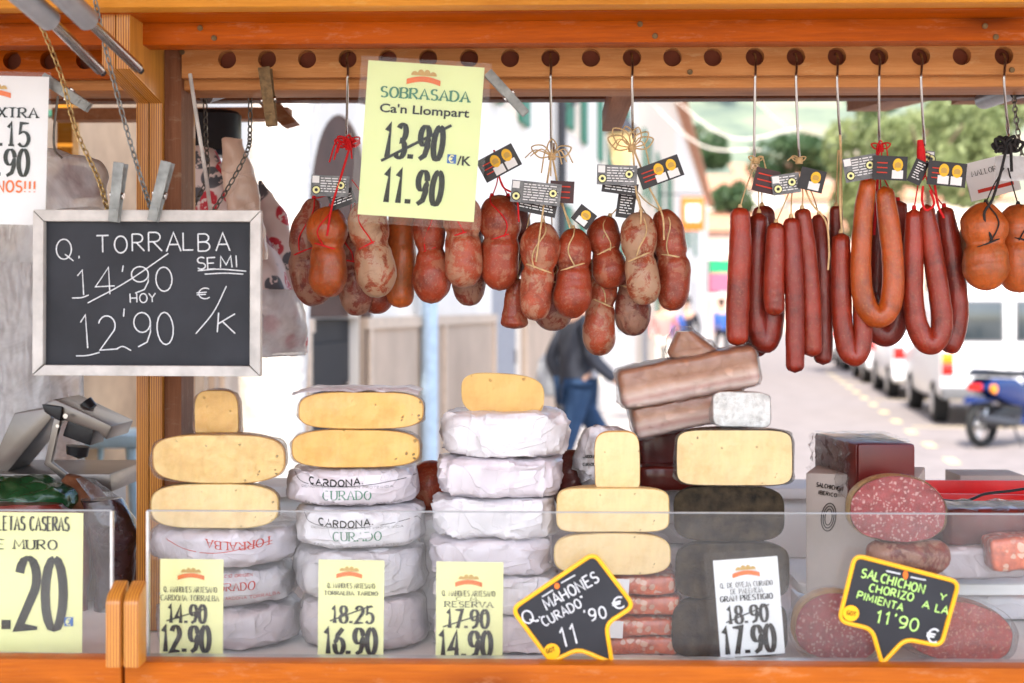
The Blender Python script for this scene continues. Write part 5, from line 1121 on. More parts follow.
def salami(cx, cy, rx, ry, Y, L, mt, cas, label, rot=0, wrap='wrapc', wr=1.03, name='cut_salami', flatb=0, yaw=0):
    c = P(cx, cy, Y); k = K(Y); g = thing(name, tuple(c-Vector((0, 0, ry*k))), label, 'salami', 'large cut salamis')
    def pr(s, y, n=48):
        out = []
        for i in range(n):
            q = 2*math.pi*i/n; x, z = math.cos(q)*rx, math.sin(q)*ry
            if flatb and z < 0: z = -abs(math.sin(q))**.6*ry
            x, z = x*math.cos(R(rot))+z*math.sin(R(rot)), -x*math.sin(R(rot))+z*math.cos(R(rot))
            v = Vector((x*k*s, y, z*k*s)); out.append(c+(Matrix.Rotation(R(yaw), 3, 'Z') @ v))
        return out
    mb = MB(); rings = [(1, 0), (1.01, .004), (1.02, L*.3), (1, L*.7), (.8, L*.93), (.4, L), (.02, L*1.0)]; vs = []
    for s, y in rings: vs += pr(s, y)
    mb.add(vs, [(i*48+j, i*48+(j+1) % 48, (i+1)*48+(j+1) % 48, (i+1)*48+j) for i in range(len(rings)-1) for j in range(48)]); obj('casing', mb, M[cas], g, smooth=50)
    f = MB(); vs = []; 
    for s in (.985, .8, .6, .4, .2): vs += pr(s, -.001)
    vs.append(c+Vector((0, -.001, 0))); f.add(vs, [(i*48+j, i*48+(j+1) % 48, (i+1)*48+(j+1) % 48, (i+1)*48+j) for i in range(4) for j in range(48)]+[(192+j, 192+(j+1) % 48, 240) for j in range(48)])
    obj('cut_face', f.disp(.0008, 60, 2), M[mt], g, smooth=50)
    if wrap:
        m2 = MB(); vs = []; rr = [(.02, -.008), (.5, -.007), (.9, -.005), (wr*.99, -.001), (wr, .008), (wr, L*.5)]
        for s, y in rr: vs += pr(s, y)
        m2.add(vs, [(i*48+j, i*48+(j+1) % 48, (i+1)*48+(j+1) % 48, (i+1)*48+j) for i in range(len(rr)-1) for j in range(48)]); obj('plastic_wrap', m2.disp(.003, 45, int(cx)), M[wrap], g, smooth=50)
    return g
salami(898, 509, 47.5, 33, 1.84, .04, 'salami', 'rindp', 'big round cut salami with pale fat flecks at the screen edge above the bubble sign', rot=4, flatb=1)
sausage('meat_pack', [(866, 556, 1.86), (905, 553, 1.86), (950, 560, 1.86)], 1.86, [30, 36, 34], 's_mould', 'greyish vacuum packed sausage lying under the big round salami', amp=.003)
slab(930, 566, 1040, 560, 34, 1.91, .10, 'paper', 'wrapped_pack', 'pale wrapped pack right of the bubble sign under the dark loin', cat='pack', seed=23, wrap='wrapc')
slab(948, 529, 1050, 531, 40, 1.93, .10, 'cured', 'cured_loin', 'dark cured loin in film at the right edge in front of the red tray', seed=24, wrap='wrapc')
slab(992, 556, 1060, 552, 34, 1.87, .05, 'salmon', 'meat_pack', 'salmon red pack at the right edge behind the screen', seed=25, wrap='wrap')
salami(838, 627, 42, 34, 1.83, .05, 'salami', 'rindp', 'pink cut salami behind the screen left of the bubble sign\'s point', rot=8, flatb=1, wr=1.12)
salami(960, 632, 52, 30, 1.83, .05, 'salami2', 's_pale', 'red cut chorizo salami behind the screen right of the bubble sign\'s point', rot=6, flatb=1, wr=1.12)
slab(800, 590, 1050, 590, 14, 1.97, .2, 'cream', 'shelf_board', 'pale low shelf behind the pink cut salamis', cat='shelf', seed=27, amp=.0001)
slab(800, 608, 1050, 608, 24, 2.09, .08, 'paperw', 'wrapped_pack', 'row of pale paper under the low shelf', cat='pack', seed=28)
tr = thing('red_tray', tuple(P(990, 520, 2.27)), 'bright red plastic tray behind the dark loin at the right', 'tray')
xa, xb = P(938, 510, 2.27).x, P(1150, 510, 2.27).x; zt_ = zz(492, 2.27)
obj('tray_wall', MB().prism([(xa, 2.27, zt_-.07), (xb, 2.27, zt_-.07), (xb, 2.27, zt_-.004), (xa-.01, 2.27, zt_)], (0, .006, 0)), M['redtray'], tr, bevel=.0015)
obj('tray_wall', MB().box(xa-.006, xa+.0, 2.277, 2.49, zt_-.07, zt_), M['redtray'], tr, bevel=.0015); obj('tray_wall', MB().box(xa, xb, 2.47, 2.476, zt_-.07, zt_-.003), M['redtray'], tr, bevel=.0015)
obj('tray_base', MB().box(xa, xb, 2.277, 2.47, zt_-.068, zt_-.064), M['redtray'], tr)
obj('stand', MB().box(xa+.01, xb-.01, 2.29, 2.45, FZ+.001, zt_-.0695), M['cream'], tr)
obj('cable', MB().tube(catmull(px_pts([(940, 500, 2.22), (965, 501, 2.17), (985, 494, 2.17), (1010, 491, 2.17), (1035, 487, 2.17)], 2.17), 30), .0022, 8), M['black'], label='black cable crossing over the red tray', cat='cable')
bxx = MB().box(P(957, 487, 2.62).x, P(1022, 487, 2.62).x, 2.60, 2.70, zl+.002, zl+.022); obj('low_box', bxx, M['card'], label='flat beige box on the rear ledge above the red tray', cat='box', bevel=.002)

# ------------------------------------------------ left end: wrapped ham, bags, scale
def hamprint():
    m, nt, b = base('printed_ham_paper'); v = coords(nt, (1, 1, 1), (0, R(30), 0)); vo = nt.nodes.new('ShaderNodeTexVoronoi'); vo.inputs['Scale'].default_value = 22; nt.links.new(v, vo.inputs['Vector'])
    n = nz(nt, v, 90, 2); f = ramp(nt, vo.outputs['Distance'], [(.42, 1), (.46, 0)]); g = ramp(nt, n, [(.38, 0), (.44, 1)])
    mm = nt.nodes.new('ShaderNodeMath'); mm.operation = 'MULTIPLY'; nt.links.new(f, mm.inputs[0]); nt.links.new(g, mm.inputs[1])
    sep = nt.nodes.new('ShaderNodeSeparateColor'); nt.links.new(vo.outputs['Color'], sep.inputs[0]); ink = ramp(nt, sep.outputs[0], [(.55, (.55, .03, .05)), (.6, (.10, .10, .12))])
    col = mix(nt, mm.outputs[0], (.74, .60, .58), ink); nt.links.new(col, b.inputs['Base Color']); b.inputs['Roughness'].default_value = .5; bump(nt, b, nz(nt, v, 25), .4, .004); return m
M['hamprint'] = hamprint(); M['hampaper'] = creased('pink_ham_paper', (.80, .56, .44))
def cone_wrap(outline, Y, thick, mt, seed, n=44):   # outline rows: (y, xl, xr)
    mb = MB(); vs = []; q = catmull([Vector(o) for o in outline], n)
    for p in q:
        a, b = P(p.y, p.x, Y), P(p.z, p.x, Y); c = (a+b)/2; w_ = (b-a).length/2
        for i in range(36): ph = 2*math.pi*i/36; vs.append(c+Vector((math.cos(ph)*w_, sup(math.sin(ph), .8)*min(thick, w_*.8), 0)))
    nn = len(q); mb.add(vs, [(j*36+i, j*36+(i+1) % 36, (j+1)*36+(i+1) % 36, (j+1)*36+i) for j in range(nn-1) for i in range(36)]+[tuple(range(36)), tuple(range((nn-1)*36, nn*36))])
    return mb.disp(.009, 14, seed).disp(.004, 42, seed+1)
g = thing('wrapped_ham', tuple(P(255, 350, 2.45)), 'hanging ham in red printed paper with pink inner paper, right of the upright', 'ham')
obj('printed_wrapper', cone_wrap([(150, 184, 215), (200, 176, 248), (270, 180, 285), (320, 215, 300), (352, 262, 306)], 2.5, .06, 'hamprint', 3), M['hamprint'], g, smooth=50)
obj('inner_paper', cone_wrap([(138, 222, 244), (170, 222, 252), (215, 230, 262), (260, 240, 268)], 2.415, .02, 'hampaper', 6), M['hampaper'], g, smooth=50)
obj('plastic_sleeve', cone_wrap([(290, 245, 302), (330, 240, 306), (356, 244, 303)], 2.44, .04, 'sheet', 8), M['sheet'], g, smooth=50)
obj('printed_wrapper', cone_wrap([(182, 259, 262), (230, 262, 290), (300, 270, 304)], 2.56, .03, 'hamprint', 9), M['hamprint'], g, smooth=50)
obj('lamp', MB().tube([P(213, 112, 2.62), P(213, 116, 2.62), P(214, 152, 2.62), P(214, 156, 2.62)], [.045, .052, .050, .040], 32), M['black'], label='round black lamp shade behind the hanging ham', cat='lamp shade')
g = thing('ham_pack', tuple(P(82, 205, 2.1)), 'clear pack of sliced dark ham hanging behind the chalkboard chains', 'ham pack')
obj('meat', cone_wrap([(168, 60, 94), (182, 50, 102), (196, 54, 100)], 2.1, .02, '', 4), M['cured'], g, smooth=50)
obj('plastic_sleeve', cone_wrap([(150, 42, 62), (164, 42, 100), (190, 42, 106), (212, 44, 104)], 2.1, .03, '', 5), M['sheet'], g, smooth=50)
def sheet_hang(x0, x1, y0, y1, Y, label, seed, mt='sheet', amp=.03):
    mb = MB(); nx, ny = 60, 60; vs = []
    for j in range(ny+1):
        for i in range(nx+1):
            u, v_ = i/nx, j/ny; p = P(x0+(x1-x0)*u, y0+(y1-y0)*v_, Y); f_ = noise.noise(Vector((u*5+seed, v_*1.4, seed)))+.5*noise.noise(Vector((u*14, v_*4, seed+3)))+.25*noise.noise(Vector((u*30, v_*18, seed+3)))
            vs.append(p+Vector((0, f_*amp, 0)))
    b = len(vs); vs += [v+Vector((0, .0006, 0)) for v in vs]; fs = [(j*(nx+1)+i, j*(nx+1)+i+1, (j+1)*(nx+1)+i+1, (j+1)*(nx+1)+i) for j in range(ny) for i in range(nx)]
    mb.add(vs, fs+[tuple(k+b for k in f) for f in fs]); return obj('plastic_bag', mb, M[mt], label=label, cat='plastic bag', smooth=60)
sheet_hang(-30, 84, 205, 470, 2.62, 'cloudy plastic bag with brownish contents hanging behind the left side of the chalkboard', 2, amp=.016)
sheet_hang(-60, 48, 262, 480, 2.56, 'crinkled clear plastic hanging at the left picture edge', 5, amp=.016)
# grey scale with a tilted head
g = thing('scale_head', tuple(P(60, 470, 2.35)), 'grey metal weighing machine with a tilted black display head at the left', 'scale')
M['satin'] = mat('satin_grey_metal', (.17, .15, .135), .3, .6, .1, 20)
def plate(pts, Y, th, mt, nm, bev=.003): obj(nm, MB().prism([P(x, y, Y) for x, y in pts], (0, th, 0)), M[mt], g, bevel=bev)
plate([(14, 413), (44, 408), (52, 418), (6, 474), (-14, 474)], 2.36, .10, 'satin', 'column')
plate([(43, 404), (55, 399), (112, 426), (106, 440), (98, 432), (46, 414)], 2.28, .12, 'satin', 'head_plate')
plate([(70, 414), (95, 426), (90, 446), (62, 436)], 2.285, .07, 'black', 'display_box')
plate([(54, 418), (60, 421), (51, 462), (74, 480), (70, 486), (44, 464)], 2.27, .012, 'satin', 'bracket', .0015)
plate([(41, 404), (62, 407), (60, 422), (44, 412)], 2.272, .1, 'black', 'end_cap')
obj('knob', MB().tube([P(78, 446, 2.30), P(77, 455, 2.30), P(76, 457, 2.3)], [.019, .017, .006], 24), M['black'], g)
obj('knob', MB().tube([P(84, 403, 2.34), P(90, 410, 2.34)], [.015, .014], 20), M['black'], g)
obj('screw', MB().disc(P(66, 416, 2.265), (0, 1, 0), .004, .006, 14), M['steel'], g); obj('screw', MB().disc(P(58, 426, 2.262), (0, 1, 0), .003, .006, 14), M['steel'], g)
plate([(-20, 474), (110, 474), (112, 492), (-20, 492)], 2.32, .22, 'satin', 'platform')
plate([(-20, 493), (100, 493), (100, 595), (-20, 595)], 2.40, .15, 'grey_metal', 'pedestal')
M['greenbag'] = mat('green_bag_film', (.012, .06, .02), .25, var=.5, scale=20, coat=.5, bs=.5, bd=.004)
obj('green_bag', cone_wrap([(476, 8, 30), (484, -10, 58), (500, -30, 78), (512, -20, 70)], 2.20, .05, '', 12).disp(.012, 26, 4).disp(.005, 70, 9), M['greenbag'], label='dark green shiny bag lying in front of the grey scale', cat='bag', smooth=60)
obj('brown_pack', cone_wrap([(478, 66, 80), (492, 60, 96), (530, 58, 132), (600, 80, 138), (618, 84, 136)], 2.24, .04, '', 14), M['brownwood'], label='brown paper pack standing right of the green bag', cat='pack', smooth=60)
M['darkfilm'] = mat('dark_purple_film', (.03, .012, .016), .15, var=.6, scale=26, coat=.8, bs=.7, bd=.005)
obj('food_pack', cone_wrap([(500, 80, 120), (530, 88, 136), (560, 92, 137), (600, 96, 132), (622, 94, 132)], 2.14, .03, '', 15), M['darkfilm'], label='dark shiny packed product behind the edge of the short screen', cat='pack', smooth=60)
obj('food_pack', cone_wrap([(503, -10, 60), (520, -20, 84), (560, -20, 88), (622, -20, 86)], 2.14, .03, '', 17), M['cured'], label='dark red packed product behind the large .20 sign', cat='pack', smooth=60)
obj('clear_film', cone_wrap([(478, 78, 92), (500, 92, 122), (520, 108, 134)], 2.16, .012, '', 18), M['wrapc'], label='strip of crumpled clear film over the brown pack', cat='film', smooth=60)
# ================================================ the street behind
SA = R(7.5)                              # the street runs 7.5 degrees to the right of +Y
def ST(v, u, z=0): return Vector((u*math.sin(SA)+v*math.cos(SA), u*math.cos(SA)-v*math.sin(SA), z))
M['asphalt'] = mat('pale_asphalt', (.22, .19, .18), .85, var=.12, scale=3, bs=.3)
M['pave'] = mat('stone_paving', (.36, .32, .29), .8, var=.15, scale=4)
M['mark'] = mat('road_paint', (.62, .50, .27), .7)
M['plaster'] = mat('white_plaster', (.80, .73, .64), .85, var=.06, scale=2)
M['plaster2'] = mat('cream_plaster', (.78, .66, .52), .85, var=.08, scale=2)
M['plaster3'] = mat('pink_plaster', (.60, .42, .34), .85, var=.08, scale=2)
M['stone'] = mat('tan_stone', (.48, .33, .21), .85, var=.25, scale=5)
M['dado'] = mat('beige_dado', (.50, .37, .27), .7, var=.12, scale=3)
M['dado2'] = mat('beige_moulding', (.60, .46, .34), .7)
M['doorgrey'] = mat('grey_door', (.30, .30, .32), .6)
M['doordark'] = mat('charcoal_door', (.012, .012, .015), .6)
M['doorbrown'] = mat('red_brown_door', (.07, .028, .018), .6, var=.2, scale=6)
M['shut'] = mat('green_shutter', (.05, .20, .13), .6)
M['glassd'] = mat('dark_window_glass', (.05, .06, .07), .1)
M['bluepipe'] = mat('pale_blue_downpipe', (.45, .58, .70), .5)
M['tile'] = mat('clay_roof_tile', (.45, .22, .13), .8, var=.25, scale=6)
M['lampglass'] = mat('amber_lamp_glass', (.70, .50, .22), .3)
M['iron'] = mat('dark_iron', (.04, .04, .045), .5)
M['trunk'] = mat('tree_bark', (.16, .11, .07), .9)
# ground as one sheet with the far ground
def sheet(name, pts, z, m, lab=None): return obj(name, MB().add([Vector((p.x, p.y, z)) for p in pts], [tuple(range(len(pts)))]), M[m], kind='structure', smooth=0)
sheet('ground', [Vector((-300, -60, 0)), Vector((300, -60, 0)), Vector((300, 600, 0)), Vector((-300, 600, 0))], 0, 'pave')
sheet('road', [ST(-.6, 4), ST(5.2, 4), ST(5.2, 110), ST(-.6, 110)], .004, 'asphalt')
obj('pavement', MB().prism([ST(-2.4, 3.6, .0), ST(-.62, 3.6, 0), ST(-.62, 110, 0), ST(-2.4, 110, 0)], (0, 0, .06)), M['pave'], kind='structure', smooth=0)
obj('pavement', MB().prism([ST(5.2, 4, 0), ST(7.2, 4, 0), ST(7.2, 110, 0), ST(5.2, 110, 0)], (0, 0, .12)), M['pave'], kind='structure', smooth=0)
mk = MB()
for i in range(16):
    u = 9.5+i*1.7; mk.add([ST(2.05, u, .008), ST(2.17, u, .008), ST(2.17, u+.55, .008), ST(2.05, u+.55, .008)], [(0, 1, 2, 3)])
for u in (13.5, 19, 24.5, 30): mk.add([ST(2.2, u, .009), ST(4.6, u, .009), ST(4.6, u+.1, .009), ST(2.2, u+.1, .009)], [(0, 1, 2, 3)])
obj('road_markings', mk, M['mark'], kind='structure', smooth=0)
# foliage
def leafmat(name, a, b_):
    m, nt, b = base(name); info = nz(nt, coords(nt), 1.4, 3); col = ramp(nt, info, [(.35, a), (.65, b_)]); nt.links.new(col, b.inputs['Base Color']); b.inputs['Roughness'].default_value = .6
    out = nt.nodes['Material Output']; tl = nt.nodes.new('ShaderNodeBsdfTranslucent'); nt.links.new(col, tl.inputs[0]); mx = nt.nodes.new('ShaderNodeMixShader'); mx.inputs[0].default_value = .35
    nt.links.new(b.outputs[0], mx.inputs[1]); nt.links.new(tl.outputs[0], mx.inputs[2]); nt.links.new(mx.outputs[0], out.inputs[0]); return m
M['leaf1'] = leafmat('bright_leaves', (.14, .18, .06), (.32, .36, .15)); M['leaf2'] = leafmat('dark_leaves', (.03, .07, .025), (.07, .12, .04))
def crown(c, rx, ry, rz, n, s, rnd, clumps=14):
    mb = MB(); cl_ = []
    for k in range(clumps):
        while True:
            d = Vector((rnd.uniform(-1, 1), rnd.uniform(-1, 1), rnd.uniform(-1, 1)))
            if .35 < d.length < 1: break
        cl_.append((Vector((c.x+d.x*rx*.75, c.y+d.y*ry*.75, c.z+d.z*rz*.75)), rnd.uniform(.28, .5)))
    for i in range(n):
        cc_, rr_ = rnd.choice(cl_); d = Vector((rnd.gauss(0, 1), rnd.gauss(0, 1), rnd.gauss(0, 1))).normalized()*rnd.uniform(.6, 1)**.5*rr_
        p = cc_+Vector((d.x*rx, d.y*ry, d.z*rz)); a = Vector((rnd.uniform(-1, 1), rnd.uniform(-1, 1), rnd.uniform(-.4, 1))).normalized(); b = a.orthogonal().normalized(); e = a.cross(b); q = s*rnd.uniform(.6, 1.3)
        mb.add([p-b*q, p-e*q*.5, p+b*q, p+e*q*.5], [(0, 1, 2, 3)])
    return mb
# buildings
def building(name, label, u0, u1, side, v0, depth, h, wallm, ops=(), roof='tile', cat='building', dado=0, rooftype='eave'):
    """ops: (kind,ua,ub,za,zb) openings in the street face; side -1 left row (faces right), +1 right row"""
    g = thing(name, (0, 0, 0), label, cat, None, rz=-SA); s = side; B = lambda a, b: (min(a, b), max(a, b))
    th = .32; us = sorted(set([u0, u1]+[o[1] for o in ops]+[o[2] for o in ops])); wl = MB()
    for a, b in zip(us, us[1:]):
        blocks = sorted([(o[3], o[4]) for o in ops if o[1] <= a+1e-6 and o[2] >= b-1e-6]); z = .0
        for (c_, d_) in blocks+[(h, h)]:
            if c_ > z+1e-4: x0_, x1_ = B(v0, v0+s*th); wl.box(x0_, x1_, a, b, z, c_)
            z = d_
    obj('wall', wl, M[wallm], g, local=True, smooth=0)
    x0_, x1_ = B(v0+s*(th+.001), v0+s*depth); obj('wall', MB().box(x0_, x1_, u0+.003, u1-.003, .0, h), M[wallm], g, local=True, smooth=0)
    if dado:
        md = MB(); cuts = sorted([(o[1], o[2]) for o in ops if o[3] < dado]); a = u0
        for c_, d_ in cuts+[(u1, u1)]:
            if c_-a > .02:
                x0_, x1_ = B(v0-s*.002, v0-s*.03); md.box(x0_, x1_, a+.002, c_-.002, .06, dado)
                n_ = max(1, int((c_-a)/1.1))
            a = d_
        obj('dado', md, M['dado'], g, local=True, smooth=0)
        mo = MB(); x0_, x1_ = B(v0-s*.031, v0-s*.05); a = u0
        for c_, d_ in cuts+[(u1, u1)]:
            if c_-a > .02:
                mo.box(x0_, x1_, a+.01, c_-.01, dado-.06, dado); n_ = max(1, int((c_-a)/1.5))
                for k in range(n_+1): uu = a+.05+(c_-a-.16)*k/n_; mo.box(x0_, x1_, uu, uu+.06, .07, dado-.061)
                mo.box(x0_, x1_, a+.01, c_-.01, dado*.80-.1, dado*.80-.06) if False else None
            a = d_
        obj('moulding', mo, M['dado2'], g, local=True, smooth=0)
    for o in ops:
        k, a, b, za, zb2 = o[:5]; mt = o[5] if len(o) > 5 else 'glassd'
        x0_, x1_ = B(v0+s*.05, v0+s*.09) if k == 'door' else B(v0+s*.2, v0+s*.24)
        if k == 'window':
            w_ = obj('window', MB().box(*B(v0+s*.14, v0+s*.19), a+.01, b-.01, za+.01, za+.07).box(*B(v0+s*.14, v0+s*.19), a+.01, b-.01, zb2-.07, zb2-.01).box(*B(v0+s*.14, v0+s*.19), (a+b)/2-.03, (a+b)/2+.03, za+.071, zb2-.071), M['plaster'], g, local=True, smooth=0)
            obj('pane', MB().box(x0_, x1_, a+.012, b-.012, za+.012, zb2-.012), M[mt], w_, local=True, smooth=0)
            for uu in (a-(b-a)*.5, b): obj('shutter', MB().box(*B(v0-s*.006, v0-s*.05), uu, uu+(b-a)*.5, za, zb2), M['shut'], g, local=True, smooth=0)
        else:
            d_ = obj('door', MB().box(x0_, x1_, a+.01, b-.01, za+.005, zb2-.01), M[mt], g, local=True, smooth=0)
            pn = MB()
            pn.box(*B(v0+s*.049, v0+s*.03), a+.1, b-.1, za+.12, zb2-.12)
            obj('door_panel', pn, M[mt], d_, local=True, smooth=0)
            obj('handle', MB().box(*B(v0+s*.01, v0+s*.029), b-.2, b-.14, za+1.0, za+1.12), M['steel'], d_, local=True, smooth=0)
    if roof:
        x0_, x1_ = B(v0-s*.35, v0+s*(depth)); zt = h+.002
        pr = [Vector((v0-s*.35, u0, zt)), Vector((v0-s*.35, u0, zt+.12)), Vector((v0+s*depth/2, u0, zt+depth*.2)), Vector((v0+s*depth, u0, zt+.12)), Vector((v0+s*depth, u0, zt))]
        obj('roof', MB().prism(pr, (0, u1-u0, 0)), M[roof], g, local=True, smooth=0)
    return g
V0 = -1.94
g = building('arched_house', 'white plastered house with an arched doorway and beige panelled lower wall, left of the street', 5.0, 15.0, -1, V0, 7, 7.0, 'plaster',
    [('door', 6.2, 7.12, .06, 1.50, 'doordark'), ('door', 6.2, 7.12, 1.501, 1.98, 'doorbrown'), ('door', 11.1, 12.6, .06, 2.1, 'doorgrey'), ('window', 8.6, 9.6, 3.2, 4.6), ('window', 11.4, 12.4, 3.2, 4.6)], dado=1.5)
building('stone_house', 'tan stone walled house at the far left, seen through the chains', 1.5, 4.98, -1, V0, 7, 5.2, 'stone', [('window', 3.1, 3.7, 2.4, 3.3)])
tk_ = thing('plane_tree', tuple(P(272, 420, 4.6).xy)+(0,), 'thick pale mottled tree trunk just right of the hanging ham', 'tree')
M['palebark'] = mat('pale_mottled_bark', (.78, .73, .66), .85, var=.22, scale=7, bs=.6, bd=.01)
c_ = P(272, 300, 4.6); obj('trunk', MB().tube(catmull([Vector((c_.x, 4.6, -.02)), Vector((c_.x-.01, 4.6, .3)), Vector((c_.x, 4.6, 1.2)), Vector((c_.x+.02, 4.62, 2.0)), Vector((c_.x+.05, 4.62, 3.2)), Vector((c_.x+.1, 4.7, 4.6))], 30), [.14-.0022*k+(.03 if k < 2 else 0) for k in range(31)], 20).disp(.02, 4, 2), M['palebark'], tk_)
rt_ = random.Random(5); obj('crown', crown(Vector((c_.x+.2, 4.9, 5.6)), 1.6, 1.6, 1.2, 5000, .07, rt_), M['leaf1'], tk_, smooth=0)
# arched head of the doorway: a tympanum over the door set back in a half round frame
ar = MB(); ua, ub, zs = 6.22, 7.3, 1.98; uc = (ua+ub)/2; rr = (ub-ua)/2; n = 18
vs = []
for i in range(n+1):
    an = math.pi*i/n; vs.append((uc+rr*math.cos(an), zs+.003+rr*.95*math.sin(an)))
obj('arch_tympanum', MB().prism([Vector((V0+.004, a_, b_)) for a_, b_ in vs], (.004, 0, 0)), M['doorbrown'], g, local=True, smooth=0)
ring = MB()
for i in range(n):
    (a1, b1), (a2, b2) = vs[i], vs[i+1]; f_ = lambda a_, b_, s: (uc+(a_-uc)*s, zs+(b_-zs)*s)
    o1, o2 = f_(a1, b1, 1.22), f_(a2, b2, 1.22)
    ring.prism([Vector((V0+.003, a1, b1)), Vector((V0+.003, o1[0], o1[1])), Vector((V0+.003, o2[0], o2[1])), Vector((V0+.003, a2, b2))], (.014, 0, 0))
obj('arch_surround', ring, M['plaster'], g, local=True, smooth=30)
obj('door_jamb', MB().box(V0+.003, V0+.03, 7.125, 7.27, .06, 1.98), M['doorbrown'], g, local=True, smooth=0)
obj('downpipe', MB().tube([Vector((V0+.09, 8.4, .06)), Vector((V0+.09, 8.4, 7.0))], .05, 12), M['bluepipe'], g, local=True)
obj('downpipe', MB().tube([Vector((V0+.09, 14.85, .06)), Vector((V0+.09, 14.85, 7.0))], .05, 12), M['iron'], g, local=True)
building('shuttered_house', 'cream house with green shutters on the left, beyond the house with the arch', 15.02, 27, -1, V0, 7, 7.4, 'plaster', [('window', 16.2, 17.2, 1.3, 2.7), ('door', 19, 20.2, .06, 2.4, 'doorgrey'), ('window', 16.4, 17.4, 3.6, 5.0), ('window', 20, 21, 3.6, 5.0), ('window', 23.5, 24.5, 1.2, 2.6), ('window', 23.5, 24.5, 3.6, 5.0)])
building('pale_house', 'white house farther down the left side with a shop front', 27.02, 44, -1, V0, 7, 7.9, 'plaster2', [('door', 29, 31, .06, 2.5, 'doorgrey'), ('window', 34, 35.2, 1.2, 2.6), ('window', 29.4, 30.6, 3.8, 5.2), ('window', 34, 35.2, 3.8, 5.2), ('door', 38, 40, .06, 2.5, 'doorbrown'), ('window', 39, 40.2, 3.8, 5.2)])
building('far_house', 'distant white house at the far left end of the street', 44.02, 88, -1, V0, 7, 7.8, 'plaster', [('window', 48, 49.4, 3.8, 5.2), ('window', 54, 55.4, 3.8, 5.2), ('door', 50, 52, .06, 2.5, 'doorbrown'), ('window', 62, 63.4, 3.8, 5.2), ('door', 60, 63, .06, 2.7, 'doorgrey')])
building('garden_house', 'low pale house with a clay tiled roof behind the parked van at the right', 33, 54, 1, 7.2, 8, 3.9, 'plaster', [('window', 36, 37.2, 1.2, 2.4), ('door', 40, 41.2, .12, 2.3, 'doorbrown'), ('window', 44, 45.2, 1.2, 2.4)])
# houses across the end of the street
def endhouse(cx_, y, w_, h, z0, wm, label, roofh=1.6, nwin=3):
    g = thing('hillside_house', (cx_, y, z0), label, 'house', 'houses beyond the end of the street')
    obj('wall', MB().box(cx_-w_/2, cx_+w_/2, y, y+8, z0, z0+h), M[wm], g, smooth=0)
    obj('roof', MB().prism([Vector((cx_-w_/2-.4, y-.4, z0+h+.003)), Vector((cx_+w_/2+.4, y-.4, z0+h+.003)), Vector((cx_+w_/2+.4, y+4, z0+h+roofh)), Vector((cx_-w_/2-.4, y+4, z0+h+roofh))], (0, .3, -.12)), M['tile'], g, smooth=0)
    for k in range(nwin):
        x = cx_-w_/2+w_*(k+.5)/nwin; wd = obj('window', MB().box(x-.55, x+.55, y-.03, y-.005, z0+h*.35, z0+h*.75), M['plaster'], g, smooth=0); obj('pane', MB().box(x-.45, x+.45, y-.05, y-.031, z0+h*.38, z0+h*.72), M['glassd'], wd, smooth=0)
e = P(780, 240, 92); endhouse(e.x, 92, 13, 6.5, 0, 'plaster3', 'long pink house closing the end of the street')
e = P(900, 200, 105); endhouse(e.x, 105, 16, 7, 2.5, 'plaster2', 'cream house above the tree line at the right end of the street')
e = P(735, 200, 125); endhouse(e.x, 125, 13, 6, 6, 'plaster', 'white house on the slope left of the pink house')
e = P(800, 150, 140); endhouse(e.x, 140, 12, 5, 9.5, 'plaster3', 'pinkish house highest on the slope')
e = P(700, 150, 118); endhouse(e.x, 118, 6, 8, 3.0, 'plaster2', 'narrow cream house next to the eaves of the left row')
# hills
hl = MB(); vs = []; nx, ny = 60, 24
for j in range(ny+1):
    for i in range(nx+1):
        x = -180+420*i/nx; y = 108+230*j/ny; t_ = j/ny; z = -.6+t_**.8*74*(1+.25*noise.noise(Vector((x*.012, 1, y*.01))))+noise.noise(Vector((x*.05, y*.05, 3)))*2.0*min(1, t_*5); vs.append(Vector((x, y, z)))
hl.add(vs, [(j*(nx+1)+i, j*(nx+1)+i+1, (j+1)*(nx+1)+i+1, (j+1)*(nx+1)+i) for j in range(ny) for i in range(nx)])
def hillmat():
    m, nt, b = base('hillside_scrub'); v = coords(nt); col = ramp(nt, nz(nt, v, .09, 6, .6), [(.35, (.09, .12, .09)), (.5, (.17, .20, .13)), (.62, (.30, .25, .17))]); nt.links.new(col, b.inputs['Base Color']); b.inputs['Roughness'].default_value = .95; return m
obj('hills', hl, hillmat(), kind='structure', smooth=80)
def tree(px, py, Y, rx, rz, label, lm, n=5000, s=.12, seed=1, z0=0):
    rnd = random.Random(seed); c = P(px, py, Y); g = thing('street_tree', (c.x, Y, z0), label, 'tree', 'trees beyond the street')
    tr_ = MB().tube(catmull([Vector((c.x, Y, z0)), Vector((c.x+.1, Y, (z0+c.z)/2)), Vector((c.x, Y, c.z+rz*.3))], 12), [.16-.009*k for k in range(13)], 10)
    for k in range(6):
        a = k*1.05; tr_.tube(catmull([Vector((c.x, Y, c.z-rz*.6)), Vector((c.x+math.cos(a)*rx*.3, Y+math.sin(a)*rx*.3, c.z-rz*.1)), Vector((c.x+math.cos(a)*rx*.65, Y+math.sin(a)*rx*.65, c.z+rz*.3))], 6), [.07, .06, .05, .045, .035, .03, .02], 6)
    obj('trunk', tr_, M['trunk'], g); obj('crown', crown(c, rx, rx, rz, n, s, rnd), M[lm], g, smooth=0)
tree(925, 150, 29, 1.55, 1.35, 'bright green leafy tree behind the sausage labels at the right', 'leaf1', 9000, .085, 3)
tree(865, 185, 32, 1.0, 1.9, 'bright green smaller tree directly left of the leafy tree', 'leaf1', 6000, .085, 4)
tree(985, 112, 30, 1.3, .8, 'bright green tree top nearest the right rafter', 'leaf1', 5000, .085, 9)
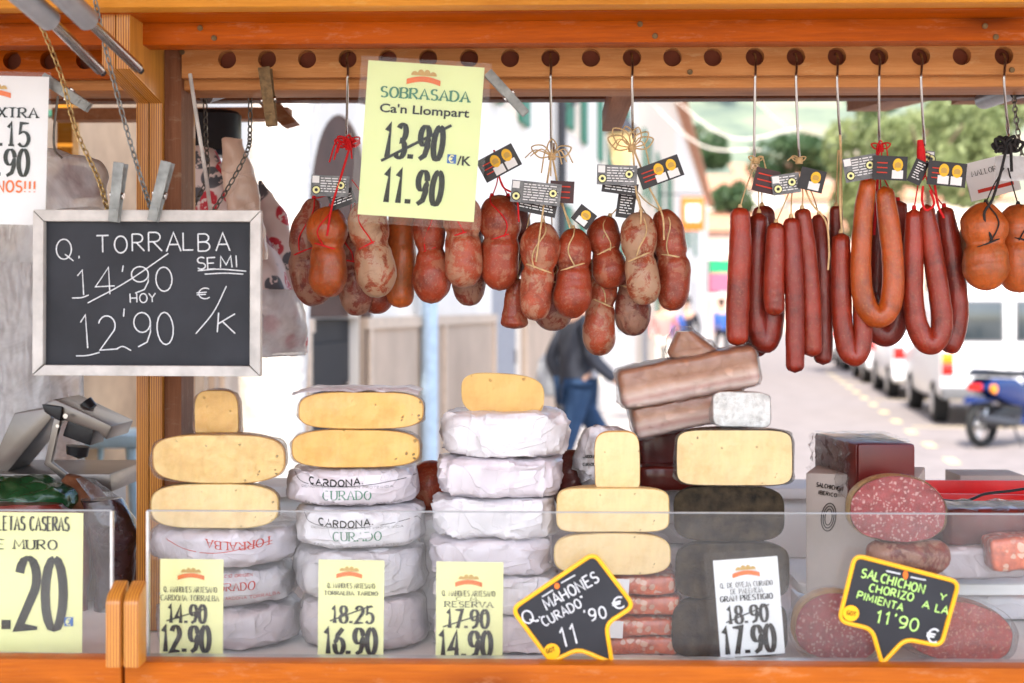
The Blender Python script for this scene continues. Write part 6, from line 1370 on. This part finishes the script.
tree(690, 152, 100, 2.6, 2.2, 'dark green round tree above the left eaves at the street end', 'leaf2', 2500, .3, 5, 2)
tree(790, 158, 110, 3.6, 2.2, 'dark green broad tree on the slope in the middle', 'leaf2', 2500, .3, 6, 3)
tree(735, 205, 96, 1.8, 1.6, 'dark small tree beside the pink house', 'leaf2', 1500, .25, 7)
rnd = random.Random(11); mb = MB()
for k in range(90):
    x = rnd.uniform(-40, 110); y = rnd.uniform(150, 300); t_ = (y-108)/230; z = -.6+t_**.8*74
    m2 = crown(Vector((x, y, z+2)), 3.2, 3.2, 2.6, 130, .8, rnd, 5); mb.add(m2.v, m2.f)
obj('hillside_woodland', mb, M['leaf2'], kind='stuff', label='dark patches of woodland covering the hillside above the roofs', cat='woodland', smooth=0)
# wall lamp, signs, cables
lp = P(622, 150, 17.0); g = thing('wall_lantern', tuple(lp), 'amber glass street lantern on an iron bracket on the left house fronts', 'lantern')
obj('bracket', MB().tube(catmull([ST(V0, 15.9, lp.z+.35), ST(V0+.5, 16.3, lp.z+.75), lp+Vector((0, 0, .42))], 12), .02, 8), M['iron'], g)
obj('lamp_glass', MB().tube([lp+Vector((0, 0, -.2)), lp+Vector((0, 0, .2))], [.12, .2], 6), M['lampglass'], g, smooth=20)
obj('lamp_cap', MB().tube([lp+Vector((0, 0, .205)), lp+Vector((0, 0, .38)), lp+Vector((0, 0, .42))], [.24, .07, .03], 6), M['iron'], g, smooth=20)
c = P(693, 213, 34); g = thing('hanging_shop_sign', tuple(c), 'orange square shop sign sticking out from the left row', 'sign'); w_ = .27
obj('board', MB().box(c.x-w_, c.x+w_, 34, 34.06, c.z-.42, c.z+.38), M['orink'], g, bevel=.01); obj('arm', MB().tube([Vector((c.x+.2, 34.03, c.z+.45)), Vector((c.x-1.2, 34.03, c.z+.45))], .02, 6), M['iron'], g)
obj('centre_panel', MB().box(c.x-w_*.6, c.x+w_*.6, 33.985, 33.995, c.z-.2, c.z+.2), M['white'], g)
c = P(722, 272, 36); M['gsign'] = mat('green_sign_paint', (.02, .35, .14), .5); M['psign'] = mat('pink_sign_paint', (.65, .12, .2), .5)
g = thing('shop_banner', tuple(c), 'small green and pink shop banner beside the leftmost thin sausages', 'banner'); obj('green_field', MB().box(c.x-.3, c.x+.3, 36, 36.04, c.z-.02, c.z+.3), M['gsign'], g); obj('pink_field', MB().box(c.x-.3, c.x+.3, 36, 36.04, c.z-.5, c.z-.03), M['psign'], g)
for i, (x0, y0, Y0, x1, y1, Y1, sag, lab) in enumerate(((640, 92, 30, 760, 150, 30, 1.0, 'white overhead cable sagging above the street, nearest the big raffia bow'), (660, 88, 34, 800, 128, 34, 1.4, 'white overhead cable in the middle above the street'), (745, 90, 32, 790, 130, 33, .1, 'white steep overhead cable left of the lone raffia string'))):
    a, b = P(x0, y0, Y0), P(x1, y1, Y1); obj('overhead_cable', MB().tube(catmull([a, (a+b)/2-Vector((0, 0, sag*.5)), b], 16), .018, 6), M['plaster'], label=lab, cat='cable')
# ------------------------------------------------ vehicles (local frame: x across, y forward, z up)
M['vwhite'] = mat('white_car_paint', (.78, .78, .78), .25, coat=.6, var=.02); M['vsilver'] = mat('silver_car_paint', (.42, .43, .44), .3, .4, coat=.6, var=.02)
M['rubber'] = mat('tyre_rubber', (.02, .02, .02), .8); M['vglass'] = mat('vehicle_glass', (.035, .045, .05), .06, coat=.8, var=.2, scale=2); M['rlight'] = mat('red_lamp_lens', (.55, .015, .01), .2, coat=.6); M['olight'] = mat('orange_lamp_lens', (.8, .25, .01), .2, coat=.6)
M['bumper'] = mat('grey_bumper', (.12, .12, .125), .6); M['blue'] = mat('blue_scooter_paint', (.006, .02, .10), .15, coat=.4, var=.05)
def loft(secs, zcap=True):               # secs: list of (y, [(halfwidth,z)...] bottom to top)
    mb = MB(); n = len(secs[0][1]); vs = []
    for y, pr in secs:
        vs += [Vector((w_, y, z)) for w_, z in pr]+[Vector((-w_, y, z)) for w_, z in reversed(pr)]
    m_ = 2*n; fs = [(i*m_+k, i*m_+(k+1) % m_, (i+1)*m_+(k+1) % m_, (i+1)*m_+k) for i in range(len(secs)-1) for k in range(m_)]
    return mb.add(vs, fs+[tuple(range(m_)), tuple(range((len(secs)-1)*m_, len(secs)*m_))])
def wheel(g, x, y, r, wd=.2):
    w_ = obj('wheel', MB().tube([Vector((x-wd/2, y, r)), Vector((x-wd/2+.02, y, r)), Vector((x+wd/2-.02, y, r)), Vector((x+wd/2, y, r))], [r*.9, r, r, r*.9], 28), M['rubber'], g, local=True)
    for s in (-1, 1): obj('rim', MB().tube([Vector((x+s*(wd/2+.001), y, r)), Vector((x+s*(wd/2+.012), y, r))], [r*.62, r*.5], 20), M['alu'], w_, local=True)
def car(name, v, u, label, kind, paint, group):
    l = ST(v, u); g = thing(name, tuple(l), label, 'van' if kind == 'van' else 'car', group, rz=-SA)
    if kind == 'van':
        W, L, H = .86, 4.2, 1.84
        secs = []
        for y, hb, zt, wt_ in ((0, .42, 1.78, .74), (.05, .36, H, .77), (2.4, .3, H, .78), (3.0, .3, 1.5, .76), (3.15, .3, 1.08, .8), (4.1, .32, .95, .76), (4.2, .4, .8, .7)):
            zb2 = hb; secs.append((y, [(W*.94, zb2), (W, zb2+.08), (W, min(1.0, zt-.1)), (wt_, zt-.08), (wt_-.08, zt)]))
        obj('body', loft(secs), M[paint], g, local=True, smooth=35, bevel=.02)
        for s in (-1, 1):
            a, b = (.10, .66) if s > 0 else (-.66, -.10)
            obj('rear_window', MB().box(a, b, -.016, .0, 1.14, 1.62), M['vglass'], g, local=True, bevel=.006)
            obj('window_seal', MB().box(a-.03, b+.03, -.008, .004, 1.11, 1.65), M['bumper'], g, local=True, bevel=.004)
            obj('side_window', MB().box(*( (.80, .822) if s > 0 else (-.822, -.80)), 2.0, 2.7, 1.12, 1.5), M['vglass'], g, local=True)
            obj('tail_light', MB().box(*((.70, .85) if s > 0 else (-.85, -.70)), -.03, .012, .68, .82), M['rlight'], g, local=True, bevel=.005)
            obj('indicator_light', MB().box(*((.70, .85) if s > 0 else (-.85, -.70)), -.03, .012, .83, .97), M['olight'], g, local=True, bevel=.005)
        obj('bumper', MB().box(-.86, .86, -.10, .05, .36, .52), M['bumper'], g, local=True, bevel=.03)
        obj('number_plate', MB().box(-.25, .25, -.114, -.102, .40, .50), M['white'], g, local=True)
        obj('door_gap', MB().box(-.008, .008, -.012, .001, .55, 1.75), M['bumper'], g, local=True)
        wy = (.75, 3.4); r = .29
    else:
        W, L, H = .82, 3.9, 1.42
        secs = []
        for y, hb, zt, wt_ in ((0, .4, .95, .70), (.12, .3, 1.02, .74), (.16, .28, 1.05, .74), (.6, .26, H-.04, .60), (1.2, .24, H, .60), (2.0, .24, H-.03, .60), (2.75, .24, 1.0, .72), (3.7, .26, .8, .68), (3.9, .36, .62, .60)):
            secs.append((y, [(W*.92, hb), (W, hb+.1), (W*.99, min(.86, zt-.08)), (wt_, zt-.04), (wt_-.08, zt)]))
        obj('body', loft(secs), M[paint], g, local=True, smooth=40, bevel=.02)
        obj('rear_window', MB().prism([Vector((-.55, .20, 1.07)), Vector((.55, .20, 1.07)), Vector((.50, .54, 1.34)), Vector((-.50, .54, 1.34))], (0, -.035, .01)), M['vglass'], g, local=True, bevel=.004)
        for s in (-1, 1):
            obj('side_window', MB().prism([Vector((s*.80, .55, .94)), Vector((s*.80, 2.45, .94)), Vector((s*.655, 1.95, 1.32)), Vector((s*.655, .75, 1.32))], (s*.012, 0, .004)), M['vglass'], g, local=True)
            obj('tail_light', MB().box(*((.62, .80) if s > 0 else (-.80, -.62)), -.03, .02, .70, .90), M['rlight'], g, local=True, bevel=.01)
        obj('bumper', MB().box(-.82, .82, -.10, .04, .34, .54), M[paint], g, local=True, bevel=.03); obj('number_plate', MB().box(-.25, .25, -.112, -.101, .40, .50), M['white'], g, local=True)
        wy = (.75, 3.15); r = .29
    for y in wy:
        for s in (-1, 1): wheel(g, s*(W-.08), y, r)
CG2 = 'cars parked along the right side of the street'
car('parked_van', 3.45, 19.2, 'white van with two rear windows, nearest of the parked vehicles', 'van', 'vwhite', CG2)
car('parked_car', 3.35, 24.6, 'white car parked just ahead of the van', 'car', 'vwhite', CG2)
car('parked_car', 3.35, 29.6, 'white car second ahead of the van', 'car', 'vwhite', CG2)
car('parked_car', 3.35, 35.5, 'silver car farther down the parked row', 'car', 'vsilver', CG2)
car('parked_car', 3.35, 42, 'farthest pale car in the parked row', 'car', 'vwhite', CG2)
# scooter seen from its left side, rear wheel to the left
p0 = P(982, 440, 15.9); g = thing('scooter', (p0.x, 15.9, 0), 'blue motor scooter with a black seat standing in front of the van', 'scooter', rz=R(38))
def sw(x, nm='wheel'):
    w_ = obj(nm, MB().loop([Vector((x+math.cos(q*2*math.pi/30)*.225, 0, .27+math.sin(q*2*math.pi/30)*.225)) for q in range(30)], .045, 8), M['rubber'], g, local=True)
    sp = MB().tube([Vector((x, -.05, .27)), Vector((x, .05, .27))], .06, 16)
    for q in range(6): a = q*math.pi/3; sp.tube([Vector((x, 0, .27)), Vector((x+math.cos(a)*.19, 0, .27+math.sin(a)*.19))], .012, 6)
    obj('rim', sp, M['alu'], w_, local=True)
sw(0); sw(1.27)
def sbody(pts, hw, mt, nm, b=.02): obj(nm, MB().prism([Vector((x, -hw, z)) for x, z in pts], (0, 2*hw, 0)), M[mt], g, local=True, bevel=b, smooth=50)
sbody([(-.10, .66), (.02, .78), (.45, .76), (.72, .62), (.70, .42), (.40, .46), (.15, .54)], .15, 'blue', 'rear_body', .04)
sbody([(-.12, .80), (.0, .88), (.35, .85), (.70, .84), (.76, .78), (.45, .77), (.0, .79)], .14, 'black', 'seat', .03)
sbody([(.55, .24), (.70, .24), (1.0, .24), (1.06, .32), (.62, .34)], .17, 'blue', 'footboard', .02)
sbody([(1.0, .26), (1.06, .30), (1.17, .95), (1.12, 1.0), (1.05, .95)], .19, 'blue', 'leg_shield', .03)
sbody([(-.02, .20), (.62, .28), (.62, .42), (.30, .46), (.05, .36)], .10, 'black', 'engine', .02)
sbody([(-.28, .50), (-.22, .58), (.22, .54), (.22, .50)], .06, 'blue', 'rear_mudguard', .015)
sbody([(1.03, .50), (1.27, .56), (1.50, .45), (1.27, .52)], .06, 'blue', 'front_mudguard', .008)
obj('exhaust', MB().tube([Vector((.45, -.16, .26)), Vector((.2, -.17, .28)), Vector((-.25, -.17, .34))], [.03, .06, .055], 12), M['iron'], g, local=True)
obj('fork', MB().tube([Vector((1.27, 0, .27)), Vector((1.14, 0, .95)), Vector((1.10, 0, 1.05))], .03, 8), M['iron'], g, local=True)
obj('handlebar', MB().tube([Vector((1.02, -.32, 1.06)), Vector((1.10, 0, 1.05)), Vector((1.02, .32, 1.06))], .02, 8), M['iron'], g, local=True)
obj('indicator_light', MB().disc((-.02, -.165, .66), (0, 1, 0), .05, .03, 16), M['olight'], g, local=True); obj('tail_light', MB().box(-.17, -.10, -.08, .08, .64, .72), M['rlight'], g, local=True, bevel=.01)
obj('stand', MB().tube([Vector((.42, -.22, .015)), Vector((.45, -.08, .25)), Vector((.45, .08, .25)), Vector((.42, .22, .015))], .014, 6), M['iron'], g, local=True)
obj('mirror', MB().tube([Vector((1.05, -.28, 1.06)), Vector((1.03, -.32, 1.26))], .008, 6).disc((1.03, -.32, 1.3), (1, 0, 0), .06, .02, 14), M['iron'], g, local=True)
# ------------------------------------------------ people
M['skin'] = mat('skin', (.55, .32, .22), .5, sss=.1); M['denim'] = mat('blue_denim', (.018, .045, .10), .8); M['jacket'] = mat('dark_grey_jacket', (.035, .038, .05), .7); M['hair'] = mat('dark_hair', (.04, .025, .018), .6)
M['bluecl'] = mat('blue_cloth', (.05, .12, .40), .8); M['redcl'] = mat('rose_cloth', (.55, .22, .20), .8); M['greybag'] = mat('pale_grey_bag', (.42, .43, .45), .6); M['blackcl'] = mat('black_cloth', (.02, .02, .03), .8)
def skinned(verts, edges, radii, name, m, parent, root=0):
    me = bpy.data.meshes.new(name); me.from_pydata(verts, edges, []); o = link(name, me); md = o.modifiers.new('s', 'SKIN'); md.use_smooth_shade = True
    for i, r_ in enumerate(radii): me.skin_vertices[0].data[i].radius = (r_, r_*(.8 if name != 'x' else 1)); me.skin_vertices[0].data[i].use_root = (i == root)
    o.modifiers.new('d', 'SUBSURF').levels = 2
    dg = bpy.context.evaluated_depsgraph_get(); m2 = bpy.data.meshes.new_from_object(o.evaluated_get(dg)); bpy.data.objects.remove(o); bpy.data.meshes.remove(me)
    m2.materials.clear(); m2.materials.append(m); o2 = link(name, m2); o2.parent = parent; return o2
def person(v, u, label, top, bottom, facing=0, stride=.3, bag=None, h=1.0, group=None, hairc='hair', loc=None):
    l = loc if loc else ST(v, u, .0); g = thing('person', tuple(l), label, 'person', group, rz=facing); s = stride
    J = [(0, 0, .95), (0, .0, 1.15), (0, .02, 1.38), (0, .03, 1.50), (0, .05, 1.58), (0, .055, 1.70),         # 0-5 pelvis..head
         (-.10, 0, .92), (-.11, s*.5+.04, .50), (-.11, s*.55, .10), (-.11, s*.55+.15, .05),
         (.10, 0, .92), (.11, -s*.35+.05, .50), (.11, -s*.75, .14), (.11, -s*.7+.12, .06),
         (-.19, .02, 1.41), (-.24, -s*.25, 1.14), (-.22, s*.0, .90), (-.22, .03, .80),
         (.19, .02, 1.41), (.24, s*.1, 1.14), (.20, .22, 1.0), (.18, .30, .98)]
    E = [(0, 1), (1, 2), (2, 3), (3, 4), (4, 5), (0, 6), (6, 7), (7, 8), (8, 9), (0, 10), (10, 11), (11, 12), (12, 13), (2, 14), (14, 15), (15, 16), (16, 17), (2, 18), (18, 19), (19, 20), (20, 21)]
    Rr = [.13, .12, .12, .05, .075, .085, .085, .055, .038, .035, .085, .055, .038, .035, .055, .042, .03, .035, .055, .042, .03, .035]
    J = [tuple(c*h for c in j) for j in J]
    skinned(J, E, Rr, 'body', M['skin'], g)
    ti = [0, 1, 2, 14, 15, 16, 18, 19, 20]; rm = {a: i for i, a in enumerate(ti)}
    JJ = J; J = list(J); J[0] = (0, 0, .86*h); J[14] = J[14]
    skinned([J[i] for i in ti], [(rm[a], rm[b]) for a, b in E if a in rm and b in rm], [.15, .155, .15, .075, .055, .042, .07, .055, .042], 'jacket', M[top], g)
    J = JJ
    bi = [0, 6, 7, 8, 10, 11, 12]; rm = {a: i for i, a in enumerate(bi)}
    skinned([J[i] for i in bi], [(rm[a], rm[b]) for a, b in E if a in rm and b in rm], [.125, .095, .068, .05, .095, .068, .05], 'trousers', M[bottom], g)
    for a in (8, 12): x, y, z = J[a]; obj('shoe', MB().tube([Vector((x, y-.06, max(.05, z-.06))), Vector((x, y+.06, max(.045, z-.07))), Vector((x, y+.19, max(.035, z-.08)))], [.045, .05, .03], 10), M['blackcl'], g, local=True)
    hc = Vector(J[5]); hm = MB(); vs = []
    for j in range(9):
        t_ = -.5+j/8*(math.pi/2+.5)
        for i in range(16): a = 2*math.pi*i/16; vs.append(hc+Vector((math.cos(t_)*math.cos(a)*.098, math.cos(t_)*math.sin(a)*.11-.02-(.02 if t_ < 0 else 0), math.sin(t_)*.12+.0)))
    hm.add(vs, [(j*16+i, j*16+(i+1) % 16, (j+1)*16+(i+1) % 16, (j+1)*16+i) for j in range(8) for i in range(16)]); obj('hair', hm, M[hairc], g, local=True)
    fz = MB().tube([hc+Vector((0, .085, -.01)), hc+Vector((0, .112, -.035)), hc+Vector((0, .085, -.045))], [.008, .014, .008], 6); obj('nose', fz, M['skin'], g, local=True)
    for sx in (-.03, .03): obj('eye', MB().tube([hc+Vector((sx, .078, .0)), hc+Vector((sx, .09, .0))], [.012, .008], 8), M['blackcl'], g, local=True)
    if bag:
        b = thing('shoulder_bag', tuple(l), bag, 'bag'); b.rotation_euler = (0, 0, facing)
        vs = []; mbb = MB(); 
        for j, (z, w_) in enumerate(((.86, .10), (.88, .16), (1.0, .18), (1.12, .16), (1.16, .12))):
            for i in range(16): a = 2*math.pi*i/16; vs.append(Vector((-.33+math.cos(a)*.07, -.02+sup(math.sin(a), .6)*w_, z)))
        mbb.add(vs, [(j*16+i, j*16+(i+1) % 16, (j+1)*16+(i+1) % 16, (j+1)*16+i) for j in range(4) for i in range(16)]+[tuple(range(16)), tuple(range(64, 80))]); obj('pouch', mbb.disp(.02, 8, 3), M['greybag'], b, local=True, smooth=60)
        obj('strap', MB().tube(catmull([Vector((-.33, -.1, 1.14)), Vector((-.22, -.02, 1.50)), Vector((-.33, .08, 1.14))], 14), .012, 6), M['greybag'], b, local=True)
    return g
e = P(576, 440, 9.8); person(0, 0, 'walking person in a dark jacket and blue jeans behind the plain white cheese stack', 'jacket', 'denim', R(-75), .5, 'pale grey bag carried on the shoulder of the walking person in jeans', loc=(e.x, 9.8, .06))
PG = 'people far down the street'
for px, Y, lab, tp, bt, fc, st_ in ((664, 27, 'distant person in rose clothing walking between sausages and bacon', 'redcl', 'plaster', R(170), .3), (672, 28.2, 'distant person in a blue top next to the one in rose', 'bluecl', 'jacket', R(10), .3), (687, 30, 'distant person in black clothing right of the blue one', 'blackcl', 'denim', R(160), .3), (722, 38, 'farthest person in blue between the thin sausages and the bow bunch', 'bluecl', 'blackcl', R(20), .25)):
    e = P(px, 300, Y); person(0, 0, lab, tp, bt, fc, st_, group=PG, loc=(e.x, Y, .004))
# things seen behind the left end
g = thing('plastic_stool', tuple(P(115, 470, 4.2)), 'pale blue plastic stool seen between the scale and the upright', 'stool'); c = P(112, 432, 4.2); M['pblue'] = mat('pale_blue_plastic', (.35, .50, .58), .4)
zt_ = c.z; obj('seat', MB().box(c.x-.12, c.x+.12, 4.1, 4.35, zt_-.04, zt_), M['pblue'], g, bevel=.012)
for sx in (-.10, .10):
    for sy in (4.12, 4.33): obj('leg', MB().tube([Vector((c.x+sx*.8, sy, zt_-.04)), Vector((c.x+sx*1.5, sy, .01))], .016, 8), M['pblue'], g)
g = thing('crate_table', tuple(P(110, 500, 4.9)), 'white folding table carrying a yellow crate behind the scale', 'table'); c = P(105, 482, 4.9)
obj('tabletop', MB().box(c.x-.45, c.x+.45, 4.7, 5.3, c.z-.04, c.z), M['cream'], g, bevel=.005)
for sx in (-.4, .4):
    for sy in (4.75, 5.25): obj('leg', MB().tube([Vector((c.x+sx, sy, c.z-.04)), Vector((c.x+sx, sy, .0))], .015, 8), M['steel'], g)
cr = thing('yellow_crate', (c.x-.05, 4.9, c.z), 'yellow plastic crate on the white table behind the scale', 'crate')
for (x0_, x1_, y0_, y1_) in ((-.25, .25, 0, .012), (-.25, .25, .3, .312), (-.25, -.238, .013, .299), (.238, .25, .013, .299)): obj('crate_side', MB().box(c.x-.05+x0_, c.x-.05+x1_, 4.78+y0_, 4.78+y1_, c.z+.003, c.z+.06), M['yframe'], cr, bevel=.002)
obj('crate_floor', MB().box(c.x-.285, c.x+.185, 4.795, 5.075, c.z+.004, c.z+.01), M['yframe'], cr)
c = P(76, 385, 3.5); M['blueobj'] = mat('blue_box_plastic', (.03, .12, .55), .35)
ch = thing('chair_frame', tuple(P(108, 470, 5.4)), 'light metal chair with a pale blue back seen left of the upright', 'chair'); c = P(122, 395, 5.4)
obj('backrest', MB().box(c.x-.2, c.x+.2, 5.4, 5.43, c.z-.12, c.z+.1), M['pblue'], ch, bevel=.03); obj('seat', MB().box(c.x-.2, c.x+.2, 5.0, 5.4, c.z-.40, c.z-.37), M['pblue'], ch, bevel=.01)
for sx in (-.21, .21):
    for yy in (5.02, 5.42): obj('leg', MB().tube([Vector((c.x+sx, yy, .0)), Vector((c.x+sx, yy, c.z-.39 if yy < 5.2 else c.z+.1))], .012, 8), M['steel'], ch)
# stone garden wall and awning pole far left
g = thing('side_awning', tuple(P(30, 180, 3.8)), 'dark green edged awning frame of the neighbouring stall at the far left', 'awning')
obj('edge_bar', MB().box(-2.6, P(128, 110, 3.6).x, 3.6, 3.64, P(0, 116, 3.6).z, P(0, 110, 3.6).z), M['shut'], g); obj('post', MB().box(P(50, 100, 3.6).x, P(66, 100, 3.6).x, 3.65, 3.70, 0.0, P(0, 110, 3.6).z+.3), M['honey'], g); obj('post', MB().box(-2.55, -2.5, 3.65, 3.70, 0.0, P(0, 110, 3.6).z+.3), M['honey'], g)
for o in bpy.data.objects:
    if o.type == 'MESH' and o.parent is None and 'label' not in o and 'kind' not in o: print('UNTAGGED', o.name)
